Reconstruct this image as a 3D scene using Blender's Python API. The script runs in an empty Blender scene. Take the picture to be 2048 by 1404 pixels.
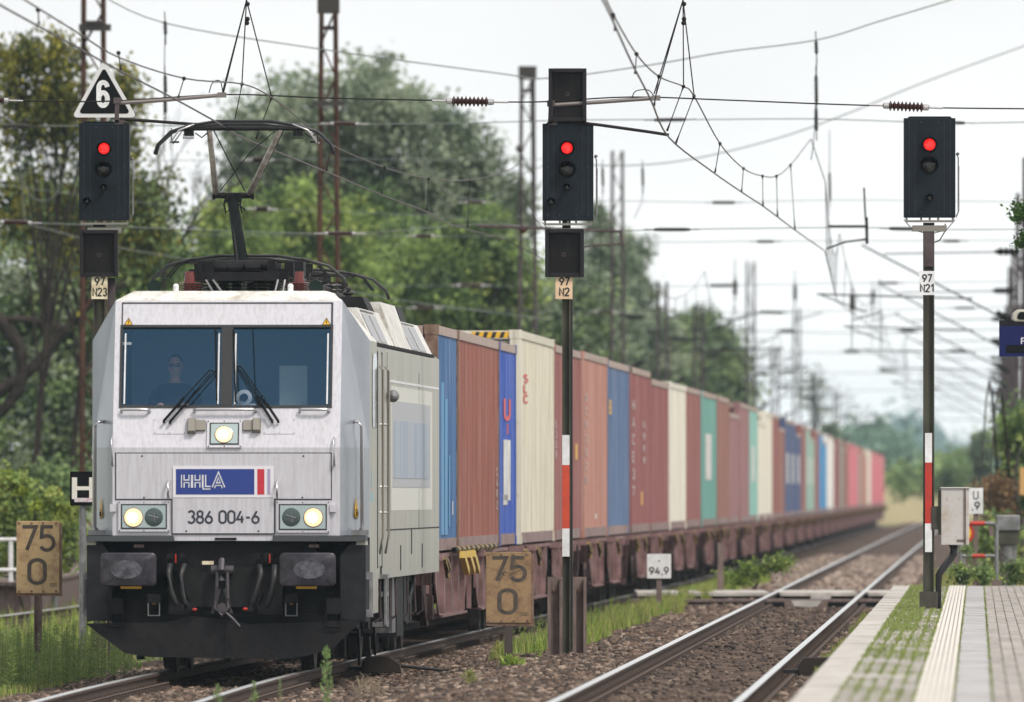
import bpy, math, random
import numpy as np
from mathutils import Vector, Matrix
R = math.radians
random.seed(7); rng = np.random.default_rng(7)
sc = bpy.context.scene
F = 30000.0; CX = 1024.0; CY = 985.0; CAMZ = 1.92     # focal length in photo pixels, horizon row, eye height
# ---------------------------------------------------------------- camera
cd = bpy.data.cameras.new("camera"); cam = bpy.data.objects.new("camera", cd); sc.collection.objects.link(cam)
cam.location = (0, 0, CAMZ); cam.rotation_euler = (R(90), 0, 0)
cd.sensor_width = 36; cd.lens = F/2048*36; cd.shift_y = (CY-702)/2048
cd.clip_start = 1; cd.clip_end = 20000
cd.dof.use_dof = True; cd.dof.focus_distance = 172; cd.dof.aperture_fstop = 5.0
sc.camera = cam
sc.cycles.volume_bounces = 2; sc.cycles.max_bounces = 8; sc.cycles.transparent_max_bounces = 12
sc.view_settings.view_transform = 'Standard'; sc.view_settings.look = 'None'
sc.view_settings.exposure = 0.3; sc.view_settings.gamma = 1
# ---------------------------------------------------------------- world (bright overcast) and soft sun
w = bpy.data.worlds.new("World"); sc.world = w; w.use_nodes = True
nt = w.node_tree; nt.nodes.clear()
out = nt.nodes.new('ShaderNodeOutputWorld'); bg = nt.nodes.new('ShaderNodeBackground')
sky = nt.nodes.new('ShaderNodeTexSky'); sky.sky_type = 'NISHITA'; sky.sun_disc = False
SUN_EL, SUN_ROT = R(52), R(140)
sky.sun_elevation = SUN_EL; sky.sun_rotation = SUN_ROT; sky.air_density = 1.0; sky.dust_density = 4.0; sky.ozone_density = 1.0
hs = nt.nodes.new('ShaderNodeHueSaturation'); hs.inputs['Saturation'].default_value = 0.10
mix = nt.nodes.new('ShaderNodeMixRGB'); mix.inputs[0].default_value = 0.8; mix.inputs[2].default_value = (10.9, 11.1, 11.2, 1)
_tc = nt.nodes.new('ShaderNodeTexCoord'); _sp = nt.nodes.new('ShaderNodeSeparateXYZ'); _cr = nt.nodes.new('ShaderNodeValToRGB')   # overcast: whitest near the horizon, soft grey cloud above
nt.links.new(_tc.outputs['Generated'], _sp.inputs[0]); _ns = nt.nodes.new('ShaderNodeTexNoise'); _ns.inputs['Scale'].default_value = 26; _ns.inputs['Detail'].default_value = 3; _mp = nt.nodes.new('ShaderNodeMapping'); _mp.inputs['Scale'].default_value = (1, 1, 2.2)
nt.links.new(_tc.outputs['Generated'], _mp.inputs[0]); nt.links.new(_mp.outputs[0], _ns.inputs[0])
_ma = nt.nodes.new('ShaderNodeMath'); _ma.operation = 'MULTIPLY_ADD'; _ma.inputs[1].default_value = .03; nt.links.new(_ns.outputs[0], _ma.inputs[0]); nt.links.new(_sp.outputs[2], _ma.inputs[2]); nt.links.new(_ma.outputs[0], _cr.inputs[0])
_cr.color_ramp.elements[0].position = .012; _cr.color_ramp.elements[0].color = (1, 1, 1, 1); _cr.color_ramp.elements[1].position = .062; _cr.color_ramp.elements[1].color = (.64, .655, .67, 1)
_mm = nt.nodes.new('ShaderNodeMixRGB'); _mm.blend_type = 'MULTIPLY'; _mm.inputs[0].default_value = 1; nt.links.new(_cr.outputs[0], _mm.inputs[1]); _mm.inputs[2].default_value = (13.4, 13.3, 13.1, 1); nt.links.new(_mm.outputs[0], mix.inputs[2])
nt.links.new(sky.outputs[0], hs.inputs['Color']); nt.links.new(hs.outputs[0], mix.inputs[1])
nt.links.new(mix.outputs[0], bg.inputs[0]); bg.inputs[1].default_value = 0.1
nt.links.new(bg.outputs[0], out.inputs[0])
sl = bpy.data.lights.new("sun", 'SUN'); so = bpy.data.objects.new("sun", sl); sc.collection.objects.link(so)
sl.energy = 2.3; sl.angle = R(12); sl.color = (1, .94, .85)
_d = Vector((math.sin(SUN_ROT)*math.cos(SUN_EL), math.cos(SUN_ROT)*math.cos(SUN_EL), math.sin(SUN_EL)))
so.rotation_euler = _d.to_track_quat('Z', 'Y').to_euler(); so.location = (0, 0, 60)

# ---------------------------------------------------------------- helpers
def P(px, py, Y): return Vector(((px-CX)*Y/F, Y, CAMZ+(CY-py)*Y/F))
def origin_of(o):
    v = Vector((0, 0, 0))
    while o is not None: v += o.location; o = o.parent
    return v
class MB:
    def __init__(s): s.v = []; s.f = []; s.m = []; s.mi = 0
    def add(s, vs, fs):
        n = len(s.v); s.v.extend([tuple(p) for p in vs]); s.f.extend([tuple(i+n for i in f) for f in fs]); s.m.extend([s.mi]*len(fs)); return s
    def box(s, c, d, rot=None, taper=1.0):
        hx, hy, hz = d[0]/2, d[1]/2, d[2]/2
        vs = [Vector((x*(taper if z > 0 else 1), y*(taper if z > 0 else 1), z)) for x in (-hx, hx) for y in (-hy, hy) for z in (-hz, hz)]
        if rot is not None: vs = [rot @ p for p in vs]
        c = Vector(c)
        return s.add([p+c for p in vs], [(0,1,3,2),(4,6,7,5),(0,4,5,1),(2,3,7,6),(0,2,6,4),(1,5,7,3)])
    def bb(s, x0, x1, y0, y1, z0, z1): return s.box(((x0+x1)/2, (y0+y1)/2, (z0+z1)/2), (x1-x0, y1-y0, z1-z0))
    def bar(s, p, q, w, h=None):
        p, q = Vector(p), Vector(q); d = q-p; L = d.length
        if L < 1e-6: return s
        rot = d.to_track_quat('Y', 'Z').to_matrix()
        return s.box((p+q)/2, (w, L, h or w), rot)
    def tube(s, pts, r, n=6, cap=True, r2=None):
        pts = [Vector(p) for p in pts]; N = len(pts); n0 = len(s.v); fs = []
        up = Vector((0, 0, 1)); vs = []
        for i, p in enumerate(pts):
            d = (pts[min(i+1, N-1)]-pts[max(i-1, 0)]).normalized()
            a = d.cross(up)
            if a.length < .05: a = d.cross(Vector((0, 1, 0)))
            a.normalize(); b = a.cross(d).normalized()
            rr = r if r2 is None else r+(r2-r)*i/max(1, N-1)
            for k in range(n):
                t = 2*math.pi*k/n; vs.append(p+a*(rr*math.cos(t))+b*(rr*math.sin(t)))
        for i in range(N-1):
            for k in range(n):
                k2 = (k+1) % n; fs.append((i*n+k, i*n+k2, (i+1)*n+k2, (i+1)*n+k))
        if cap: fs.append(tuple(range(n-1, -1, -1))); fs.append(tuple((N-1)*n+k for k in range(n)))
        return s.add(vs, fs)
    def lathe(s, p, q, prof, n=14):
        """prof: list of (t along p->q in metres, radius)"""
        p, q = Vector(p), Vector(q); d = (q-p).normalized(); a = d.cross(Vector((0, 0, 1)))
        if a.length < .05: a = d.cross(Vector((0, 1, 0)))
        a.normalize(); b = a.cross(d); vs = []; fs = []
        for t, r in prof:
            for k in range(n):
                u = 2*math.pi*k/n; vs.append(p+d*t+a*(r*math.cos(u))+b*(r*math.sin(u)))
        for i in range(len(prof)-1):
            for k in range(n):
                k2 = (k+1) % n; fs.append((i*n+k, i*n+k2, (i+1)*n+k2, (i+1)*n+k))
        fs.append(tuple(range(n-1, -1, -1))); fs.append(tuple((len(prof)-1)*n+k for k in range(n)))
        return s.add(vs, fs)
    def prism(s, poly, o, u, v, d):
        """poly 2D points -> extruded along vector d"""
        o, u, v, d = map(Vector, (o, u, v, d)); n = len(poly)
        a = [o+u*x+v*y for x, y in poly]; b = [p+d for p in a]
        return s.add(a+b, [tuple(range(n-1, -1, -1)), tuple(range(n, 2*n))]+[(i, (i+1) % n, n+(i+1) % n, n+i) for i in range(n)])
    def ball(s, c, r, nu=12, nv=8):
        c = Vector(c); rx, ry, rz = (r, r, r) if not hasattr(r, '__len__') else r
        vs = [c+Vector((0, 0, rz))]; fs = []
        for j in range(1, nv):
            t = math.pi*j/nv
            for i in range(nu):
                u = 2*math.pi*i/nu; vs.append(c+Vector((rx*math.sin(t)*math.cos(u), ry*math.sin(t)*math.sin(u), rz*math.cos(t))))
        vs.append(c-Vector((0, 0, rz)))
        for i in range(nu): fs.append((0, 1+i, 1+(i+1) % nu))
        for j in range(nv-2):
            for i in range(nu):
                a = 1+j*nu+i; b = 1+j*nu+(i+1) % nu; fs.append((a, a+nu, b+nu, b))
        L = len(vs)-1
        for i in range(nu): fs.append((1+(nv-2)*nu+i, L, 1+(nv-2)*nu+(i+1) % nu))
        return s.add(vs, fs)
    def build_split(s, name, mat, parent=None, **k):
        """one object per loose island"""
        par = list(range(len(s.v)))
        def fd(a):
            while par[a] != a: par[a] = par[par[a]]; a = par[a]
            return a
        for f in s.f:
            for i in f[1:]: par[fd(i)] = fd(f[0])
        groups = {}
        for f, m in zip(s.f, s.m): groups.setdefault(fd(f[0]), []).append(f)
        res = []
        for fs in groups.values():
            ids = sorted({i for f in fs for i in f}); mp = {a: b for b, a in enumerate(ids)}; q = MB(); q.add([s.v[i] for i in ids], [tuple(mp[i] for i in f) for f in fs]); res.append(q.build(name, mat, parent, **k))
        return res
    def build(s, name, mat, parent=None, world=False, smooth=False, bevel=0, auto=False):
        off = origin_of(parent) if (world and parent is not None) else Vector((0, 0, 0))
        me = bpy.data.meshes.new(name)
        me.from_pydata([(x-off.x, y-off.y, z-off.z) for x, y, z in s.v], [], s.f)
        mats = mat if isinstance(mat, (list, tuple)) else [mat]
        for m in mats: me.materials.append(m)
        if len(mats) > 1: me.polygons.foreach_set('material_index', s.m)
        me.validate(); me.update()
        if smooth or auto:
            me.polygons.foreach_set('use_smooth', [True]*len(me.polygons))
            if auto:
                try: me.set_sharp_from_angle(angle=R(35))
                except Exception: pass
        o = bpy.data.objects.new(name, me); sc.collection.objects.link(o)
        if parent is not None: o.parent = parent
        if bevel:
            b = o.modifiers.new('bevel', 'BEVEL'); b.width = bevel; b.segments = 2; b.limit_method = 'ANGLE'; b.angle_limit = R(40)
        return o
def tag(o, label=None, cat=None, group=None, kind=None):
    if label: o['label'] = label
    if cat: o['category'] = cat
    if group: o['group'] = group
    if kind: o['kind'] = kind
    return o
def thing(name, label, cat, loc=(0, 0, 0), rz=0, group=None):
    o = bpy.data.objects.new(name, None); sc.collection.objects.link(o)
    o.empty_display_size = .2; o.location = loc; o.rotation_euler = (0, 0, rz)
    return tag(o, label, cat, group)
def dup(o, parent=None):
    c = o.copy(); sc.collection.objects.link(c); c.parent = parent
    for ch in list(o.children): dup(ch, c)
    return c
def np_mesh(name, V, Fq, mat, parent=None, attr=None, smooth=False):
    """V (n,3), Fq (m,k) equal-sized polygons; attr: per-face colour (m,3)"""
    me = bpy.data.meshes.new(name); n, (m, k) = len(V), Fq.shape
    me.vertices.add(n); me.vertices.foreach_set('co', np.asarray(V, dtype=np.float32).ravel())
    me.loops.add(m*k); me.loops.foreach_set('vertex_index', Fq.astype(np.int32).ravel())
    me.polygons.add(m); me.polygons.foreach_set('loop_start', np.arange(0, m*k, k, dtype=np.int32))
    me.update(calc_edges=True)
    if smooth: me.polygons.foreach_set('use_smooth', np.ones(m, dtype=bool))
    if attr is not None:
        a = me.attributes.new('tint', 'FLOAT_COLOR', 'FACE')
        a.data.foreach_set('color', np.concatenate([attr, np.ones((m, 1))], 1).astype(np.float32).ravel())
    me.materials.append(mat)
    o = bpy.data.objects.new(name, me); sc.collection.objects.link(o); o.parent = parent
    return o
# ---------------------------------------------------------------- materials
def mat(name, col, rough=.6, metal=0.0, var=0.0, vscale=3.0, col2=None, bump=0.0, bscale=40, stretch=(1, 1, 1), spec=.5, lo=.4, hi=.65):
    m = bpy.data.materials.new(name); m.use_nodes = True; n = m.node_tree; b = n.nodes['Principled BSDF']
    b.inputs['Base Color'].default_value = (*col, 1); b.inputs['Roughness'].default_value = rough; b.inputs['Metallic'].default_value = metal
    b.inputs['Specular IOR Level'].default_value = spec
    if var or col2 or bump:
        tc = n.nodes.new('ShaderNodeTexCoord'); mp = n.nodes.new('ShaderNodeMapping'); mp.inputs['Scale'].default_value = stretch
        n.links.new(tc.outputs['Object'], mp.inputs[0])
    if var or col2:
        t = n.nodes.new('ShaderNodeTexNoise'); t.inputs['Scale'].default_value = vscale; t.inputs['Detail'].default_value = 6; t.inputs['Roughness'].default_value = .65
        n.links.new(mp.outputs[0], t.inputs[0])
        cr = n.nodes.new('ShaderNodeValToRGB'); n.links.new(t.outputs[0], cr.inputs[0])
        c2 = col2 or tuple(c*(1-var) for c in col)
        cr.color_ramp.elements[0].position = lo; cr.color_ramp.elements[0].color = (*c2, 1)
        cr.color_ramp.elements[1].position = hi; cr.color_ramp.elements[1].color = (*col, 1)
        n.links.new(cr.outputs[0], b.inputs['Base Color'])
    if bump:
        t2 = n.nodes.new('ShaderNodeTexNoise'); t2.inputs['Scale'].default_value = bscale; t2.inputs['Detail'].default_value = 4
        n.links.new(mp.outputs[0], t2.inputs[0]); bp = n.nodes.new('ShaderNodeBump'); bp.inputs['Strength'].default_value = bump; bp.inputs['Distance'].default_value = .03
        n.links.new(t2.outputs[0], bp.inputs['Height']); n.links.new(bp.outputs[0], b.inputs['Normal'])
    return m
def grime(m, scale=30, lo=.60, hi=.72, amt=.5, col=(.09,.07,.055), stretch=(1, 1, 1)):
    """speckled dirt over a paint"""
    n = m.node_tree; b = n.nodes['Principled BSDF']; s = b.inputs['Base Color']; src = s.links[0].from_socket if s.links else None
    tc = n.nodes.new('ShaderNodeTexCoord'); mp = n.nodes.new('ShaderNodeMapping'); mp.inputs['Scale'].default_value = stretch; n.links.new(tc.outputs['Object'], mp.inputs[0])
    t = n.nodes.new('ShaderNodeTexNoise'); t.inputs['Scale'].default_value = scale; t.inputs['Detail'].default_value = 8; t.inputs['Roughness'].default_value = .75; n.links.new(mp.outputs[0], t.inputs[0])
    c = n.nodes.new('ShaderNodeValToRGB'); c.color_ramp.elements[0].position = lo; c.color_ramp.elements[0].color = (0,0,0,1); c.color_ramp.elements[1].position = hi; c.color_ramp.elements[1].color = (amt, amt, amt, 1); n.links.new(t.outputs[0], c.inputs[0])
    x = n.nodes.new('ShaderNodeMixRGB'); n.links.new(c.outputs[0], x.inputs[0])
    if src is not None: n.links.new(src, x.inputs[1])
    else: x.inputs[1].default_value = tuple(s.default_value)
    x.inputs[2].default_value = (*col, 1); n.links.new(x.outputs[0], s); return m
def emit(name, col, s):
    m = bpy.data.materials.new(name); m.use_nodes = True; b = m.node_tree.nodes['Principled BSDF']
    b.inputs['Base Color'].default_value = (*[min(1, c) for c in col], 1); b.inputs['Emission Color'].default_value = (*col, 1); b.inputs['Emission Strength'].default_value = s
    return m
def leafmat(name, trans=.35):
    m = bpy.data.materials.new(name); m.use_nodes = True; n = m.node_tree; n.nodes.clear()
    o = n.nodes.new('ShaderNodeOutputMaterial'); a = n.nodes.new('ShaderNodeAttribute'); a.attribute_name = 'tint'
    d = n.nodes.new('ShaderNodeBsdfDiffuse'); t = n.nodes.new('ShaderNodeBsdfTranslucent'); mx = n.nodes.new('ShaderNodeMixShader'); mx.inputs[0].default_value = trans
    n.links.new(a.outputs['Color'], d.inputs[0]); n.links.new(a.outputs['Color'], t.inputs[0])
    n.links.new(d.outputs[0], mx.inputs[1]); n.links.new(t.outputs[0], mx.inputs[2]); n.links.new(mx.outputs[0], o.inputs[0])
    return m
def tintmat(name, rough=.9):
    m = bpy.data.materials.new(name); m.use_nodes = True; n = m.node_tree; b = n.nodes['Principled BSDF']
    a = n.nodes.new('ShaderNodeAttribute'); a.attribute_name = 'tint'; n.links.new(a.outputs['Color'], b.inputs['Base Color']); b.inputs['Roughness'].default_value = rough
    return m
M = dict(
 rail_top=mat('polished_steel', (.80,.79,.77), .30, 1.0),
 rail=mat('rusty_rail', (.11,.065,.045), .8, .2, col2=(.05,.032,.025), vscale=9, bump=.3),
 sleeper=mat('dusty_sleeper', (.18,.135,.105), .9, spec=.2, col2=(.06,.042,.033), vscale=5, stretch=(1, 6, 3), bump=.5),
 clip=mat('clip_steel', (.085,.06,.05), .6, .4),
 ballast=mat('ballast_dirt', (.15,.10,.075), .95, spec=.2, col2=(.05,.032,.025), vscale=3.5, bump=.8, bscale=14),
 dirt=mat('dirt', (.20,.16,.11), .95, col2=(.10,.12,.05), vscale=.25, bump=.6, bscale=3),
 concrete=mat('concrete', (.52,.50,.48), .9, col2=(.36,.345,.33), vscale=4, bump=.25),
 coping=mat('coping_concrete', (.60,.56,.52), .9, col2=(.36,.33,.30), vscale=3.5, bump=.2),
 paver=mat('grey_paver', (.52,.475,.445), .9, col2=(.34,.31,.29), vscale=3, bump=.2),
 slab=mat('grey_slab', (.49,.475,.48), .9, col2=(.36,.345,.345), vscale=2, bump=.1),
 tactile=mat('white_tactile', (.74,.68,.62), .85, col2=(.58,.54,.49), vscale=5),
 dkgrey=mat('signal_housing', (.010,.014,.021), .5, col2=(.006,.009,.013), vscale=6, spec=.18),
 black=mat('matt_black', (.005,.005,.006), .6, spec=.12),
 blackpaint=mat('black_underframe', (.013,.012,.014), .6, col2=(.007,.006,.007), vscale=5, bump=.15, spec=.2),
 lens=mat('dark_lens', (.012,.010,.006), .12),
 galv=mat('galvanised', (.27,.27,.28), .5, .4, col2=(.16,.16,.16), vscale=6),
 post=mat('olive_post', (.085,.085,.060), .6, .1, spec=.3, col2=(.05,.045,.035), vscale=5, stretch=(1, 1, .3)),
 white=mat('white_enamel', (.78,.78,.80), .45, col2=(.62,.62,.63), vscale=6),
 cream_plate=mat('cream_plate', (.78,.70,.52), .5, col2=(.55,.45,.30), vscale=8),
 orange_plate=mat('stained_plate', (.74,.55,.36), .5, col2=(.60,.42,.27), vscale=6),
 ochre=mat('ochre_plate', (.46,.32,.17), .55, col2=(.27,.16,.08), vscale=7, lo=.33, hi=.52),
 ochre2=mat('dull_ochre_plate', (.30,.19,.095), .6, col2=(.15,.085,.045), vscale=7, lo=.33, hi=.55),
 red=mat('signal_red', (.50,.022,.012), .4, col2=(.36,.03,.015), vscale=7),
 orange_red=mat('faded_red', (.62,.075,.025), .4, col2=(.50,.06,.03), vscale=7),
 rust=mat('rusted_lattice', (.10,.045,.03), .85, spec=.2, col2=(.05,.028,.02), vscale=3),
 rust_grey=mat('weathered_lattice', (.10,.08,.085), .8, spec=.2, col2=(.06,.045,.045), vscale=3),
 wire=mat('wire', (.015,.011,.011), .6, .1, spec=.2),
 copper=mat('contact_wire', (.06,.04,.045), .45, .6),
 greywire=mat('aluminium_cable', (.16,.18,.17), .6, .2),
 insul=mat('brown_porcelain', (.045,.016,.014), .25),
 insul_red=mat('red_porcelain', (.12,.022,.018), .25),
 darkins=mat('dark_insulator', (.03,.025,.02), .35),
 cap=mat('insulator_cap', (.40,.39,.40), .55, .3),
 conc_post=mat('weathered_concrete_post', (.21,.155,.14), .9, col2=(.12,.085,.075), vscale=6, stretch=(3, 3, .6), bump=.3),
 rubber=mat('cable_black', (.015,.014,.016), .5),
 cabinet=mat('grey_cabinet', (.46,.44,.43), .6, col2=(.36,.29,.22), vscale=4, lo=.3, hi=.5),
 blue_sign=mat('dark_blue_enamel', (.006,.009,.075), .5, spec=.2),
 yellow=mat('warning_yellow', (.75,.42,.02), .5),
 bark=mat('bark', (.05,.04,.034), .95, spec=.1, col2=(.022,.018,.015), vscale=6, bump=.6, bscale=12),
)
grime(M['coping'], 14, .55, .72, .55, (.16,.15,.10)); grime(M['paver'], 10, .54, .70, .5, (.15,.15,.09)); grime(M['tactile'], 9, .56, .72, .5, (.22,.20,.15)); grime(M['slab'], 6, .56, .72, .45, (.18,.18,.14)); grime(M['cabinet'], 8, .55, .66, .5, (.30,.17,.07)); grime(M['ochre2'], 30, .58, .66, .7, (.05,.03,.02)); grime(M['ochre'], 22, .62, .70, .6, (.10,.055,.03)); grime(M['ballast'], 3, .52, .60, .6, (.03,.022,.018))
LEAF = leafmat('leaves'); GRASS = leafmat('grass_blades', .4); STONE = tintmat('stone')
# ---------------------------------------------------------------- stroke lettering
def arc(cx, cy, rx, ry, a0, a1, n=12): return [(cx+rx*math.cos(R(a0+(a1-a0)*i/n)), cy+ry*math.sin(R(a0+(a1-a0)*i/n))) for i in range(n+1)]
GL = {
 '0': (.5, [arc(.25,.74,.25,.26,0,180)+arc(.25,.26,.25,.26,180,360)+[(.5,.74)]]),
 '1': (.36, [[(.02,.76),(.3,1),(.3,0)]]),
 '2': (.5, [arc(.25,.74,.24,.26,175,-30)+[(.02,.03),(.02,0),(.5,0)]]),
 '3': (.5, [arc(.25,.76,.22,.24,155,-80), arc(.25,.27,.25,.27,85,-155)]),
 '4': (.52, [[(.30,1),(.0,.3),(.52,.3)], [(.38,.6),(.38,0)]]),
 '5': (.5, [[(.46,1),(.07,1),(.04,.56)]+arc(.24,.31,.26,.31,120,-150,14)]),
 '6': (.5, [[(.36,1),(.06,.46),(.02,.36)], arc(.25,.28,.25,.28,150,510,18)]),
 '7': (.5, [[(0,1),(.5,1),(.16,0)]]),
 '8': (.5, [arc(.25,.76,.20,.24,0,360,18), arc(.25,.265,.25,.265,0,360,18)]),
 '9': (.5, [[(.14,0),(.44,.54),(.48,.64)], arc(.25,.72,.25,.28,-30,330,18)]),
 'S': (.5, [arc(.25,.74,.24,.26,30,180,8)+arc(.25,.27,.25,.27,90,-150,10)]),
 'G': (.5, [arc(.25,.74,.25,.26,20,180,8)+arc(.25,.26,.25,.26,180,360,8)+[(.5,.48),(.28,.48)]]),
 'Z6': (.5, [arc(.25,.76,.25,.24,10,180,8)+[(0,.3)], arc(.25,.28,.25,.28,180,540,18)]),
 'H': (.5, [[(0,0),(0,1)], [(.5,0),(.5,1)], [(0,.5),(.5,.5)]]),
 'N': (.5, [[(0,0),(0,1),(.5,0),(.5,1)]]),
 'L': (.42, [[(0,1),(0,0),(.42,0)]]),
 'A': (.54, [[(0,0),(.27,1),(.54,0)], [(.08,.28),(.46,.28)]]),
 'F': (.42, [[(0,0),(0,1),(.42,1)], [(0,.52),(.36,.52)]]),
 'U': (.5, [[(0,1)]+arc(.25,.25,.25,.25,180,360,10)+[(.5,1)]]),
 'C': (.5, [arc(.25,.74,.25,.26,20,180,8)+arc(.25,.26,.25,.26,180,340,8)]),
 'R': (.5, [[(0,0),(0,1),(.26,1)]+arc(.26,.75,.22,.25,90,-90,8)+[(0,.5)], [(.25,.5),(.5,0)]]),
 'K': (.5, [[(0,0),(0,1)], [(.5,1),(.04,.45)], [(.16,.56),(.5,0)]]),
 'E': (.42, [[(.42,1),(0,1),(0,0),(.42,0)], [(0,.52),(.36,.52)]]),
 'I': (.1, [[(.05,0),(.05,1)]]),
 '-': (.3, [[(0,.45),(.3,.45)]]),
 ',': (.1, [[(.07,.1),(.02,-.12)]]),
 'D': (.5, [[(0,0),(0,1),(.24,1)]+arc(.22,.5,.28,.5,90,-90,10)+[(0,0)]]),
 ' ': (.2, [])}
def ribbon(mb, pts, t, o, u, v, n):
    """flat mitred ribbon of width t through 2D points"""
    q = [Vector(p) for p in pts]; k = len(q); vs = []
    closed = (q[0]-q[-1]).length < 1e-4
    for i in range(k):
        a = q[i-1] if i > 0 else (q[-2] if closed else None); b = q[i+1] if i < k-1 else (q[1] if closed else None)
        d1 = (q[i]-a).normalized() if a is not None else None; d2 = (b-q[i]).normalized() if b is not None else None
        d1 = d1 if d1 is not None else d2; d2 = d2 if d2 is not None else d1
        n1 = Vector((-d1.y, d1.x)); n2 = Vector((-d2.y, d2.x)); m = n1+n2
        m = m.normalized() if m.length > .01 else n1
        s = min(1/max(.35, m.dot(n1)), 2.2)
        vs += [q[i]+m*(t/2*s), q[i]-m*(t/2*s)]
    mb.add([o+u*p.x+v*p.y+n for p in vs], [(2*i, 2*i+1, 2*i+3, 2*i+2) for i in range(k-1)])
def text(mb, s, o, u, v, n, h, t=.13, wsc=1.0, gap=.22, lift=.002, thick=None, center=False, vertical=False):
    """o lower-left (or centre) point, u right, v up, n outward normal; h cap height"""
    o, u, v, n = map(Vector, (o, u, v, n)); H = h*(1-t); x = 0.0; gl = []
    for ch in s:
        wd, st = GL[ch]; gl.append((x, st)); x += wd*wsc+gap+t*.3
    tot = (x-gap-t*.3)*h
    if center: o = o-u*(tot/2)-v*(h/2)
    for i, (gx, st) in enumerate(gl):
        for j, path in enumerate(st):
            pts = [((gx+a*wsc)*h, h*t/2+b*H) for a, b in path]
            ribbon(mb, pts, (thick or t)*h, o, u, v, n*(lift+.0007*j))
    return tot
# ---------------------------------------------------------------- track centre lines (plan) by integrating the slope
_Y = np.arange(0, 4001, 1.0)
def _sm(a, b, x): t = np.clip((x-a)/(b-a), 0, 1); return t*t*(3-2*t)
_sl = .020+.017*_sm(135, 168, _Y)-.0057*_sm(285, 420, _Y)
_cl = np.concatenate([[0], np.cumsum((_sl[1:]+_sl[:-1])/2)]); _cl += -3.048-_cl[160]
def cL(Y): return float(np.interp(Y, _Y, _cl))
def sL(Y): return float(np.interp(Y, _Y, _sl))
def cR(Y): return 1.06+.031*(Y-121.5)+.0000006*(Y-121.5)**2
def c3(Y): return -8.85+.030*(Y-235)
ZR = .22
# ================================================================ ground, tracks, platform
def zfield(X, Y):
    l = np.interp(Y, _Y, _cl); r = 1.06+.031*(Y-121.5)+.0000006*(Y-121.5)**2
    d1 = X-l; d2 = X-r
    z = np.where(d1 < -1.4, -.19-np.clip((-1.4-d1)/2.2, 0, 1)*.20, -.19)
    f = np.clip((d1-1.5)/np.maximum(.3, (r-l)-3.0), 0, 1); f = f*f*(3-2*f)
    z = np.where(d1 > 1.4, -.19+f*.25+np.sin(np.clip(f, 0, 1)*math.pi)*.05, z)
    return z
def grid_sheet(name, Ys, X0f, X1f, nx, zf, m, amp, kind='structure'):
    Ys = np.asarray(Ys); u = np.linspace(0, 1, nx)
    YY = np.repeat(Ys[:, None], nx, 1); XX = np.array([X0f(y)+(X1f(y)-X0f(y))*u for y in Ys])
    ZZ = zf(XX, YY)+rng.normal(0, amp, XX.shape)
    V = np.stack([XX, YY, ZZ], -1).reshape(-1, 3); i = np.arange(len(Ys)-1)[:, None]*nx+np.arange(nx-1)[None]
    Fq = np.stack([i, i+1, i+1+nx, i+nx], -1).reshape(-1, 4)
    return tag(np_mesh(name, V, Fq, m, smooth=True), kind=kind)
gm = mat('grassy_earth', (.19, .175, .085), .95, col2=(.085, .11, .035), vscale=.12, bump=.7, bscale=2)
gs = []
for x0, x1, ny in ((-2500, 2500, 60),):
    ys = np.concatenate([np.arange(-60, 400, 20), np.arange(400, 2000, 80), np.arange(2000, 7001, 500)])
    def hz(X, Y):   # flat near the line; a low tan rise and cutting slope on the right, far off
        return -.42+0*X
    tag(grid_sheet('ground', ys, lambda y: -2500, lambda y: 2500, 41, hz, gm, 0), kind='structure')
Ysb = np.concatenate([np.arange(100, 200, .16), np.arange(200, 320, .4), np.arange(320, 940, 4)])
grid_sheet('ballast_bed', Ysb, lambda y: cL(y)-3.6, lambda y: cR(y)+(1.48 if y < 218 else 2.6), 84, zfield, M['ballast'], .012)
# tan field and cutting bank beyond the right of the line
bank = mat('dry_grass_bank', (.36, .27, .14), .95, col2=(.20, .20, .08), vscale=.06, bump=.5, bscale=2)
def bz(X, Y):
    d = X-(1.06+.031*(Y-121.5)); return -.38+np.clip((d-7)/16, 0, 1)*3.2*np.clip((Y-420)/500, 0, 1)+np.clip((d-7)/3, 0, 1)*.3
def tz(X, Y): f = np.clip((Y-930)/300, 0, 1); g = np.clip((X-18)/40, 0, 1); return -.4+f*(3.0+1.4*g)
grid_sheet('dry_bank', np.arange(930, 1300, 10), lambda y: 8+(y-930)*.03, lambda y: 95+(y-930)*.05, 40, tz, bank, .08)
grid_sheet('embankment', np.arange(300, 2400, 12), lambda y: cR(y)+3.2, lambda y: cR(y)+90, 50, bz, bank, .06)

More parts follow.
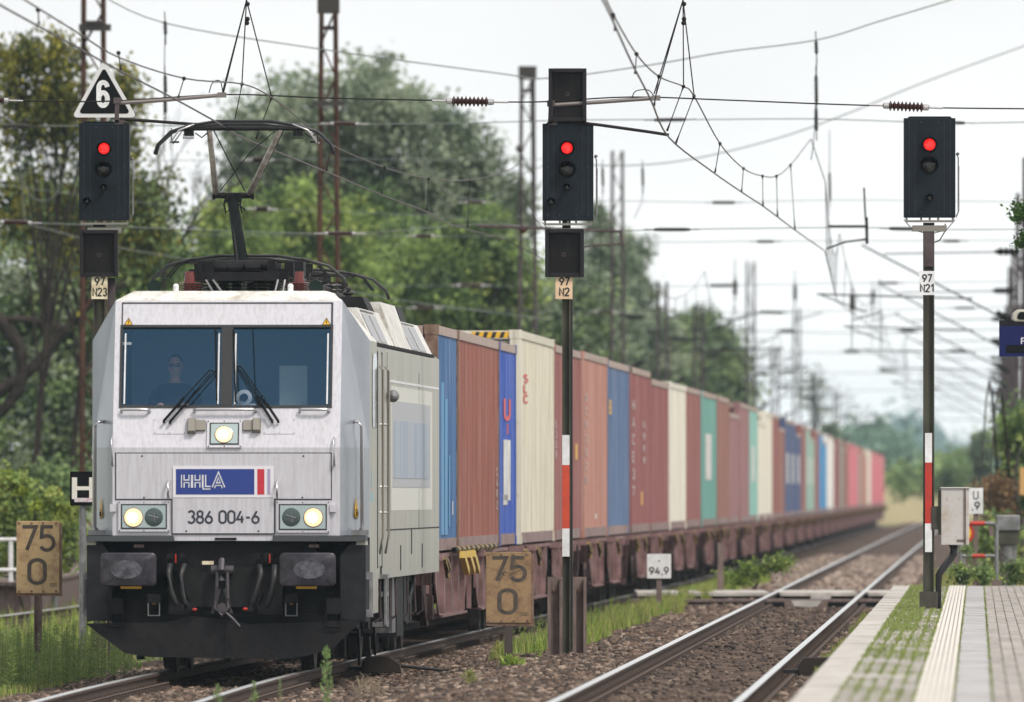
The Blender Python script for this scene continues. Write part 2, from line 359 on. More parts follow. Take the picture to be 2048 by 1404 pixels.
# ---- rails
def rail_mesh(mb, cfun, off, z0, Ys):
    prof = [(-.075,-.172),(.075,-.172),(.075,-.160),(.012,-.145),(.012,-.045),(.035,-.035),(.036,-.008),(.028,0),(-.028,0),(-.036,-.008),(-.035,-.035),(-.012,-.045),(-.012,-.145),(-.075,-.160)]
    n = len(prof); vs = []; fs = []; ms = []
    for y in Ys:
        x = cfun(y)+off
        for a, b in prof: vs.append((x+a, y, z0+b))
    for i in range(len(Ys)-1):
        for k in range(n):
            k2 = (k+1) % n; fs.append((i*n+k, i*n+k2, (i+1)*n+k2, (i+1)*n+k)); ms.append(1 if k in (6, 7, 8) else 0)
    mb.add(vs, fs); mb.m = ms
    return mb
def make_track(cfun, z0, Y0, Y1, label, nsl, ysl0, smat):
    t = thing('railway_track', label, 'railway track', (cfun(Y0), Y0, z0)); t['kind'] = 'structure'
    Ys = list(np.arange(Y0, 400, 2.0))+list(np.arange(400, Y1, 12.0))
    for o in (-.7525, .7525): rail_mesh(MB(), cfun, o, z0, Ys).build('rail', [M['rail'], M['rail_top']], t, world=True)
    def sl(mb, mbc, y):
        x = cfun(y); mb.box((x, y, z0-.262), (2.6, .26, .16))
    def cl(mb, y):
        x = cfun(y)
        for o in (-.7525, .7525):
            for s in (-1, 1): mb.box((x+o+s*.115, y, z0-.150), (.075, .13, .045)); mb.tube([(x+o+s*.09, y, z0-.17), (x+o+s*.09, y, z0-.095)], .018, 5); mb.tube([(x+o+s*.055, y-.05, z0-.125), (x+o+s*.14, y-.04, z0-.11), (x+o+s*.14, y+.04, z0-.11), (x+o+s*.055, y+.05, z0-.125)], .011, 4)
    proto = None
    ys = [ysl0+.6*i for i in range(int((Y1-ysl0)/.6))]
    y = ys[0]; a = MB(); sl(a, None, y); pa = a.build('sleeper', smat, t, world=True)
    b = MB(); cl(b, y); pb = b.build('rail_fastening', M['clip'], pa, world=True)
    for y2 in ys[1:nsl]:
        c = pa.copy(); sc.collection.objects.link(c); c.parent = t; c.location = (cfun(y2)-cfun(y), y2-y, 0)
        d = pb.copy(); sc.collection.objects.link(d); d.parent = c
    a = MB(); 
    for y2 in ys[nsl:int(nsl+900)]: sl(a, None, y2)
    tag(a.build('far_sleepers', smat, t, world=True), kind='stuff')
    a = MB()
    for y2 in ys[nsl:nsl+160]: cl(a, y2)
    tag(a.build('far_fastenings', M['clip'], t, world=True), kind='stuff')
    return t
make_track(cL, 0.0, 100, 930, 'left running track under the freight train', 100, 124.0, M['sleeper'])
make_track(cR, ZR, 100, 930, 'empty right track with polished rails beside the platform', 100, 110.0, M['sleeper'])
make_track(c3, -.02, 150, 700, 'far left side track behind the weeds', 12, 205.0, M['sleeper'])

# ---- loose stones
def stones(name, n, yr, xf, smin, smax, pal, zoff=0.0, filt=None):
    Y = rng.uniform(*yr, n); U = rng.uniform(0, 1, n); X = np.array([xf(y, u) for y, u in zip(Y, U)])
    if filt is not None: k = filt(X, Y); X, Y = X[k], Y[k]; n = len(X)
    Z = zfield(X, Y)+zoff+rng.uniform(-.005, .02, n)
    base = np.array([[x, y, z] for x in (-1, 1) for y in (-1, 1) for z in (-1, 1)], float)*.5
    S = rng.uniform(smin, smax, (n, 1, 1))*np.stack([rng.uniform(.7, 1.4, n), rng.uniform(.7, 1.4, n), rng.uniform(.45, .9, n)], -1)[:, None, :]
    V = (base[None]+rng.uniform(-.22, .22, (n, 8, 3)))*S
    a, b = rng.uniform(0, 6.28, n), rng.normal(0, .5, n)
    ca, sa, cb, sb = np.cos(a)[:, None], np.sin(a)[:, None], np.cos(b)[:, None], np.sin(b)[:, None]
    x, y, z = V[..., 0], V[..., 1], V[..., 2]; y, z = y*cb-z*sb, y*sb+z*cb; x, y = x*ca-y*sa, x*sa+y*ca
    V = np.stack([x+X[:, None], y+Y[:, None], z+Z[:, None]], -1).reshape(-1, 3)
    q = np.array([(0,1,3,2),(4,6,7,5),(0,4,5,1),(2,3,7,6),(0,2,6,4),(1,5,7,3)])
    Fq = (q[None]+np.arange(n)[:, None, None]*8).reshape(-1, 4)
    pal = np.array(pal); c = pal[rng.integers(0, len(pal), n)]*rng.uniform(.7, 1.25, (n, 1))
    return tag(np_mesh(name, V, Fq, STONE, attr=np.repeat(c, 6, 0)), kind='stuff')
PAL = [(.125,.078,.055),(.09,.056,.040),(.17,.115,.085),(.040,.026,.020),(.27,.20,.155),(.10,.07,.052),(.06,.040,.030)]
nr = lambda X, Y: ~((np.abs(np.abs(X-(1.06+.031*(Y-121.5)))-.75) < .17) | (np.abs(np.abs(X-np.interp(Y, _Y, _cl))-.75) < .17) | (np.abs(X-(1.06+.031*(Y-121.5))) < .9))
stones('ballast_stones', 46000, (118, 190), lambda y, u: cL(y)-2.6+u*(cR(y)-.8-cL(y)+2.6), .028, .062, PAL, filt=nr)
stones('ballast_stones', 30000, (190, 300), lambda y, u: cL(y)+1.0+u*(cR(y)-.8-cL(y)-1.0), .04, .085, PAL, filt=nr)
inr = lambda X, Y: (np.abs(X-(1.06+.031*(Y-121.5))) < .60)
stones('ballast_stones', 2000, (110, 240), lambda y, u: cR(y)-.62+u*1.24, .018, .045, [(.14,.10,.075),(.18,.135,.105),(.07,.048,.038),(.05,.035,.03)], zoff=.006, filt=None)
stones('ballast_stones', 16000, (262, 430), lambda y, u: cR(y)-2.6+u*4.0, .05, .12, [(.30,.235,.19),(.24,.18,.145),(.36,.29,.24),(.12,.085,.07),(.20,.13,.10)], filt=lambda X, Y: np.abs(np.abs(X-(1.06+.031*(Y-121.5)))-.75) > .22)
stones('ballast_stones', 4000, (105, 235), lambda y, u: cR(y)+.92+u*.5, .03, .07, PAL)

# ---- platform (frame: line direction slope .031)
def PX(y, d): return 1.79+.031*(y-96.7)+d          # d metres in from the platform edge
ZP = .57; PE = 217.0
plat = thing('platform', 'paved station platform with white tactile strip', 'platform', (PX(60, 0), 60, 0)); plat['kind'] = 'structure'
def strip(mb, d0, d1, y0, y1, z0, z1):
    a = [(PX(y0, d0), y0), (PX(y0, d1), y0), (PX(y1, d1), y1), (PX(y1, d0), y1)]
    mb.add([(x, y, z0) for x, y in a]+[(x, y, z1) for x, y in a], [(0,3,2,1),(4,5,6,7),(0,1,5,4),(1,2,6,5),(2,3,7,6),(3,0,4,7)])
b = MB(); strip(b, .02, 14, 60, PE, -.6, ZP-.035); b.build('platform_wall', M['concrete'], plat, world=True)
b = MB(); y = 60.0
while y < PE: strip(b, 0, .27, y+.006, min(y+1.0, PE)-.006, ZP-.13, ZP+.004*rng.uniform(-1, 1)); y += 1.0
b.build('coping', M['coping'], plat, world=True)
b = MB()
rowsz = 0
y = 88.0
while y < PE:
    if not any(abs(y-c) < .22 for c in (110.4, 163.0)):
        for k in range(5):
            d = .285+k*.103; strip(b, d, d+.092, y+.012, y+.19, ZP-.06, ZP-.002+.004*rng.uniform(-1, 1))
    y += .2
b.build('edge_paving', M['paver'], plat, world=True)
b = MB()
for c in (110.4, 163.0): strip(b, .285, .795, c-.16, c+.16, ZP-.06, ZP+.004)
b.build('cross_slab', M['tactile'], plat, world=True)
b = MB(); y = 88.0
while y < PE:
    for k in range(6): strip(b, .803+k*.0415, .803+k*.0415+.033, y+.014, y+.286, ZP-.03, ZP+.005)
    y += .3
b.build('tactile_strip', M['tactile'], plat, world=True)
b = MB(); strip(b, .797, 1.056, 88, PE-.01, ZP-.05, ZP-.012); b.build('tactile_joints', M['conc_post'], plat, world=True)
b = MB(); y = 88.0
while y < PE:
    strip(b, 1.062, 1.30, y+.008, y+.392, ZP-.06, ZP-.003+.003*rng.uniform(-1, 1)); y += .4
b.build('walking_slab', M['slab'], plat, world=True)
b = MB(); y = 88.0
while y < PE:
    for k in range(26):
        d = 1.318+k*.103
        if (1.79+.031*(y-96.7)+d)/y*F > 1100: break
        strip(b, d, d+.094, y+.008, y+.192, ZP-.06, ZP-.002+.004*rng.uniform(-1, 1))
    y += .2
b.build('block_paving', M['paver'], plat, world=True)
# ---- foot crossing over the right track
cr_ = thing('foot_crossing', 'pale concrete foot crossing over the right track', 'crossing', (cR(258), 258, 0)); cr_['kind'] = 'structure'
yc = 256.0
for x0, x1 in ((-3.1, -.84), (-.66, .66), (.84, 3.0)):
    b = MB(); b.bb(cR(yc)+x0, cR(yc)+x1, yc, yc+6.5, ZR-.065, ZR-.008); b.build('deck_panel', M['coping'], cr_, world=True)
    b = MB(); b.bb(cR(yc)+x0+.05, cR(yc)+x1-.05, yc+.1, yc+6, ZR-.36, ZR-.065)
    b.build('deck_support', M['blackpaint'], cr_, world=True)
b = MB(); b.bb(cR(yc)-.14, cR(yc)+.2, yc-.02, yc+.2, ZR-.3, ZR-.066); b.build('support_block', M['concrete'], cr_, world=True)
yb = 243.0
b = MB(); b.bb(cR(yb)-2.9, cR(yb)+1.45, yb, yb+1.2, ZR-.075, ZR-.035); b.build('trough_cover', M['conc_post'], cr_, world=True)
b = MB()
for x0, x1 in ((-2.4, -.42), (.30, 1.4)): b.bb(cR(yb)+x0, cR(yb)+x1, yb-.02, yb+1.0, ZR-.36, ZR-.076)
b.build('trough_painted_shadow', M['black'], cr_, world=True)  # black boxes stand in for the shade below the trough cover
b = MB(); b.prism([(-.32, 0), (.18, 0), (.06, -.17), (-.2, -.17)], (cR(yb), yb-.1, ZR-.05), (1, 0, 0), (0, 0, 1), (0, .4, 0)); b.build('trough_end', M['concrete'], cr_, world=True)
pth = MB(); pth.bb(cL(258)+1.9, cR(258)-3.12, 256, 262, -.30, .085)
tag(pth.build('path', M['coping']), kind='structure')
# ---- low platform end and white railing far left
b = MB(); b.bb(-15, -8.05, 251, 330, -.45, .36)
tag(b.build('low_platform_wall', M['conc_post']), 'low brown concrete platform end at the left edge', 'wall')
b = MB(); b.bb(-15, -8.03, 250.8, 300, .36, .42); tag(b.build('low_platform_top', M['conc_post']), kind='structure')
r = thing('railing', 'white tubular railing at the left edge beyond the yellow board', 'railing', (-8.6, 252, .42))
b = MB()
for z in (1.13, .62): b.tube([(-12, 252, z), (-8.25, 252, z)], .032, 8)
b.build('rail_bar', M['white'], r, world=True)
for x in (-8.42, -9.7, -11): b = MB(); b.tube([(x, 252.02, .42), (x, 252.02, 1.14)], .04, 8); b.build('post', M['white'], r, world=True)
b = MB(); b.tube([(-7.98, 262, -.3), (-7.98, 262, 1.12)], .05, 8)
tag(b.build('bollard', M['galv']), 'slim grey post beside the white railing', 'post')
# ================================================================ locomotive
YL = 160.0; AL = math.atan(.0372)
LX = -3.048
loco = thing('electric_locomotive', 'silver white electric locomotive with lit headlights and raised pantograph, front of the freight train', 'locomotive', (LX, YL, 0), -AL)
silver = mat('silver_paint', (.66, .65, .69), .34, .25, col2=(.50, .48, .50), vscale=2.2, stretch=(3, 3, .55), lo=.30, hi=.58)
def dirty(name, col, dirt, sc_, st, lo, hi, rough=.4, metal=.15):
    m = mat(name, col, rough, metal, col2=dirt, vscale=sc_, stretch=st, lo=lo, hi=hi); return m
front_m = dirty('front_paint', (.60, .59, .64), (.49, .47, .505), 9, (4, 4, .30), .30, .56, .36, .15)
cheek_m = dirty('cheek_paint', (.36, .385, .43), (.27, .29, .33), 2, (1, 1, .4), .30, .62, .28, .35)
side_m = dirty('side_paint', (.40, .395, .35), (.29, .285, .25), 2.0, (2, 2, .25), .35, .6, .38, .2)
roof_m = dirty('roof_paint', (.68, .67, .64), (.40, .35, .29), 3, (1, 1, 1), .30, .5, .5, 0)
grime(front_m, 26, .60, .74, .40, (.16,.13,.11), (1,1,.7)); grime(front_m, 2.6, .56, .72, .30, (.26,.23,.21), (1,1,.8)); grime(side_m, 3, .54, .70, .45, (.22,.20,.14), (1,.6,.4)); grime(roof_m, 5, .48, .66, .60, (.26,.20,.14)); grime(cheek_m, 20, .62, .74, .25, (.15,.14,.13))
gasket = mat('black_gasket', (.012, .012, .014), .5)
glass = bpy.data.materials.new('tinted_windscreen'); glass.use_nodes = True; _n = glass.node_tree; _n.nodes.clear()
_o = _n.nodes.new('ShaderNodeOutputMaterial'); _t = _n.nodes.new('ShaderNodeBsdfTransparent'); _t.inputs[0].default_value = (.62, .66, .70, 1)
_g = _n.nodes.new('ShaderNodeBsdfGlossy'); _g.inputs['Roughness'].default_value = .02; _g.inputs[0].default_value = (.22, .50, .85, 1)
_m = _n.nodes.new('ShaderNodeMixShader'); _m.inputs[0].default_value = .11
_n.links.new(_t.outputs[0], _m.inputs[1]); _n.links.new(_g.outputs[0], _m.inputs[2]); _n.links.new(_m.outputs[0], _o.inputs[0])
clearg = bpy.data.materials.new('lamp_glass'); clearg.use_nodes = True; _n = clearg.node_tree; _n.nodes.clear()
_o = _n.nodes.new('ShaderNodeOutputMaterial'); _t = _n.nodes.new('ShaderNodeBsdfTransparent')
_g = _n.nodes.new('ShaderNodeBsdfGlossy'); _g.inputs['Roughness'].default_value = .05; _m = _n.nodes.new('ShaderNodeMixShader'); _m.inputs[0].default_value = .06
_n.links.new(_t.outputs[0], _m.inputs[1]); _n.links.new(_g.outputs[0], _m.inputs[2]); _n.links.new(_m.outputs[0], _o.inputs[0])

def yf(z): return 0.0 if z < 2.4 else (z-2.4)*.335          # front face leans back above the lamps
def L(px, py):                                             # photo pixel on the front face -> local (x, z)
    z = CAMZ+(CY-py)*YL/F
    d = yf(z); s = F/(YL+d); z = CAMZ+(CY-py)/s
    xw = (px-CX)/s-LX; return (xw-d*math.sin(AL))/math.cos(AL), z
XF = 1.215; ZB = 1.44; ZT = 3.975
nrm_low = Vector((0, -1, 0)); nrm_up = Vector((0, -1, -.335)).normalized()*-1; nrm_up = Vector((0, -1, .335)).normalized()
upv = Vector((0, .335, 1)).normalized()
def onface(x, z, lift=0.0):
    if z < 2.4: return Vector((x, -lift, z))
    return Vector((x, yf(z), z))+nrm_up*lift
def plate(mb, x0, x1, z0, z1, t, base=0.0, ch=0.0):
    """plate lying on the front face"""
    a = onface(x0, z0); b = onface(x1, z0); c = onface(x1, z1); d = onface(x0, z1); n = nrm_low if (z0+z1)/2 < 2.4 else nrm_up
    lo = [p+n*base for p in (a, b, c, d)]; hi = [p+n*(base+t) for p in (a, b, c, d)]
    if ch:
        e = [Vector((ch, 0, ch)), Vector((-ch, 0, ch)), Vector((-ch, 0, -ch)), Vector((ch, 0, -ch))]; hi = [p+q for p, q in zip(hi, e)]
    mb.add(lo+hi, [(0,3,2,1),(4,5,6,7),(0,1,5,4),(1,2,6,5),(2,3,7,6),(3,0,4,7)])
# window openings
WL0, wz1 = L(246, 655); _, wz0 = L(246, 811); WL1 = L(443, 700)[0]; WR0 = L(466, 700)[0]; WR1 = L(661, 700)[0]
# front skin with two openings
b = MB()
b.add([(-XF,0,ZB),(XF,0,ZB),(XF,0,2.4),(-XF,0,2.4)], [(0,1,2,3)])
xs = [-XF, WL0, WL1, WR0, WR1, XF]; zs = [2.4, wz0, wz1, ZT]
for i in range(5):
    for j in range(3):
        if j == 1 and i in (1, 3): continue
        b.add([onface(xs[i], zs[j]), onface(xs[i+1], zs[j]), onface(xs[i+1], zs[j+1]), onface(xs[i], zs[j+1])], [(0,1,2,3)])
b.build('front_panel', front_m, loco)
# cheeks, cab sides, cab roof
for s in (-1, 1):
    b = MB(); X = lambda v: s*v
    A0, A1, A2 = (X(XF),0,ZB), (X(XF),0,2.4), (X(XF),yf(ZT),ZT)
    B0, B1, B2 = (X(1.49),.9,ZB), (X(1.49),.9,2.4), (X(1.49),.95,3.55)
    C = (X(1.03), .78, 4.08)
    b.add([A0,A1,B1,B0], [(0,1,2,3)]); b.add([A1,A2,C,B2,B1], [(0,1,4),(1,3,4),(1,2,3)])
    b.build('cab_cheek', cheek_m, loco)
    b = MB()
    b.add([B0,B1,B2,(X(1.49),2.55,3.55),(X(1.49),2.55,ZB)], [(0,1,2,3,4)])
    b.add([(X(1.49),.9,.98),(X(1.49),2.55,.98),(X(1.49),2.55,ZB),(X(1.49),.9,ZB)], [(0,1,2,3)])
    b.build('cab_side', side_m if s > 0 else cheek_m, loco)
b = MB()
z = ZT
b.add([(-XF,yf(z),z),(XF,yf(z),z),(1.03,.78,4.08),(-1.03,.78,4.08)], [(0,1,2,3)])
b.add([(-1.03,.78,4.08),(1.03,.78,4.08),(1.03,2.6,4.08),(-1.03,2.6,4.08)], [(0,1,2,3)])
for s in (-1, 1): b.add([(s*1.03,.78,4.08),(s*1.49,.95,3.55),(s*1.49,2.6,3.55),(s*1.03,2.6,4.08)], [(0,1,2,3)])
b.add([(-1.03,2.6,4.08),(1.03,2.6,4.08),(1.49,2.6,3.55),(-1.49,2.6,3.55)], [(0,1,2,3)])
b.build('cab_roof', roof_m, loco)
# body behind the cab
b = MB()
for s in (-1, 1): b.add([(s*1.49,2.55,.98),(s*1.49,18.6,.98),(s*1.49,18.6,3.50),(s*1.49,2.55,3.50)], [(0,1,2,3)])
b.add([(-1.49,18.6,.98),(1.49,18.6,.98),(1.49,18.6,3.5),(1.02,18.6,3.9),(-1.02,18.6,3.9),(-1.49,18.6,3.5)], [(0,1,2,3,4,5)])
b.add([(-1.49,2.55,3.5),(-1.40,2.55,3.52),(-1.40,18.6,3.52),(-1.49,18.6,3.5)], [(0,1,2,3)])
b.add([(1.49,2.55,3.5),(1.40,2.55,3.52),(1.40,18.6,3.52),(1.49,18.6,3.5)], [(0,1,2,3)])
b.add([(-1.4,2.55,3.52),(1.4,2.55,3.52),(1.4,18.6,3.52),(-1.4,18.6,3.52)], [(0,1,2,3)])
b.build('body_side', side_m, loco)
# roof hoods: two sloping white sections with dark raised ends and grilles
def hood(y0, y1, zt, m):
    b = MB(); pr = [(-1.44,3.525),(1.44,3.525),(1.25,zt),(-1.25,zt)]
    b.prism(pr, (0, y0, 0), (1, 0, 0), (0, 0, 1), (0, y1-y0, 0)); return b.build('roof_hood', m, loco)
h1 = hood(3.0, 8.2, 3.93, roof_m); h2 = hood(8.4, 12.2, 4.06, roof_m); h3 = hood(12.4, 18.2, 3.90, roof_m)
b = MB(); b.prism([(-1.2,3.932),(1.2,3.932),(1.12,4.10),(-1.1,4.10)], (0, 7.0, 0), (1,0,0), (0,0,1), (0,1.38,0)); b.prism([(-1.1,3.902),(1.22,3.902),(1.16,4.08),(1.0,4.12),(-.9,4.12)], (0, 14.5, 0), (1,0,0), (0,0,1), (0,1.5,0))
b.build_split('roof_end_plate', M['blackpaint'], loco)
for h, y0, y1, zt in ((h1, 3.4, 6.6, 3.93), (h3, 12.8, 16.8, 3.90)):
    b = MB(); g = MB(); g2 = MB(); dz = zt-3.525; dx = -.19
    nn = Vector((dz, 0, .19)).normalized()
    def S(y, t, l): return Vector((1.44+dx*t, y, 3.525+dz*t))+nn*l
    for ya, yb_ in ((y0, (y0+y1)/2-.12), ((y0+y1)/2+.12, y1)):
        b.add([S(ya,.12,.006), S(yb_,.12,.006), S(yb_,.86,.006), S(ya,.86,.006)], [(0,1,2,3)])
    k = int((y1-y0)/.12)
    for i in range(k):
        ya = y0+i*.12
        for t0, t1 in ((.90,.96), (.03,.09)): (g if t0 > .5 else g2).add([S(ya,t0,.008), S(ya+.08,t0,.008), S(ya+.08,t1,.008), S(ya,t1,.008)], [(0,1,2,3)])
    b.build('roof_grille', mat('grille_grey', (.36,.36,.38), .6), h); g.build('vent_slats', M['black'], h); g2.build('vent_slats', M['black'], h)
b = MB()
for i in range(70):
    y = 2.8+i*.22; b.box((1.435, y, 3.535), (.05, .12, .035))
b.build_split('eave_bolt', M['blackpaint'], loco)
# cab interior
b = MB(); b.bb(-1.15, 1.15, 2.2, 2.3, 1.6, 3.9); b.build('cab_rear_wall', mat('cab_wall', (.30,.42,.52), .8), loco)
b = MB(); b.bb(-1.15, 1.15, .42, .98, 2.6, 2.81); b.build('driver_desk', mat('desk_blue', (.22,.40,.50), .6), loco)
b = MB(); b.bb(.52, .82, .9, .93, 2.85, 3.28); b.build('timetable_sheet', mat('paper', (.42,.46,.44), .8), loco)
b = MB()
for x in (-.95,-.6,-.3,.3,.62,.95): b.lathe((x, .40, 2.812), (x, .40, 2.83), [(0,.075),(.01,.07)], 12)
b.build_split('air_vent', M['black'], loco)
b = MB(); cx_, cz_ = L(485, 789); b.lathe((cx_, .55, cz_-.03), (cx_, .50, cz_-.03), [(0,.04),(.001,.085),(.04,.085),(.05,.05)], 16); b.box((cx_, .6, 2.84), (.25, .06, .06)); b.build('desk_telephone', M['white'], loco)
b = MB(); b.lathe((cx_, .495, cz_-.03), (cx_, .47, cz_-.03), [(0,.045),(.01,.04)], 12); b.build('telephone_dial', M['black'], loco)
# windscreen frames and panes
wp = []
b = MB()
ox0 = L(236, 812)[0]; ox1 = L(667, 812)[0]; oz0 = L(300, 816)[1]; oz1 = L(300, 605)[1]; mz = L(300, 655)[1]
t = .026
for (x0, x1, z0, z1) in ((WL0-t, WL0, wz0-t, wz1+t), (WR1, WR1+t, wz0-t, wz1+t), (WL0, WR1, wz1, wz1+t), (WL0, WR1, wz0-t, wz0)): plate(b, x0, x1, z0, z1, .010, .001)
plate(b, WL1, WR0, wz0, wz1, .012, .002)
wf = b.build('windscreen_frame', gasket, loco)
for x0, x1 in ((WL0, WL1), (WR0, WR1)):
    b = MB(); q = [onface(x0-.003, wz0-.003, -.025), onface(x1+.003, wz0-.003, -.025), onface(x1+.003, wz1+.003, -.025), onface(x0-.003, wz1+.003, -.025)]
    b.add(q, [(0,1,2,3)]); b.build('windscreen', glass, loco)
    b = MB()
    for x in (x0+.028, x1-.028): plate(b, x-.008, x+.008, wz0+.02, wz1-.06, .01, -.02)
    b.build_split('heater_strip', M['white'], wf)
# black outline round the upper panel
b = MB(); g = .012
for (x0, x1, z0, z1) in ((ox0+.02, ox1-.02, oz1-g, oz1), (ox0+.02, ox0+.02+g, wz1+t, oz1-g), (ox1-.02-g*1.6, ox1-.02, wz1+t, oz1-g)): plate(b, x0, x1, z0, z1, .006, .001)
b.build('panel_gasket', gasket, loco)
# lower hatch panels: dark gap plate below, silver plate above
def hatch(px0, py0, px1, py1, name='hatch', m=None, par=None):
    x0, z1 = L(px0, py0); x1, z0 = L(px1, py1)
    a = MB(); plate(a, x0-.010, x1+.010, z0-.010, z1+.010, .004, .001); bk = a.build(name, gasket, par or loco)
    a = MB(); plate(a, x0, x1, z0, z1, .010, .004, .003); a.build('cover', m or front_m, bk)
    return bk, x0, x1, z0, z1
hatch(232, 907, 662, 998, 'nose_hatch')
nb, *_ = hatch(345, 995, 548, 1067, 'number_panel')
# keep the number panel proud of the nose hatch
for ch in (nb,): ch.location.y -= .008
def screws(parent, pts, r=.010, lift=.016):
    a = MB()
    for px, py in pts:
        x, z = L(px, py); p = onface(x, z, lift); n = nrm_low if z < 2.4 else nrm_up; a.lathe(p-n*.005, p+n*.004, [(0, r), (.008, r*.8)], 8)
    return a.build_split('screw', M['blackpaint'], parent)
screws(loco, [(284,912),(607,912),(288,995),(605,995)], lift=.018); screws(loco, [(373,1062),(517,1062)], lift=.026)
# logo board
x0, z1 = L(346, 932); x1, z0 = L(548, 995)
a = MB(); plate(a, x0, x1, z0, z1, .004, .0225); lg = a.build('logo_board', mat('logo_white', (.74,.72,.76), .35), loco)
def lp(px0, py0, px1, py1, base, m, name, par):
    x0, z1 = L(px0, py0); x1, z0 = L(px1, py1); a = MB(); plate(a, x0, x1, z0, z1, .002, base); return a.build(name, m, par)
navy = mat('logo_blue', (.02, .045, .24), .35)
lp(352, 938, 509, 989, .0268, navy, 'logo_field', lg)
lp(515, 938, 529, 989, .0268, mat('logo_red', (.52,.03,.05), .35), 'logo_bar', lg)
lp(535, 938, 541, 989, .0268, mat('logo_lilac', (.36,.33,.50), .35), 'logo_bar', lg)
x0, zz0 = L(363, 978); hh = L(363, 947)[1]-zz0
for ch, px in (('H', 366), ('H', 388), ('L', 409), ('A', 427)):
    o = Vector((L(px, 978)[0], -.0292, zz0)); sh = .0
    u = Vector((1, 0, 0)); v = Vector((.12 if ch != 'L' else .12, 0, 1))
    a = MB(); text(a, ch, o, u, Vector((0,0,1)), nrm_low, hh, .17, wsc=.95 if ch != 'A' else 1.22, thick=.24); a.build('logo_letter_outline', M['white'], lg)
    a = MB(); text(a, ch, o-Vector((0, .003, 0)), u, Vector((0,0,1)), nrm_low, hh, .17, wsc=.95 if ch != 'A' else 1.22, thick=.085); a.build('logo_letter_core', navy, lg)
# running number
x0, z0 = L(374, 1048); z1 = L(374, 1020)[1]; a = MB()
o = Vector((x0+.012, -.0225, z0)); wfull = L(519, 1040)[0]-x0
tot = text(MB(), '386 004-6', o, (1,0,0), (0,0,1), nrm_low, z1-z0, .15, wsc=.95, gap=.13)
k = wfull/(tot+.02)
text(a, '386 004-6', o, (k,0,0), (0,0,1), nrm_low, z1-z0, .15, wsc=.95, gap=.13); a.build('running_number', mat('number_ink', (.03,.035,.05), .5), loco)
# headlight clusters
lit = emit('lit_headlight', (1, .60, .33), .72); lit2 = emit('headlight_core', (1, .90, .76), 1.5)
refl = mat('lamp_reflector', (.10, .13, .13), .25, .6); lampbg = mat('lamp_bezel', (.36, .44, .45), .5)
def cluster(px0, px1, py0, py1, lamps, sc_in=6):
    x0, z1 = L(px0, py0); x1, z0 = L(px1, py1)
    a = MB(); plate(a, x0, x1, z0, z1, .014, .012, .004); cl_ = a.build('headlight', front_m, loco)
    xa, zb = L(px0+sc_in, py0+sc_in); xb, za = L(px1-sc_in, py1-sc_in)
    a = MB(); plate(a, xa, xb, za, zb, .003, .0265); a.build('lamp_gasket', gasket, cl_)
    a = MB(); plate(a, xa+.014, xb-.014, za+.014, zb-.014, .002, .030); a.build('lamp_bezel', lampbg, cl_)
    for px, py, r, on in lamps:
        x, z = L(px, py); p = onface(x, z); n = nrm_low if z < 2.4 else nrm_up
        a = MB(); a.lathe(p+n*.030, p+n*.040, [(0, r), (.006, r), (.008, r*.94)], 24); a.build('lamp_rim', refl, cl_)
        a = MB(); a.lathe(p+n*.0382, p+n*.045, [(0, r*.93), (.003, r*.9), (.006, r*.5)], 20)
        a.build('lamp_lens', lit if on else refl, cl_)
        if on:
            a = MB(); a.lathe(p+n*.0445+Vector((-r*.1,0,0)), p+n*.05+Vector((-r*.1,0,0)), [(0, r*.55), (.002, r*.4)], 16); a.build('lamp_core', lit2, cl_)
        else:
            a = MB(); a.tube([p+n*.046+Vector((-r*.6,0,r*.2)), p+n*.046+Vector((r*.5,0,-r*.1))], .006, 4); a.tube([p+n*.047+Vector((0,0,r*.5)), p+n*.047+Vector((.01,0,-r*.6))], .005, 4); a.build('lamp_fitting', M['galv'], cl_)
    pts = [(px0+3, py0+3), (px1-3, py0+3), (px0+3, py1-3), (px1-3, py1-3), ((px0+px1)/2, py0+3), ((px0+px1)/2, py1-3)]
    screws(cl_, pts, .007, .028)
    return cl_
cluster(236, 340, 1002, 1064, [(267, 1035, .105, True), (308, 1034, .098, False)])
cluster(552, 660, 1002, 1066, [(583, 1034, .098, False), (627, 1035, .105, True)])
cluster(414, 484, 841, 897, [(448, 871, .098, True)])
# sockets, wiper service plates
def fbox(px0, py0, px1, py1, t, base, m, name, par=None, ch=0): 
    x0, z1 = L(px0, py0); x1, z0 = L(px1, py1); a = MB(); plate(a, x0, x1, z0, z1, t, base, ch); return a.build(name, m, par or loco)
sock = mat('socket_grey', (.24,.22,.19), .6)
for q in ((375,838,392,868), (505,838,522,866)): fbox(*q, .07, .008, sock, 'socket', ch=.012)
for q in ((391,842,411,862), (487,842,506,862)): fbox(*q, .03, .008, sock, 'socket_plate')
for q in ((308,838,371,868), (527,838,590,868)):
    pl = fbox(*q, .004, .002, front_m, 'service_plate'); screws(pl, [(q[0]+2,q[1]+2),(q[2]-2,q[1]+2),(q[0]+2,q[3]-2),(q[2]-2,q[3]-2),((q[0]+q[2])/2,q[3]-2),(q[0]+20,q[1]+2)], .005, .007)
for q in ((220,1008,232,1023), (660,1010,672,1024)): fbox(*q, .04, .002, front_m, 'bracket')
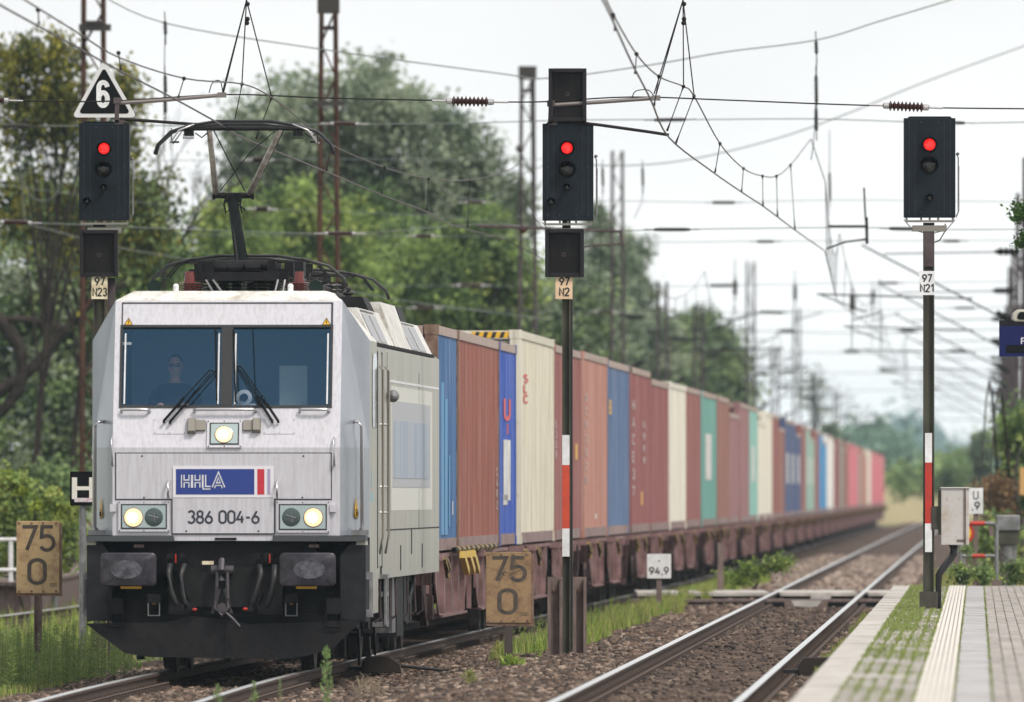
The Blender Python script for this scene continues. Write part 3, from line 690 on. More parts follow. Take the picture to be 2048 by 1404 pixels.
# handles
chrome = mat('handle_steel', (.55,.54,.56), .3, .7)
def handle(px0, py0, px1, py1, off=.07, r=.013):
    x0, z0 = L(px0, py0); x1, z1 = L(px1, py1); a = MB()
    p, q = onface(x0, z0), onface(x1, z1); n = nrm_low if (z0+z1)/2 < 2.4 else nrm_up; d = (q-p).normalized()*.03
    a.tube([p, p+n*off*.7, p+n*off+d, q+n*off-d, q+n*off*.7, q], r, 8); return a.build('handrail', chrome, loco, smooth=True)
handle(243, 823, 299, 823, r=.017); handle(389, 823, 511, 823, r=.017); handle(600, 823, 658, 823, r=.017)
handle(225, 876, 225, 930); handle(669, 876, 669, 930); handle(337, 962, 337, 994, .09); handle(555, 962, 555, 994, .09)
for s in (-1, 1):
    a = MB(); x = s*1.40; a.tube([(x-s*.08, .55, 2.68), (x, .38, 2.68), (x+s*.03, .40, 2.62), (x+s*.03, .40, 1.55), (x, .5, 1.50)], .02, 8); a.build('handrail', chrome, loco, smooth=True)
    a = MB(); a.box((s*1.40, .42, 1.49), (.20, .16, .06)); a.build('handrail_foot', M['galv'], loco)
# wipers
def wiper(p0, p1, tip0, tip1):
    a = MB()
    for px, py, qx, qy in (p0, p1):
        x, z = L(px, py); x2, z2 = L(qx, qy); mx_, mz_ = (x+x2)/2, (z+z2)/2
        a.tube([onface(x, z, .03), onface(x, z, .07), onface(x*.55+x2*.45, z*.55+z2*.45, .075)], .015, 6); a.tube([onface(x*.55+x2*.45, z*.55+z2*.45, .075), onface(x2, z2, .04)], .007, 5)
    x, z = L(*tip0); x2, z2 = L(*tip1); a.tube([onface(x, z, .03), onface(x2, z2, .03)], .009, 5)
    x3, z3 = L((p0[2]+p1[2])/2, (p0[3]+p1[3])/2); a.tube([onface(L(p0[2],p0[3])[0], L(p0[2],p0[3])[1], .04), onface(L(p1[2],p1[3])[0], L(p1[2],p1[3])[1], .04)], .007, 5)
    return a.build('wiper', M['black'], loco)
wiper((328,846,420,742), (340,848,431,746), (431,658), (434,803)); wiper((545,846,474,735), (557,846,483,736), (468,660), (471,806))
# warning triangles
yel = M['yellow']
def tri(px, py, r, par=None):
    x, z = L(px, py); a = MB(); n = nrm_up if z > 2.4 else nrm_low
    o = onface(x, z, .008); u, v = Vector((1,0,0)), (upv if z > 2.4 else Vector((0,0,1)))
    a.prism([(-r,-r*.8),(r,-r*.8),(0,r*.95)], o, u, v, n*.002); k = a.build('warning_triangle', yel, loco)
    a = MB(); ribbon(a, [(-r*.86,-r*.7),(r*.86,-r*.7),(0,r*.8),(-r*.86,-r*.7)], r*.14, o+n*.003, u, v, Vector((0,0,0))); ribbon(a, [(r*.12,r*.4),(-r*.12,-.05*r),(r*.15,-.1*r),(-.05*r,-.5*r)], r*.13, o+n*.0035, u, v, Vector((0,0,0))); a.build('triangle_print', M['black'], k)
tri(257, 644, .05); tri(653, 644, .05)
for s in (-1, 1):   # small stickers on the cheeks
    p = Vector((s*(XF+.14), .46, 0)); n = Vector((s*.9, -.275, 0)).normalized(); u = Vector((.275*1, s*.9, 0)).normalized()*s*1
    u = Vector((0,0,1)).cross(n)*-1; u.normalize(); u = -u if u.x < 0 else u
    a = MB(); o = p+Vector((0,0,1.80))+n*.012; a.prism([(-.05,-.06),(.05,-.06),(0,.07)], o, u, (0,0,1), n*.002)
    a.lathe(p+Vector((0,0,1.69))+n*.012, p+Vector((0,0,1.69))+n*.02, [(0,.055),(.003,.055)], 16); k = a.build('cheek_sticker', yel, loco)
    a = MB(); a.box(p+Vector((0,0,1.69))+n*.017, (.02,.02,.05)); ribbon(a, arc(0,0,.05,.05,0,360,16), .010, p+Vector((0,0,1.69))+n*.018, u, Vector((0,0,1)), Vector((0,0,0))); a.build('sticker_print', M['black'], k)
# steps / buffer beam
for x0, x1 in ((-1.49, -.56), (.50, 1.49)):
    a = MB(); a.bb(x0, x1, -.10, .5, 1.40, 1.455)
    a.build('front_step', mat('step_steel', (.055,.06,.065), .6), loco)
    a = MB(); 
    n_ = int((x1-x0)/.03)
    for i in range(n_): a.bb(x0+i*.03+.006, x0+i*.03+.02, -.10, .3, 1.4555, 1.463)
    a.build('step_grip', M['blackpaint'], loco)
a = MB(); a.bb(-.555, .495, -.005, .2, 1.405, 1.4395); a.build('lower_lip', front_m, loco)
a = MB(); a.bb(-.12, .11, -.03, .05, 1.415, 1.438); a.build('lip_catch', M['blackpaint'], loco)
a = MB(); a.bb(-1.40, 1.40, .30, .55, .55, 1.40); a.bb(-.95, .95, .10, .30, 1.05, 1.40); a.build('buffer_beam', M['blackpaint'], loco)
a = MB(); a.bb(-.62, .6, .05, .1, .60, 1.10); a.prism([(-.36,.70),(.34,.70),(.52,1.12),(-.55,1.12)], (0,-.02,0), (1,0,0), (0,0,1), (0,.06,0)); a.build('coupler_plate', mat('beam_black', (.016,.015,.016), .6, col2=(.008,.008,.008), vscale=7, spec=.25), loco)
# outer pillars
for s in (-1, 1):
    a = MB(); a.prism([(s*1.49,1.36),(s*1.33,1.38),(s*1.22,1.25),(s*1.22,.58),(s*1.49,.54)], (0,-.02,0), (1,0,0), (0,0,1), (0,.8,0)); a.build('corner_pillar', mat('pillar_black', (.020,.020,.023), .6, col2=(.012,.012,.014), vscale=6, spec=.25), loco)
    a = MB(); a.bb(s*1.44-.05, s*1.44+.05, -.03, .5, 1.36, 1.42); a.build('pillar_cap', side_m, loco)
    a = MB()
    for z in (.62, 1.02): a.bb(s*1.50-.03, s*1.50+.05, .1, .42, z-.03, z+.05)
    a.tube([(s*1.53,.12,.62),(s*1.53,.12,1.05)], .018, 6); a.tube([(s*1.53,.40,.62),(s*1.53,.40,1.05)], .018, 6); a.build('step', M['galv'], loco)
# obstacle deflector
ps = [L(172,1247), L(250,1306), L(300,1314), L(440,1316), L(455,1316), L(560,1318), L(612,1312), L(668,1296), L(728,1238), L(690,1240), L(640,1244), L(500,1248), L(452,1240), L(380,1232), L(330,1245), L(230,1246)]
a = MB(); a.prism(ps, (0,-.10,0), (1,0,0), (0,0,1), (0,.05,0)); df = a.build('obstacle_deflector', mat('deflector_black', (.015,.013,.014), .55, col2=(.009,.008,.009), vscale=5, bump=.3, bscale=9, spec=.22), loco)
a = MB(); x, z = L(451, 1242); x2, z2 = L(450, 1315); a.bb(x-.008, x+.008, -.106, -.10, z2, z); a.build('deflector_seam', M['blackpaint'], df)
a = MB(); a.bb(-1.2, 1.2, -.04, .25, .40, .62); a.build('deflector_stay', M['black'], df)
# buffers
for s, pxc in ((-1, 261.5), (1, 619.5)):
    x, z = L(pxc, 1138.5); hw, hh_ = .298, .178
    a = MB()
    ring = []
    for cxx, czz, a0 in ((hw-.05, hh_-.05, 0), (-hw+.05, hh_-.05, 90), (-hw+.05, -hh_+.05, 180), (hw-.05, -hh_+.05, 270)):
        for i in range(5): t_ = R(a0+i*22.5); ring.append((cxx+.05*math.cos(t_), czz+.05*math.sin(t_)))
    k = len(ring); bm = mat('buffer_face', (.055,.05,.062), .45, .1, spec=.4, col2=(.02,.018,.024), vscale=6, bump=.2, bscale=15)
    vs = []
    for q_, yy in ((1, -.40), (1, -.44), (.93, -.455), (.55, -.468), (.2, -.472)): vs += [(x+px_*q_, yy, z+pz_*q_) for px_, pz_ in ring]
    fs = [(j*k+i, j*k+(i+1) % k, (j+1)*k+(i+1) % k, (j+1)*k+i) for j in range(4) for i in range(k)]+[tuple(range(4*k, 5*k))]+[tuple(range(k-1, -1, -1))]
    a.add(vs, fs); bf = a.build('buffer', bm, loco, auto=True)
    a = MB(); a.lathe((x, -.41, z), (x, .35, z), [(0,.13),(.3,.13),(.31,.17),(.76,.17)], 18); a.build('buffer_stock', M['blackpaint'], bf)
    a = MB(); rr = []
    ell = [(.17*math.cos(R(i*20)), .10*math.sin(R(i*20))) for i in range(18)]
    a.prism(ell, (x+.02*s, -.4735, z), (1,0,0), (0,0,1), (0,.001,0)); a.build('grease_patch', mat('grease', (.03,.028,.035), .22, .0, col2=(.10,.10,.12), vscale=14), bf)
    a = MB(); a.bb(x-.02*s-.105, x-.02*s+.105, -.38, -.2, z-.205, z-.178); a.build('yellow_mark', M['yellow'], bf)
# air hoses
for pts, en in (([(342,1128),(340,1148),(343,1180),(352,1205),(362,1214)], 0), ([(371,1128),(366,1150),(365,1180),(370,1204),(384,1217)], 1), ([(520,1130),(523,1148),(517,1180),(508,1204),(500,1216)], 1), ([(551,1130),(549,1160),(546,1185),(538,1208),(526,1216)], 0)):
    a = MB(); q = [L(*p) for p in pts]; a.tube([(x, -.14-.05*math.sin(i*.8), z) for i, (x, z) in enumerate(q)], .034, 8); hs_ = a.build('brake_hose', M['rubber'], loco, smooth=True)
    a = MB(); a.tube([(q[0][0], .05, q[0][1]+.03), (q[0][0], -.14, q[0][1]+.03), (q[0][0], -.14, q[0][1]-.03)], .042, 8); a.box((q[-1][0], -.16, q[-1][1]), (.09, .08, .07)); a.build_split('hose_coupling', M['blackpaint'], hs_)
    if en: a = MB(); a.ball((q[-1][0]+(.04 if q[-1][0] < 0 else -.04), -.2, q[-1][1]-.01), (.028,.02,.018)); a.build('coupling_tap', M['red'], hs_)
for px in (352, 540): fbox(px-1, 1108, px+1.2, 1126, .06, .02, M['red'], 'valve_lever')
for px in (348, 361, 535, 520): fbox(px-14, 1106, px+10, 1128, .04, -.01, M['blackpaint'], 'valve_block')
# screw coupling
a = MB(); x, z = L(446, 1140)
a.lathe((x-.12, -.10, z), (x+.12, -.10, z), [(0,.05),(.24,.05)], 12); a.tube([(x, -.02, z+.06), (x, -.22, z+.10), (x, -.30, z), (x, -.26, z-.10)], .035, 8)
for s in (-1, 1): a.tube([(x+s*.055, -.12, z), (x+s*.06, -.20, z-.30), (x+s*.10, -.18, z-.46)], .020, 6)
a.tube([(x-.03,-.2,z-.2),(x-.07,-.21,z-.40),(x,-.22,z-.48),(x+.07,-.21,z-.40),(x+.03,-.2,z-.2)], .022, 6)
a.lathe((x, -.15, z-.40), (x, -.24, z-.40), [(0,.055),(.09,.05)], 12); a.tube([(x+.03, -.2, z-.44), (x+.12, -.22, z-.52), (x+.19, -.22, z-.60)], .015, 6)
a.build('screw_coupling', mat('coupling_steel', (.07,.062,.07), .5, .4), loco)
# cable sockets hanging under the beam
for px in (308, 583):
    fb = fbox(px-12, 1188, px+14, 1206, .14, .0, M['blackpaint'], 'multiple_unit_socket'); x, z = L(px+1, 1218)
    a = MB(); a.tube([(x-.06, -.13, z+.10), (x-.06, -.13, z-.07), (x+.06, -.13, z-.07), (x+.06, -.13, z+.10)], .009, 5); a.build('cable_bracket', M['galv'], fb)
    tri(px, 1205, .03)
    bpy.data.objects[-1] if False else None
for px, s in ((232, -1), (668, 1)):
    fbox(px-14, 1196, px+14, 1228, .10, -.02, M['blackpaint'], 'coupler_box'); x, z = L(px, 1240)
    a = MB(); a.tube([(x-.08,-.13,z+.08),(x-.08,-.13,z-.07),(x+.08,-.13,z-.07),(x+.08,-.13,z+.08)], .012, 5); a.build('coupler_bracket', M['galv'] if False else M['blackpaint'], loco)
for px, py in ((278,1092),(628,1092)): fbox(px-10, py-3, px+10, py+3, .012, -.29+.30, M['conc_post'], 'data_plate')
fbox(405, 1122, 428, 1129, .01, .06, M['cream_plate'], 'data_plate')
# roof horns, domes, washer nozzles
for px in (305, 629):
    x, z = L(px, 573); a = MB(); a.lathe((x, .85, z), (x, 1.25, z), [(0,.075),(.01,.074),(.02,.03),(.4,.02)], 18); a.box((x, .95, 4.10), (.03,.1,.08)); a.build('horn', mat('horn_green', (.008,.018,.015), .5, spec=.2), loco)
for px in (348, 578):
    x, z = L(px, 576); a = MB(); a.tube([(x, .9, 4.05), (x, .9, 4.12)], .03, 8); a.ball((x, .9, 4.13), .032); a.build('antenna', M['white'], loco)
a = MB(); a.bb(-.5,.6,2.61,2.7,4.06,4.085); a.build('roof_edge', M['blackpaint'], loco)

# ---- side details (right side of the body, x = 1.49)
def sbox(y0, y1, z0, z1, t, m, name, par=None, lift=.0): a = MB(); a.bb(1.49+lift, 1.49+lift+t, y0, y1, z0, z1); return a.build(name, m, par or loco)
door = sbox(2.7, 3.55, 1.12, 3.42, .006, side_m, 'cab_door')
a = MB(); q = [(1.497, 1.55, 2.62), (1.497, 2.35, 2.62), (1.497, 2.45, 2.75), (1.497, 2.45, 3.35), (1.497, 2.3, 3.42), (1.497, 1.6, 3.42), (1.497, 1.45, 3.3), (1.497, 1.45, 2.74)]
a.add(q, [tuple(range(8))]); a.build('side_window', mat('side_glass', (.02,.025,.035), .08), loco)
for y, w_ in ((2.62, .06), (3.62, .06)): sbox(y, y+w_*2.5, 1.1, 3.45, .006, M['blackpaint'], 'door_seal')
for y in (3.0, 4.4):
    a = MB(); a.tube([(1.495, y, 3.3), (1.535, y, 3.25), (1.535, y, 1.45), (1.50, y, 1.25)], .013, 8); a.build('handrail', mat('door_rail', (.26,.24,.21), .5, .3), loco, smooth=True)
for z in (2.66, 1.98, 1.7): a = MB(); a.tube([(1.50, 3.4, z), (1.53, 3.4, z), (1.53, 3.9, z), (1.50, 3.9, z)], .015, 6); a.build('door_grab', chrome, loco)
a = MB(); a.ball((1.56, 4.9, 2.98), (.07,.10,.07)); a.build('side_lamp', M['galv'], loco)
sbox(3.3, 3.7, 1.02, 1.28, .002, M['black'], 'step_recess', lift=.001); sbox(3.3,3.75,.98,1.03,.08,M['galv'],'step_tread')
poster = sbox(6.0, 16.6, 1.72, 3.10, .003, mat('poster_border', (.60,.60,.55), .5), 'side_poster')
pm = mat('poster_stripes', (.36,.40,.46), .5, col2=(.24,.31,.42), vscale=2.2, stretch=(1, 1.1, .03), lo=.42, hi=.56)
sbox(6.2, 16.0, 1.98, 2.94, .003, mat('poster_field', (.40,.41,.44), .5), 'poster_field', poster, .004)
sbox(6.5, 15.6, 2.08, 2.72, .003, pm, 'poster_stripes', poster, .008)
a = MB()
for y in (4.95, 13.2): a.bb(1.4905, 1.4935, y, y+.03, 1.52, 3.46) if y < 10 else None
a.bb(1.4905, 1.4935, 4.8, 18.58, 1.50, 1.515); a.bb(1.4905, 1.4935, 13.0, 13.05, 1.515, 3.3); a.build('panel_seams', M['blackpaint'], loco)
sbox(5.0, 18.4, 3.14, 3.165, .004, M['white'], 'white_line')
for y, z0 in ((8.2, 1.05), (11.0, 1.22), (13.8, 1.05)): sbox(y, y+.22, z0, z0+.28, .002, M['black'], 'tie_down_slot', lift=.001)
for s in (-1, 1): a = MB(); a.bb(s*1.485-.02, s*1.485+.02, .9, 2.55, .62, .98) if s > 0 else a.bb(s*1.485-.02, s*1.485+.02, .9, 2.55, .62, .98); a.build('cab_skirt', side_m, loco)
# teal sticker and marks by the cab
a = MB(); a.add([(1.4925,1.2,1.98),(1.4925,1.45,1.98),(1.4925,1.32,2.2)], [(0,1,2)]); a.bb(1.4905,1.4925,1.15,1.5,1.82,1.92); a.build('teal_sticker', mat('teal_print', (.15,.42,.50), .5), loco)
# ---- underframe: bogies with wheels
wheelm = mat('wheel_steel', (.06,.05,.045), .6, .5)
def wheelset(par, y, r, gauge=.7525, m=None):
    a = MB()
    for s in (-1, 1): a.lathe((s*(gauge-.075), y, r), (s*(gauge+.065), y, r), [(0,r+.028),(.03,r+.028),(.04,r),(.14,r-.004),(.14,r*.8),(.10,r*.75),(.10,.12),(.15,.10)] if s > 0 else [(0,r+.028),(.03,r+.028),(.04,r),(.14,r-.004),(.14,r*.8),(.10,r*.75),(.10,.12),(.15,.10)], 28)
    a.lathe((-gauge, y, r), (gauge, y, r), [(0,.09),(2*gauge,.09)], 10)
    return a.build('wheelset', m or wheelm, par, auto=True)
for yb0 in (2.7, 13.1):
    a = MB()
    for s in (-1, 1):
        a.bb(s*1.05-.09, s*1.05+.09, yb0-.5, yb0+3.2, .55, .80); a.bb(s*1.18-.10, s*1.18+.10, yb0-.25, yb0+.25, .42, .78); a.bb(s*1.18-.10, s*1.18+.10, yb0+2.35, yb0+2.85, .42, .78)
        for y in (yb0-.55, yb0+.55, yb0+2.05, yb0+3.1): a.lathe((s*1.2, y, .70), (s*1.2, y, .98), [(0,.11),(.28,.11)], 10)
        a.tube([(s*1.3, yb0+.4, .6), (s*1.3, yb0+2.2, .86)], .05, 8)
        for y in (yb0-.3, yb0+2.3): a.bb(s*1.02-.04, s*1.02+.04, y-.75, y-.6, .12, .6)
        a.tube([(s*1.33, yb0-.6, .95), (s*1.35, yb0-.5, .45), (s*1.33, yb0-.1, .40), (s*1.35, yb0+.1, .9)], .018, 6)
    bg_ = a.build('bogie', M['blackpaint'], loco)
    wheelset(bg_, yb0, .625); wheelset(bg_, yb0+2.6, .625)
for y0, y1, z0, m in ((6.6, 7.6, .42, M['blackpaint']), (7.8, 8.6, .35, mat('box_grey', (.12,.115,.12), .5)), (8.9, 10.6, .30, M['blackpaint']), (10.8, 12.0, .45, M['blackpaint'])):
    for s in (-1, 1): a = MB(); a.bb(s*1.15-.27, s*1.15+.27, y0, y1, z0, .975); a.build('equipment_box', m, loco)
for y in (3.9, 5.6, 6.3, 7.7, 10.7, 12.6, 14.5):
    a = MB(); a.tube([(1.46, y, .97), (1.47, y, .55), (1.40, y, .5)], .016, 6); a.build('pipe', M['rust_grey'], loco)
for y in (4.3,):
    a = MB()
    for z in (.45, .78): a.bb(1.36, 1.52, y, y+.45, z, z+.05)
    for yy in (y, y+.43): a.tube([(1.50, yy, .47), (1.50, yy, .97)], .02, 6)
    a.build('ladder_step', M['galv'], loco)
a = MB(); a.prism([(0,.12),(0,.45),(-.35,.45)], (1.3, 5.9, 0), (0,1,0), (0,0,1), (.03,0,0)); a.prism([(0,.05),(0,.45),(-.3,.45)], (1.3, 2.2, 0), (0,1,0), (0,0,1), (.03,0,0)); a.build_split('sand_bracket', M['blackpaint'], loco)

# ---- pantographs
pb = M['blackpaint']; armm = mat('panto_arm', (.006,.008,.008), .75, 0, spec=.08); alu = mat('aluminium_tube', (.55,.52,.50), .4, .3, col2=(.26,.22,.20), vscale=10, stretch=(1,1,.2))
def Lp(px, py, d):        # pixel at depth d behind the face -> local point
    s = F/(YL+d); x = (px-CX)/s-LX; z = CAMZ+(CY-py)/s
    return Vector(((x-d*math.sin(AL))/math.cos(AL), d, z))
def ins_stack(mb, x, y, z0, z1, r, n=6, m=None):
    prof = [(0, r*.5)]; h = (z1-z0)/n
    for i in range(n): prof += [(i*h+h*.15, r*.5), (i*h+h*.35, r), (i*h+h*.55, r*.95), (i*h+h*.75, r*.5)]
    mb.lathe((x, y, z0), (x, y, z1), prof+[(z1-z0, r*.5)], 16)
def head(mb, mb2, mb3, y0, zc, x0=0.0, w_=.98, drop=.40):
    """collector head: two carbon strips with down-curved horns"""
    for dy in (-.20, .20):
        pts = [(x0-w_, y0+dy*.6, zc-drop), (x0-w_*.97, y0+dy*.7, zc-drop*.72), (x0-w_*.82, y0+dy, zc-drop*.32), (x0-w_*.62, y0+dy, zc-.05), (x0-w_*.3, y0+dy, zc), (x0+w_*.3, y0+dy, zc), (x0+w_*.62, y0+dy, zc-.05), (x0+w_*.82, y0+dy, zc-drop*.32), (x0+w_*.97, y0+dy*.7, zc-drop*.72), (x0+w_, y0+dy*.6, zc-drop)]
        mb.tube(pts, .016, 7); mb.tube([(x0-w_*.6, y0+dy, zc-.075), (x0-.2, y0+dy, zc-.03), (x0+.2, y0+dy, zc-.03), (x0+w_*.6, y0+dy, zc-.075)], .019, 7)
        for s in (-1, 1): mb3.tube([(x0+s*w_*.55, y0+dy*1.3, zc-.035), (x0+s*w_*.72, y0+dy*1.3, zc-.10), (x0+s*w_*.82, y0+dy*1.3, zc-.24)], .010, 6)
def insul_set(par, y, xs, z0, z1, r, m):
    for x in xs: a = MB(); ins_stack(a, x, y, z0, z1, r, 5); a.build('insulator', m, par, smooth=False)
pan = MB()
# raised pantograph; base about 3.6 m behind the nose
d0 = 3.6
base = MB()
c = Lp(480, 548, d0)
zb_ = Lp(480, 556, d0).z
base.bb(c.x-.55, c.x+.45, d0-.5, d0+.9, zb_-.03, zb_+.06)
for px in (438, 470, 505): q = Lp(px, 535, d0); base.lathe((q.x-.08, d0, q.z), (q.x+.09, d0, q.z), [(0,.07),(.17,.07)], 12)
q0, q1 = Lp(430, 530, d0), Lp(535, 530, d0); base.lathe(q0, q1, [(0,.055),((q1-q0).length,.055)], 12)
for px in (405, 420, 512, 540, 575, 600): q = Lp(px, 538, d0); base.box((q.x, d0+rng.uniform(-.3,.6), q.z), (.10, .5, .16))
q = Lp(458, 553, d0); base.box((q.x, d0-.3, q.z), (.95, .1, .07)); q = Lp(560, 553, d0); base.box((q.x, d0-.2, q.z), (.22, .2, .10))
pr = base.build('pantograph', pb, loco)
k0, k1 = Lp(487, 548, d0+.2), Lp(465, 398, d0+1.7)
a = MB(); a.tube([k0, k1], .075, 12, r2=.058); a.build('lower_arm', armm, pr, smooth=True)
a = MB(); a.tube([Lp(480, 560, d0-.1), Lp(462, 405, d0+1.6)], .014, 6); a.tube([Lp(476, 560, d0-.1), Lp(470, 548, d0)], .02, 6); a.build('control_rod', pb, pr)
a = MB(); e0, e1 = Lp(425, 391, d0+1.7), Lp(508, 391, d0+1.7); a.lathe(e0, e1, [(0,.03),(.001,.045),(.03,.045),(.031,.033),((e1-e0).length-.03,.033),((e1-e0).length-.029,.045),((e1-e0).length,.045)], 12)
a.box(Lp(466, 396, d0+1.7), (.16,.10,.10))
for px in (452, 484): a.tube([Lp(px, 392, d0+1.6), Lp(px-4, 410, d0+1.6), Lp(px, 426, d0+1.6), Lp(px+6, 420, d0+1.6), Lp(466, 398, d0+1.6)], .010, 6)
a.build('knee_joint', pb, pr)
dh = d0+.6
for (a0, a1, b0, b1) in ((432,388,418,256), (499,388,562,257)):
    a = MB(); a.tube([Lp(a0, a1, d0+1.7), Lp(b0, b1, dh)], .036, 8, r2=.030); a.build('upper_arm', alu, pr, smooth=True)
a = MB(); a.tube([Lp(503,388,d0+1.8), Lp(565,262,dh+.3)], .016, 6); a.tube([Lp(440,382,d0+1.7), Lp(500,305,d0+1.0), Lp(550,262,dh)], .006, 5); a.tube([Lp(490,382,d0+1.7), Lp(470,345,d0+1.3), Lp(428,262,dh)], .007, 5); a.build('brace_rod', pb, pr)
hd = MB(); h3 = MB(); hc = Lp(489.5, 243, dh)
hm = MB(); head(hm, None, h3, dh, hc.z, hc.x, .98, .36)
hobj = hm.build('collector_head', mat('horn_black', (.025,.025,.028), .35, .3), pr, smooth=True)
h3.build('horn_tube', chrome, hobj, smooth=True)
a = MB(); a.tube([Lp(365,257,dh), Lp(618,257,dh)], .024, 8)
for px in (378, 597):
    q = Lp(px, 266, dh); a.box(q, (.10,.22,.05))
    for k in range(4): a.tube([q+Vector((-.06,-.12,-.02-k*.014)), q+Vector((.06,-.12,-.02-k*.014))], .004, 4)
    a.tube([q+Vector((.07,0,0)), q+Vector((.14,0,-.05)), q+Vector((.2,0,.0))], .008, 5)
for px in (350, 628): q = Lp(px, 284, dh); a.box(q, (.09,.03,.02)); a.tube([q+Vector((-.04 if px < 500 else .04,0,0)), q+Vector((-.04 if px < 500 else .04,0,.15))], .005, 4)
a.build('head_suspension', pb, hobj)
# insulators under the raised pantograph and loose roof gear
for px in (379, 598): q = Lp(px, 583, 2.9); insul_set(pr, 2.9, [q.x], 4.07, 4.21, .135, M['insul_red']); a = MB(); a.lathe((q.x,2.9,4.21),(q.x,2.9,4.32),[(0,.06),(.11,.048)],12); a.build('insulator_cap', M['insul_red'], pr)
for px in (448, 472, 500, 524, 548, 424): q = Lp(px, 583, 4.4); insul_set(pr, 4.4+rng.uniform(-.2,.3), [q.x], 4.06, 4.24, .11, M['darkins'])
q = Lp(640, 583, 6.0); insul_set(pr, 5.0, [q.x-.02], 4.0, 4.27, .10, M['darkins'])
q = Lp(664, 583, 6.0); insul_set(pr, 6.6, [q.x-.02, q.x-.30], 4.0, 4.25, .10, M['darkins'])
a = MB()
for px, dx in ((412,14),(426,18),(556,-6),(570,-4)):
    a.tube([Lp(px, 560, 2.8), Lp(px+dx*.5, 572, 2.75), Lp(px+dx, 584, 2.7)], .012, 5)
a.build_split('roof_cable', M['galv'], loco)
# lowered pantograph behind, its head a low arc across the roof
def lowered(dc, pxc, py_top, wpx, n_extra):
    s = F/(YL+dc); a = MB(); h3_ = MB(); c_ = Lp(pxc, py_top, dc); w_ = wpx/2/s
    head(a, None, h3_, dc, c_.z, c_.x, w_, .34)
    o = a.build('pantograph', mat('horn_black2', (.028,.027,.027), .4, .3), loco, smooth=True)
    h3_.build('horn_tube', pb, o)
    a = MB(); zz = c_.z
    a.bb(c_.x-.60, c_.x+.6, dc-1.0, dc-.9, zz-.22, zz-.16); a.bb(c_.x-.5, c_.x+.5, dc+.6, dc+.7, zz-.20, zz-.13)
    for s_ in (-1, 1): a.tube([(c_.x+s_*.35, dc-1.2, zz-.10), (c_.x+s_*.2, dc+1.3, zz-.10)], .03, 7); a.tube([(c_.x+s_*.5, dc-.9, zz-.2), (c_.x+s_*.5, dc+1.2, zz-.2)], .028, 6)
    a.tube([(c_.x-.7, dc, zz-.06), (c_.x+.7, dc, zz-.06)], .022, 6); a.lathe((c_.x-.3, dc+1.2, zz-.12), (c_.x+.3, dc+1.2, zz-.12), [(0,.06),(.6,.06)], 10)
    for k in range(n_extra): a.box((c_.x+rng.uniform(-.6,.7), dc+rng.uniform(-1,1.2), zz-.16+rng.uniform(-.03,.05)), (rng.uniform(.06,.2), rng.uniform(.1,.3), rng.uniform(.05,.10)))
    a.build('frame', pb, o)
    for x_ in (-.5, .5): insul_set(o, dc-.9, [c_.x+x_], 3.86, zz-.2, .085, M['darkins']); insul_set(o, dc+1.2, [c_.x+x_], 3.86, zz-.2, .085, M['darkins'])
    return o
lowered(5.6, 497, 512, 392, 14)
lowered(13.6, 600, 540, 356, 6)
a = MB()
for i in range(16):
    y = 5+rng.uniform(0, 8); x = rng.uniform(-.3, .85); a.box((x, y, 4.0+rng.uniform(0,.12)), (rng.uniform(.05,.16), rng.uniform(.1,.5), rng.uniform(.06,.16)))
a.tube([(.75, 3.5, 4.20), (.8, 7, 4.17), (.7, 11, 4.16)], .02, 6); a.tube([(.5, 4, 4.22), (.62, 8, 4.2), (.4, 12, 4.2)], .02, 6)
a.build('roof_busbar', pb, loco)

# ---- driver behind the left windscreen
drv = thing('person', 'driver in a dark shirt and glasses seated behind the left windscreen', 'person', (0, 0, 0))
hp = L(342, 733); hx, hz = hp[0], hp[1]
wl = Matrix.Rotation(-AL, 4, 'Z'); org = Vector((LX, YL, 0))
drv.location = org+wl @ Vector((hx, 1.05, 2.2)); drv.rotation_euler = (0, 0, -AL)
skin = mat('skin', (.50,.27,.20), .55); shirt = mat('dark_shirt', (.02,.02,.03), .8)
H = hz-2.2
def ring_body(rings, n=20):
    mb = MB(); vs = []; fs = []
    for (cx, cy, cz, rx, ry) in rings:
        for k in range(n): t_ = 2*math.pi*k/n; vs.append((cx+rx*math.cos(t_), cy+ry*math.sin(t_), cz))
    for i in range(len(rings)-1):
        for k in range(n): k2 = (k+1) % n; fs.append((i*n+k, i*n+k2, (i+1)*n+k2, (i+1)*n+k))
    fs.append(tuple(range(n-1,-1,-1))); fs.append(tuple((len(rings)-1)*n+k for k in range(n))); mb.add(vs, fs); return mb
b = ring_body([(0,0,H-.62,.16,.11),(0,0,H-.5,.18,.12),(0,0,H-.36,.20,.125),(0,0,H-.26,.215,.11),(0,0,H-.20,.17,.09),(0,-.005,H-.165,.075,.07),(0,-.01,H-.12,.055,.058),(0,-.02,H-.095,.055,.062),(0,-.035,H-.075,.058,.075),(0,-.035,H-.04,.068,.088),(0,-.03,H+.0,.075,.094),(0,-.025,H+.05,.077,.095),(0,-.02,H+.09,.068,.085),(0,-.015,H+.118,.04,.05)])
b.ball((0,-.135,H-.01), (.013,.018,.026), 8, 6); b.ball((0,-.12,H-.052), (.025,.010,.008), 8, 6)
for s in (-1, 1): b.ball((s*.078,-.02,H), (.012,.022,.032), 8, 6); b.tube([(s*.2,0,H-.27),(s*.25,-.06,H-.45),(s*.20,-.28,H-.50)], .052, 10, r2=.04); b.tube([(s*.20,-.28,H-.50),(s*.14,-.46,H-.42)], .038, 10, r2=.028); b.ball((s*.13,-.50,H-.41), (.04,.05,.025), 10, 6)
b.build('body', skin, drv, smooth=True)
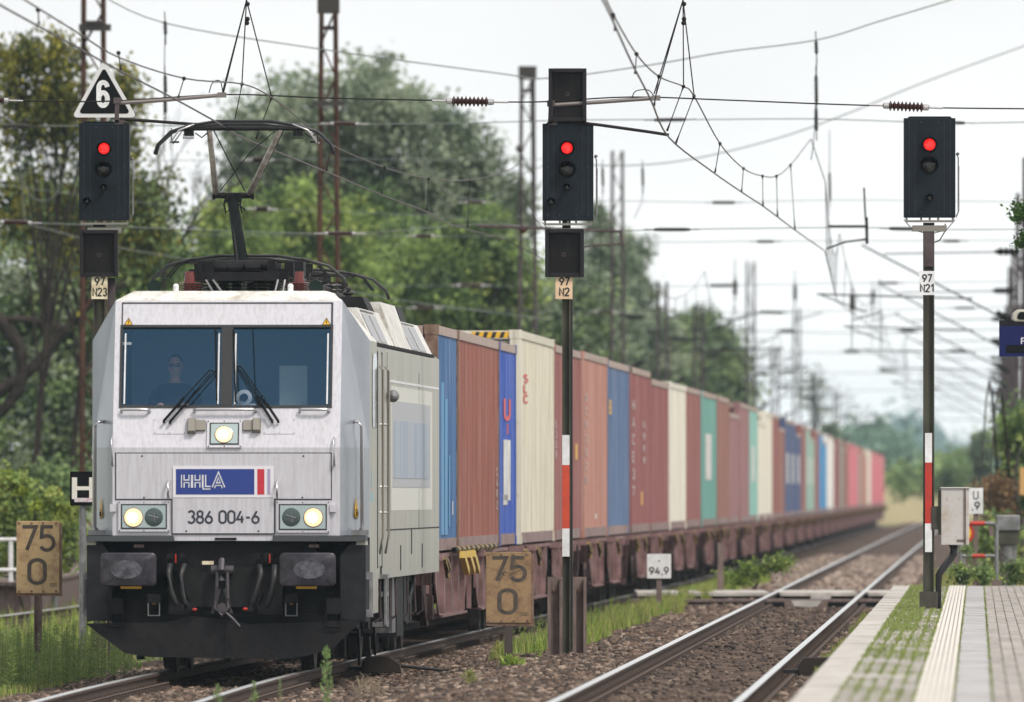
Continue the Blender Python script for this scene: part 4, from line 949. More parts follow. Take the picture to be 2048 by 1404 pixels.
b = ring_body([(0,0,H-.63,.17,.12),(0,0,H-.5,.19,.13),(0,0,H-.36,.21,.135),(0,0,H-.26,.225,.12),(0,0,H-.20,.18,.10),(0,-.005,H-.17,.088,.082)])
for s in (-1, 1): b.tube([(s*.2,0,H-.27),(s*.25,-.06,H-.45)], .062, 10)
b.build('shirt', shirt, drv, smooth=True)
b = ring_body([(0,-.01,H+.055,.084,.092),(0,-.005,H+.09,.080,.088),(0,0,H+.125,.060,.065),(0,0,H+.14,.02,.03)]); b.build('hair', mat('dark_hair', (.012,.008,.007), .8, spec=.1), drv, smooth=True)
b = MB()
for s in (-1, 1): b.tube([(s*.033+.026*math.cos(R(k*45)), -.128, H+.022+.018*math.sin(R(k*45))) for k in range(9)], .004, 5)
b.tube([(-.01,-.130,H+.022),(.01,-.130,H+.022)], .003, 4)
for s in (-1, 1): b.ball((s*.033,-.117,H+.02), (.014,.008,.008), 8, 6)
b.build('glasses', M['black'], drv)
# ================================================================ container wagons
def paint(name, col, fade_ribshade=.75, rust=.25):
    m = bpy.data.materials.new(name); m.use_nodes = True; n = m.node_tree; b = n.nodes['Principled BSDF']; b.inputs['Roughness'].default_value = .55
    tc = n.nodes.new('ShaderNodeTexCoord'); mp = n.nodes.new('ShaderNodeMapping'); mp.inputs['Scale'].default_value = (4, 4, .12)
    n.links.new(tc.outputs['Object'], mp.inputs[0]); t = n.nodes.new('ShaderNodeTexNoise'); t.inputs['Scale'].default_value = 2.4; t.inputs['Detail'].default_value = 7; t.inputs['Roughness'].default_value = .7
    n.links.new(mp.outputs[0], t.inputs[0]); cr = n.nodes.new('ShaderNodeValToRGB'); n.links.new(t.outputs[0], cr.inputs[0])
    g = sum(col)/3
    cr.color_ramp.elements[0].position = .34; cr.color_ramp.elements[0].color = (*[c*fade_ribshade*.78 for c in col], 1)  # streaks: faded paint, with the ribs' light and shade painted in
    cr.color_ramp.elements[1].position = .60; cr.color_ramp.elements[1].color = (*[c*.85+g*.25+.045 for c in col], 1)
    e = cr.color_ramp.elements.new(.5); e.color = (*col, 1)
    t2 = n.nodes.new('ShaderNodeTexNoise'); t2.inputs['Scale'].default_value = 5; t2.inputs['Detail'].default_value = 8; n.links.new(tc.outputs['Object'], t2.inputs[0])
    c2 = n.nodes.new('ShaderNodeValToRGB'); c2.color_ramp.elements[0].position = .60; c2.color_ramp.elements[0].color = (0,0,0,1); c2.color_ramp.elements[1].position = .72; c2.color_ramp.elements[1].color = (rust,)*3+(1,)
    n.links.new(t2.outputs[0], c2.inputs[0]); mx = n.nodes.new('ShaderNodeMixRGB'); n.links.new(c2.outputs[0], mx.inputs[0]); n.links.new(cr.outputs[0], mx.inputs[1]); mx.inputs[2].default_value = (.11,.055,.035,1)
    n.links.new(mx.outputs[0], b.inputs['Base Color']); return m
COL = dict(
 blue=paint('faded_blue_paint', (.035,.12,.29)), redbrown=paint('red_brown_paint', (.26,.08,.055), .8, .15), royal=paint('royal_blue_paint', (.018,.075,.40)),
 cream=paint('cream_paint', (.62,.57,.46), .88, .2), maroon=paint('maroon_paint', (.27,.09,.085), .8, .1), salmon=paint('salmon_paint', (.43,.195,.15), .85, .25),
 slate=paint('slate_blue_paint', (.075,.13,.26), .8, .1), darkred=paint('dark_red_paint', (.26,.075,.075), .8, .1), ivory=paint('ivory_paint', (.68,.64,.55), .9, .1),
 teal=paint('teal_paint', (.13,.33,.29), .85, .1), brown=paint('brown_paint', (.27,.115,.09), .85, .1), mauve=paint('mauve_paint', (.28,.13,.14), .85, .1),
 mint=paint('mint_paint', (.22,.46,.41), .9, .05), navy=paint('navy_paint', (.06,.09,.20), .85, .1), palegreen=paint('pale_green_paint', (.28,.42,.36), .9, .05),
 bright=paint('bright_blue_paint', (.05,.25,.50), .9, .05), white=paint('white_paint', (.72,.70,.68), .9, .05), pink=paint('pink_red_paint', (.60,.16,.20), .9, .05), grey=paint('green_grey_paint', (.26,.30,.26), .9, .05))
rustcast = mat('rusty_casting', (.12,.055,.04), .85, col2=(.22,.15,.11), vscale=6)
sill = mat('container_sill', (.33,.24,.23), .7, col2=(.18,.11,.10), vscale=4, stretch=(1,1,.4))
toprail_skylight = mat('top_rail_painted_skylight', (.46,.38,.34), .6, col2=(.32,.22,.19), vscale=4)  # pale colour paints the sky's reflection onto the top rails
_cm = {}
W2 = 1.22
def cont_meshes(Lc, H):
    key = (Lc, H)
    if key in _cm: return _cm[key]
    d = {}
    # corrugated side, right and left in one go each
    for s in (-1, 1):
        mb = MB(); p = .278; n = int((Lc-.34)/p); y0 = (Lc-n*p)/2; prof = []
        for i in range(n):
            y = y0+i*p; prof += [(y, 0), (y+.07, 0), (y+.139, -.05), (y+.209, -.05)]
        prof.append((y0+n*p, 0)); prof = [(.16, 0)]+prof+[(Lc-.16, 0)]
        vs = []; z0, z1 = .16, H-.115
        for y, o in prof: vs += [(s*(W2-.012+o), y, z0), (s*(W2-.012+o), y, z1)]
        mb.add(vs, [(2*i, 2*i+2, 2*i+3, 2*i+1) for i in range(len(prof)-1)]); d['side_wall', s] = mb
    mb = MB()
    # frame: posts, rails, castings
    post = MB(); tr = MB(); br = MB(); cst = MB(); end = MB(); roof = MB(); bars = MB()
    for s in (-1, 1):
        for y in (.08, Lc-.08): post.box((s*(W2-.08), y, H/2), (.16, .16, H-.24)); 
        for y in (.09, Lc-.09):
            for z in (.06, H-.06): cst.box((s*(W2-.08), y, z), (.178, .19, .126))
            if y < 1:
                for z in (.06, H-.06): cst.lathe((s*(W2-.08), y-.0955, z), (s*(W2-.08), y-.0965, z), [(0,.045),(.001,.045)], 12)
        tr.box((s*(W2-.03), Lc/2, H-.062), (.06, Lc-.37, .11)); br.box((s*(W2-.035), Lc/2, .085), (.05, Lc-.37, .15))
    for y in (.06, Lc-.06):
        tr.box((0, y, H-.07), (2.44-.36, .09, .12)); br.box((0, y, .08), (2.44-.36, .09, .15))
    for i in range(9):
        x0 = -1.05+i*.2333; end.box((x0+.117, .10, H/2), (.16, .05, H-.30)); end.box((x0+.117, .13, H/2), (.2333, .02, H-.30))
    end.box((0, Lc-.1, H/2), (2.1, .03, H-.3))
    for x in (-.78, -.34, .34, .78):
        bars.tube([(x, .045, .2), (x, .045, H-.2)], .018, 6)
        for z in (.35, H*.45, H-.35): bars.box((x, .05, z), (.10, .05, .05))
        bars.box((x+.1, .04, 1.1), (.3, .02, .04))
    roof.box((0, Lc/2, H-.03), (2.34, Lc-.2, .02))
    for i in range(int(Lc/.6)): roof.box((0, .4+i*.6, H-.015), (2.2, .12, .018))
    fr = MB()
    for i_, v in enumerate((post, tr, br, cst)): fr.mi = i_; fr.add(v.v, v.f)
    for k, v in (('frame', fr), ('door', end), ('roof', roof), ('locking_bars', bars)): d[k, 0] = v
    out = {}
    for (k, s), v in d.items():
        o = v.build(k, [M['black']]*4 if k == 'frame' else M['black']); out[(k, s)] = o.data; bpy.data.objects.remove(o)
    _cm[key] = out; return out
def container(Y0, Lc, H, colour, label, group=None):
    c0 = Vector((cL(Y0), Y0, 0)); c1 = Vector((cL(Y0+Lc), Y0+Lc, 0)); rz = -math.atan2(c1.x-c0.x, Lc)
    t = thing('shipping_container', label, 'container', (c0.x, Y0, 1.19), rz, group)
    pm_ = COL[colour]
    for (k, s), me in cont_meshes(Lc, H).items():
        o = bpy.data.objects.new(k, me); sc.collection.objects.link(o); o.parent = t
        if k == 'frame': ml = [rustcast if colour in ('redbrown','blue') else pm_, toprail_skylight if colour not in ('cream','ivory') else pm_, sill, rustcast if colour in ('blue','redbrown','darkred') else pm_]
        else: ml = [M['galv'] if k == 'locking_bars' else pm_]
        for i_, m_ in enumerate(ml): o.material_slots[i_].link = 'OBJECT'; o.material_slots[i_].material = m_
    return t
def cmarks(t, Lc, items, name='painted_mark'):
    """items: (y0,y1,z0,z1,material) flat painted patches on the right side"""
    for y0, y1, z0, z1, m_ in items: a = MB(); a.bb(W2-.011, W2-.006, y0, y1, z0, z1); a.build(name, m_, t)
def cletters(t, s_, y, z, hz_, wy, m_, pitch=None, vertical=True):
    a = MB()
    for i, ch in enumerate(s_):
        zz = z-i*(pitch or hz_*1.25) if vertical else z; yy = y if vertical else y+i*wy*1.3
        text(a, ch, (W2-.010, yy, zz), Vector((0, wy/hz_/.5, 0)), Vector((0,0,1)), Vector((1,0,0)), hz_, .18, lift=.004)
    a.build('painted_letters', m_, t)
wm = mat('mark_white', (.78,.77,.76), .5, col2=(.5,.48,.48), vscale=3); rm = mat('mark_red', (.65,.05,.05), .5); ym = mat('mark_yellow', (.70,.38,.05), .5); bm2 = mat('mark_faded', (.50,.40,.40), .6)
GRP = 'containers stacked on the train'
GRP = 'containers carried on the freight train'
spec = [  # start, length, height, colour, label
 (184.9, 6.06, 2.80, 'blue', 'faded blue container directly behind the locomotive'),
 (191.2, 13.7, 2.80, 'redbrown', 'red brown corrugated container between two blue ones'),
 (205.15, 6.06, 2.80, 'royal', 'royal blue short container with red mark and tall white block'),
 (213.1, 13.7, 3.04, 'cream', 'tall cream container with black and yellow striped header'),
 (227.3, 12.19, 2.98, 'maroon', 'maroon container between the cream and the salmon one'),
 (240.9, 12.19, 3.0, 'salmon', 'salmon pink container with column of small white letters'),
 (253.5, 12.19, 2.98, 'slate', 'slate blue container with small yellow mark'),
 (267.2, 12.19, 2.98, 'darkred', 'dark red container with white letters down its side'),
 (279.7, 12.19, 2.86, 'darkred', 'plain dark red container joined behind the lettered one'),
 (293.2, 12.19, 2.9, 'ivory', 'narrow looking ivory container between two dark red ones'),
 (305.7, 12.19, 2.9, 'maroon', 'maroon container just in front of the teal one'),
 (319.4, 13.7, 2.9, 'teal', 'teal green container with white panel on its side')]
marks_of = {}
for Y0, Lc, H, colr, lab in spec:
    t = container(Y0, Lc, H, colr, lab, GRP)
    k = colr+str(int(Y0))
    if k == 'redbrown191': cletters(t, 'CAR2', 12.9, .95, .12, .35, bm2)
    if k == 'blue184': cmarks(t, Lc, [(4.6, 4.8, .45, .62, wm)]); cmarks(t, Lc, [(1.2, 2.0, .2, 2.1, COL['bright']), (2.3, 3.1, .2, 1.9, COL['bright']), (3.5, 3.8, .3, 1.2, COL['bright'])], 'repainted_patch')
    if k == 'royal205':
        cletters(t, 'U', 1.9, 1.72, .34, 1.9, rm); cletters(t, 'I', 2.9, 1.52, .18, 1.2, rm)
        cmarks(t, Lc, [(1.6, 4.1, .62, 1.46, wm), (1.5, 3.0, .56, .70, wm)])
    if k == 'cream213':
        cletters(t, 'SLC', 1.4, 2.30, .13, 1.4, rm, .145)
        a = MB(); n_ = 7
        pl = mat('black_stripe', (.02,.02,.02), .5)
        a.box((.82, .012, H-.07), (.60, .006, .085)); hz = a.build('hazard_panel', M['yellow'], t)
        a = MB()
        for i in range(5): x = .55+i*.12; a.prism([(0,0),(.055,0),(.085,.083),(.03,.083)], (x, .0085, H-.111), (1,0,0), (0,0,1), (0,-.002,0))
        a.build('hazard_stripe', pl, hz)
    if k == 'maroon227': cmarks(t, Lc, [(9.6, 10.6, 1.25, 1.5, ym)]); cletters(t, '5308', .4, 1.7, .12, .5, bm2)
    if k == 'salmon240': cletters(t, '0C93520', 1.0, 2.2, .13, .8, bm2, .22); cmarks(t, Lc, [(6, 6.6, .3, .38, wm)])
    if k == 'slate253': cletters(t, '8', .8, 2.05, .26, 1.2, ym)
    if k == 'darkred267': cletters(t, 'HACE37', .8, 2.2, .20, 1.2, bm2, .31); cletters(t, 'N999', 7.5, 1.9, .14, 1.2, bm2, .22); cmarks(t, Lc, [(6.4, 7.2, .5, .75, ym)])
    if k == 'ivory293': pass
    if k == 'teal319': cmarks(t, Lc, [(3.5, 9.0, 1.0, 2.0, wm)])
def pxside(Y): return CX+F*(cL(Y)+W2)/Y
table = [(1458,'brown'),(1492,'mauve'),(1515,'mint'),(1545,'ivory'),(1557,'maroon'),(1575,'brown'),(1600,'navy'),(1609,'maroon'),(1629,'palegreen'),(1638,'maroon'),(1656,'bright'),(1668,'white'),(1680,'darkred'),(1687,'grey'),(1695,'brown'),(1716,'pink'),(1723,'grey'),(1733,'salmon'),(1741,'ivory'),(1775,'pink')]
names = dict(brown='brown', mauve='dusty mauve', mint='pale mint green', ivory='ivory', maroon='maroon', navy='navy blue', palegreen='pale green', bright='bright blue', white='white', darkred='deep red', grey='green grey', pink='pink red', salmon='salmon')
Y0 = 334.6; wstarts = [(333.9, 0)]; cnt = 0; prev = 'teal'; far = []
while pxside(Y0) < 1766 and Y0 < 900:
    for k in range(2):
        px = pxside(Y0+6)
        colr = next((c for lim, c in table if px < lim), 'pink')
        far.append((Y0, colr)); Y0 += 12.5
    Y0 += 1.2; 
_o1 = ['', 'first', 'second', 'third', 'fourth', 'fifth', 'sixth', 'seventh', 'eighth', 'ninth', 'tenth', 'eleventh', 'twelfth', 'thirteenth', 'fourteenth', 'fifteenth', 'sixteenth', 'seventeenth', 'eighteenth', 'nineteenth']
ordn = [(_o1[i] if i < 20 else ['twentieth', 'thirtieth', 'fortieth', 'fiftieth', 'sixtieth'][i//10-2] if i % 10 == 0 else ['twenty', 'thirty', 'forty', 'fifty', 'sixty'][i//10-2]+' '+_o1[i % 10]) for i in range(1, 70)]
seen = {}
for i, (Yc, colr) in enumerate(far):
    seen[colr] = seen.get(colr, 0)+1
    t = container(Yc, 12.19, 2.59 if i % 3 == 1 else 2.9, colr, f"{ordn[seen[colr]-1]} {names[colr]} container counted back beyond the teal one with the white panel", GRP)
    if colr in ('navy', 'palegreen', 'mint'): cmarks(t, 12.19, [(4, 8, 1.0, 1.9, wm)])
# ---- wagons
wmat = mat('wagon_brown', (.30,.185,.185), .7, spec=.3, col2=(.15,.085,.08), vscale=2.5, bump=.15)
wdark = mat('wagon_dark', (.055,.026,.026), .75, spec=.2, col2=(.025,.014,.013), vscale=3)
yband = mat('strap_yellow', (.42,.27,.07), .6, col2=(.05,.035,.03), vscale=16)
wcache = {}
def wagon(Y0, Lw, label):
    c0 = Vector((cL(Y0), Y0, 0)); c1 = Vector((cL(Y0+Lw), Y0+Lw, 0)); rz = -math.atan2(c1.x-c0.x, Lw)
    if Lw in wcache:
        t = dup(wcache[Lw]); t.location = (c0.x, Y0, 0); t.rotation_euler = (0, 0, rz); t['label'] = label; return t
    t = thing('container_wagon', label, 'wagon', (c0.x, Y0, 0), rz, 'flat wagons under the containers')
    a = MB()
    for s in (-1, 1): a.bb(s*.92-.04, s*.92+.04, .6, Lw-.6, .98, 1.15)
    a.bb(-.30, .30, .6, Lw-.6, .62, 1.05); y = 1.6
    while y < Lw-1: a.bb(-1.15, 1.15, y, y+.14, .92, 1.14); y += 1.7
    a.build('underframe', wdark, t)
    segs = [(4.5, Lw/2-1.1), (Lw/2+1.1, Lw-4.5)] if Lw > 18 else [(4.5, Lw-4.5)]
    for y0, y1 in segs:
        a = MB()
        for s in (-1, 1):
            a.prism([(y0,1.12),(y1,1.12),(y1-.2,.80),(y1-1.3,.40),(y0+1.3,.40),(y0+.2,.80)], (s*1.17-.01, 0, 0), (0,1,0), (0,0,1), (.02,0,0)); a.bb(s*1.17-.09, s*1.17+.07, y0, y1, 1.122, 1.165)
            a.bb(s*1.15-.07, s*1.15+.08, y0+1.3, y1-1.3, .37, .398)
            y = y0+1.2
            while y < y1-.6: a.bb(s*1.19-.0 if s > 0 else -1.25, s*1.19+.06 if s > 0 else -1.19, y, y+.05, .42, 1.12); y += 2.1
        a.build('side_panel', wmat, t)
    for y in (.8, 3.0, Lw-3.2, Lw-1.0):
        a = MB()
        for s in (-1, 1): a.bb(s*1.1-.12, s*1.1+.12, y, y+.35, 1.0, 1.165); a.prism([(0,0),(.5,.35),(0,.35)], (s*1.14-.02, y+.3, .68), (0,1,0), (0,0,1), (.04,0,0))
        a.build_split('corner_support', wmat, t)
    a = MB()
    for y in (.6, Lw-.75): a.bb(-1.3, 1.3, y, y+.15, .80, 1.16)
    y = 2.6
    while y < Lw: a.bb(-1.1, 1.1, y, y+.16, .9, 1.14); y += 2.6
    for s in (-1, 1):
        a.prism([(0,1.15),(0,.78),(1.15,.30),(1.75,.30),(.9,.55),(.85,1.15)], (s*1.16-.04, .62, 0), (0,1,0), (0,0,1), (.08,0,0))
        a.prism([(0,1.15),(0,.78),(-1.15,.30),(-1.75,.30),(-.9,.55),(-.85,1.15)], (s*1.16-.04, Lw-.62, 0), (0,1,0), (0,0,1), (.08,0,0))
    a.build_split('end_beam', wdark, t)
    for y in (.1, Lw-.1):
        for s in (-1, 1):
            a = MB(); sg = 1 if y < 1 else -1
            a.lathe((s*.875, y-.08*sg, .98), (s*.875, y+.55*sg, .98), [(0,.22),(.04,.22),(.05,.09),(.63,.09)], 16); a.build('buffer', M['blackpaint'], t)
    # outriggers with yellow handles
    for k, y in enumerate([2.2, Lw/2-.5, Lw-2.4]):
        a = MB()
        for s in (-1, 1): a.bb(s*1.28-.10, s*1.28+.10, y, y+.30, 1.09, 1.175); a.prism([(0,0),(.25,.42),(.02,.42)], (s*1.24-.01, y, .68), (0,1,0), (0,0,1), (.04,0,0)) if k % 2 else None
        o = a.build_split('outrigger', wmat, t)[0]
        a = MB()
        for s in (-1, 1):
            a.bar((s*1.39, y+.1, 1.12), (s*1.42, y+.4, .96), .04); a.bar((s*1.39, y+.35, 1.10), (s*1.42, y+.42, .88), .04)
            if k % 2 == 0: a.bar((s*1.39, y+.6, 1.12), (s*1.42, y+.9, .98), .05)
        a.build_split('yellow_handle', yband, o)
    for yb0 in (1.8, Lw-3.6):
        a = MB()
        for s in (-1, 1):
            a.prism([(-.5,.45),(-.4,.62),(.3,.70),(.6,.55),(1.2,.55),(1.5,.70),(2.2,.62),(2.3,.45),(1.5,.36),(.3,.36)], (s*1.02-.05, yb0, 0), (0,1,0), (0,0,1), (.1,0,0))
            for y in (0, 1.8): a.bb(s*1.12-.08, s*1.12+.08, yb0+y-.16, yb0+y+.16, .36, .66); a.lathe((s*1.12, yb0+y-.24, .6), (s*1.12, yb0+y-.24, .8), [(0,.06),(.2,.06)], 8); a.lathe((s*1.12, yb0+y+.24, .6), (s*1.12, yb0+y+.24, .8), [(0,.06),(.2,.06)], 8)
        a.bb(-1, 1, yb0+.7, yb0+1.1, .5, .82)
        bg_ = a.build('bogie', wdark, t); wheelset(bg_, yb0, .46); wheelset(bg_, yb0+1.8, .46)
    wcache[Lw] = t; return t
wagon(180.4, 31.6, 'first brown wagon behind the locomotive, under the red brown and blue containers')
wagon(212.4, 27.4, 'brown wagon under the tall cream and the maroon container')
wagon(240.3, 26.0, 'brown wagon under the salmon and slate blue containers')
wagon(266.6, 25.8, 'brown wagon under the pair of dark red containers')
wagon(292.6, 25.8, 'brown wagon under the ivory and maroon containers')
wagon(318.8, 15.4, 'short brown wagon under the teal container with white panel')
for i in range(0, len(far), 2): wagon(far[i][0]-.45, 25.8, f"brown wagon under the {ordn[i//2]} pair of containers beyond the teal one")

# striped hose bar and yellow tags hanging on the first wagon's side
W1 = [o for o in bpy.data.objects if o.name.startswith('container_wagon') and o.parent is None and abs(o.location.y-180.4) < .1][0]
a = MB()
for i in range(9): a.lathe((1.30, 8.0+i*1.5, 1.20), (1.30, 8.72+i*1.5, 1.20), [(0,.045),(.72,.045)], 8)
a.build('yellow_band', yband, W1); a = MB(); a.lathe((1.30, 7.4, 1.20), (1.30, 21.5, 1.20), [(0,.035),(14.1,.035)], 8); a.build('striped_bar', M['black'], W1)
for y in (8.5, 10.3, 11.8): a = MB(); a.bar((1.36, y, 1.14), (1.38, y+1.0, .92), .07, .09); a.build('yellow_tag', mat('tag_yellow', (.60,.42,.10), .5), W1)
# ================================================================ signals and signs (real distance from the image row of their feet)
lensred = emit('lit_red_lamp', (1, .005, .006), .75); lensdot = emit('lit_red_core', (1, .07, .06), 1.3)
edge = mat('housing_edge', (.03,.033,.04), .5, spec=.2)
def H_post(mb, x, y, z0, z1, w_=.125):
    for s in (-1, 1): mb.bb(x+s*(w_/2-.008)-.008, x+s*(w_/2-.008)+.008, y-.06, y+.06, z0, z1)
    mb.bb(x-w_/2+.016, x+w_/2-.016, y-.005, y+.005, z0, z1)
def holes(par, x, y, zs, dxs=(-.02, .02), r=.009):
    a = MB()
    for z in zs:
        for dx in dxs: a.lathe((x+dx, y-.004, z), (x+dx, y-.0065, z), [(0, r), (.002, r)], 8)
    a.build('bolt_holes', M['black'], par)
def signal_head(par, px0, px1, py0, py1, Y, lamps):
    s = F/Y; A_ = P(px0, py1, Y); B_ = P(px1, py0, Y); x0, x1, z0, z1 = A_.x, B_.x, A_.z, B_.z
    a = MB(); a.bb(x0, x1, Y, Y+.22, z0, z1); a.prism([(x0+.04,z1),(x1-.04,z1),(x1-.06,z1+.02),(x0+.06,z1+.02)], (0,Y+.01,0), (1,0,0), (0,0,1), (0,.15,0)); hd = a.build('signal_head', M['dkgrey'], par, world=True, bevel=.008)
    a = MB()
    for x in (x0+.06, (x0*2+x1)/3, (x0+x1*2)/3, x1-.06):
        for z in (z0+.06, z1-.05): a.lathe((x, Y, z), (x, Y-.006, z), [(0,.010),(.006,.008)], 8)
    for z in (z0+.55*(z1-z0),): 
        for x in (x0+.06, x1-.06): a.lathe((x, Y, z), (x, Y-.006, z), [(0,.010),(.006,.008)], 8)
    for fx in (.10, .22, .78, .9): x = x0+fx*(x1-x0); a.bb(x-.003, x+.003, Y-.003, Y, z0+.02, z1-.02)
    a.build('head_bolts', edge, hd, world=True)
    for px, py, r, kind in lamps:
        c = P(px, py, Y)
        if kind == 'blank':
            a = MB(); a.lathe((c.x, Y, c.z), (c.x, Y-.004, c.z), [(0, r), (.004, r), (.004, r*.86)], 20); a.build('blank_cover', M['dkgrey'], hd, world=True); continue
        a = MB(); a.lathe((c.x, Y, c.z), (c.x, Y-.012, c.z), [(0, r*1.27), (.012, r*1.2)], 24); lb = a.build('lamp_unit', M['black'], hd, world=True)
        a = MB(); n = 14; vs = []
        for k in range(n+1):       # hood: half tube
            t_ = R(-12+204*k/n); vs += [(c.x+r*1.28*math.cos(t_), Y, c.z+r*1.28*math.sin(t_)), (c.x+r*1.24*math.cos(t_), Y-.20*(.30+.70*max(0, math.sin(t_))), c.z+r*1.10*math.sin(t_))]
        a.add(vs, [(2*k, 2*k+1, 2*k+3, 2*k+2) for k in range(n)]); vs2 = [(x*1+0, y, z) for x, y, z in vs]
        a.build('hood', M['black'], lb, world=True)
        a = MB(); a.lathe((c.x, Y-.012, c.z), (c.x, Y-.03, c.z), [(0, r*.95), (.010, r*.85), (.018, r*.4)], 20)
        o = a.build('red_lens' if kind == 'red' else 'lens', lensred if kind == 'red' else M['lens'], lb, world=True)
        if kind == 'red':
            a = MB()
            for i in range(-3, 4):
                for j in range(-3, 4):
                    if i*i+j*j <= 9 and rng.uniform() < .72: a.box((c.x+i*r*.24, Y-.034, c.z+j*r*.24), (r*.15, .003, r*.15))
            a.build('lens_facets', lensdot, lb, world=True)
    # bracket under the head, side guard rods
    a = MB(); xm = (x0+x1)/2
    a.bb(x0+.02, x1-.02, Y+.02, Y+.06, z0-.055, z0-.03); a.bb(x0+.10, x1-.10, Y+.04, Y+.2, z0-.16, z0-.09)
    for x in (x0+.03, x0+.2, xm, x1-.2, x1-.03): a.bb(x-.012, x+.012, Y+.02, Y+.05, z0-.03, z0+.005)
    for sg, x in ((-1, x0), (1, x1)): a.tube([(x+sg*.0, Y+.1, z0-.02), (x-sg*.10, Y+.1, z0-.14), (xm+sg*.05, Y+.1, z0-.18)], .006, 5)
    a.build('head_bracket', mat('bracket_grey', (.20,.19,.17), .6), hd, world=True)
    a = MB(); a.tube([(x1+.01, Y+.1, z0+.0), (x1+.035, Y+.1, z0+.06), (x1+.035, Y+.1, z0+.70), (x1+.01, Y+.1, z0+.74)], .008, 6); a.tube([(x1+.01, Y+.16, z0+.02), (x1+.045, Y+.16, z0+.08), (x1+.045, Y+.16, z0+.6)], .006, 6); a.ball((x1+.03, Y+.1, z0+.74), .02, 8, 6); a.build('guard_rod', M['galv'], hd, world=True)
    return hd
def indicator(par, px0, px1, py0, py1, Y, spot):
    A_ = P(px0, py1, Y); B_ = P(px1, py0, Y); x0, x1, z0, z1 = A_.x, B_.x, A_.z, B_.z; f = .045
    a = MB(); a.bb(x0, x1, Y+.02, Y+.18, z0, z1); a.bb(x0, x0+f, Y-.07, Y+.0199, z0, z1); a.bb(x1-f, x1, Y-.07, Y+.0199, z0, z1); a.bb(x0+f, x1-f, Y-.10, Y+.0199, z1-f, z1); a.bb(x0+f, x1-f, Y-.05, Y+.0199, z0, z0+f)
    o = a.build('speed_indicator', mat('indicator_case', (.016,.014,.017), .6, spec=.2), par, world=True, bevel=.005)
    a = MB(); a.bb(x0+f+.002, x1-f-.002, Y+.010, Y+.0195, z0+f+.002, z1-f-.002); a.build('dark_panel', mat('indicator_panel', (.005,.004,.004), .4, spec=.2, col2=(.012,.009,.009), vscale=8, stretch=(1,1,.3)), o, world=True)
    c = P(*spot, Y); a = MB(); ribbon(a, arc(0,0,.020,.020,0,360,12), .008, Vector((c.x, Y+.008, c.z)), Vector((1,0,0)), Vector((0,0,1)), Vector((0,0,0))); a.build('sensor_ring', M['rust_grey'], o, world=True)
def nplate(par, px0, px1, py0, py1, Y, l1, l2, m_):
    A_ = P(px0, py1, Y); B_ = P(px1, py0, Y); a = MB(); a.bb(A_.x, B_.x, Y-.006, Y, A_.z, B_.z); o = a.build('number_plate', m_, par, world=True)
    h = (B_.z-A_.z)*.36; a = MB(); xm = (A_.x+B_.x)/2
    for s_, zz in ((l1, B_.z-h*.5-.035), (l2, A_.z+h*.5+.03)):
        w0 = text(MB(), s_, (0,0,0), (1,0,0), (0,0,1), (0,-1,0), h, .17, wsc=.86, gap=.12); kx = min(1, (B_.x-A_.x-.03)/w0)
        text(a, s_, (xm-w0*kx/2+.004, Y-.006, zz-h/2), (kx,0,0), (0,0,1), (0,-1,0), h, .17, wsc=.86, gap=.12)
    a.build('plate_number', mat('plate_ink', (.02,.02,.02), .5), o, world=True)
def mastplate(par, px0, px1, ys, Y, red, name='mast_board'):
    for i, (y0, y1) in enumerate(ys):
        A_ = P(px0, y1, Y); B_ = P(px1, y0, Y); a = MB(); a.bb(A_.x, B_.x, Y-.008, Y-.002, A_.z, B_.z); a.build('red_field' if i == 1 else 'white_field', red if i == 1 else M['white'], par, world=True)
# --- middle signal, between the tracks
Y = 172.0; px = P(1133, 0, Y).x
sg = thing('railway_signal', 'middle railway signal with dark indicator boxes above and below its red light', 'signal', (px, Y, .08), 0, 'main signals in a row across the tracks')
a = MB(); H_post(a, px, Y+.14, -.1, P(0, 440, Y).z, .098); pst = a.build('post', M['post'], sg, world=True)
holes(pst, px, Y+.135, [P(0, q, Y).z for q in (640,655,668,700,735,760,800,842)], (-.014,.014)); holes(pst, px, Y+.135, [P(0, 722, Y).z], (0,), .02)
a = MB(); a.tube([(px+.06, Y+.1, P(0,600,Y).z), (px+.06, Y+.1, .0)], .012, 6); a.build('cable', M['rubber'], sg, world=True)
signal_head(sg, 1085, 1187, 247, 441, Y, [(1134,296,.068,'red'),(1134,338,.08,'off'),(1134,374,.034,'off'),(1102,403,.036,'off'),(1112,263,.04,'blank'),(1118,374,.035,'blank'),(1151,374,.035,'blank'),(1134,402,.038,'blank')])
indicator(sg, 1097, 1173, 137, 243, Y, (1135,188)); indicator(sg, 1090, 1168, 458, 554, Y, (1127,509))
nplate(sg, 1111, 1145, 548, 598, Y-.01, '97', 'N2', M['orange_plate'])
mastplate(sg, 1124.5, 1139, ((870,930),(930,1057),(1057,1113)), Y+.08, M['orange_red'])
# concrete stubs beside its foot
for i, (p0, p1) in enumerate(((1095,1125),(1146,1173))):
    A_ = P(p0, 1266, 170.5); B_ = P(p1, 1154, 170.5); a = MB(); a.bb(A_.x, B_.x, 170.5, 170.72, -.05, B_.z)
    a.bb(A_.x, A_.x+.035, 170.40, 170.5, -.05, B_.z-.02); a.bb(B_.x-.035, B_.x, 170.40, 170.5, -.05, B_.z-.02)
    st = a.build('concrete_stub', M['conc_post'])
    tag(st, ('left' if i == 0 else 'right')+' stub of weathered concrete beside the foot of the middle signal', 'concrete post', 'concrete stubs at the middle signal')
    a = MB(); xm = (A_.x+B_.x)/2; a.lathe((xm, 170.495, B_.z-.14), (xm, 170.47, B_.z-.14), [(0,.028),(.02,.028)], 10); a.build('bolt_eye', rustcast, st)
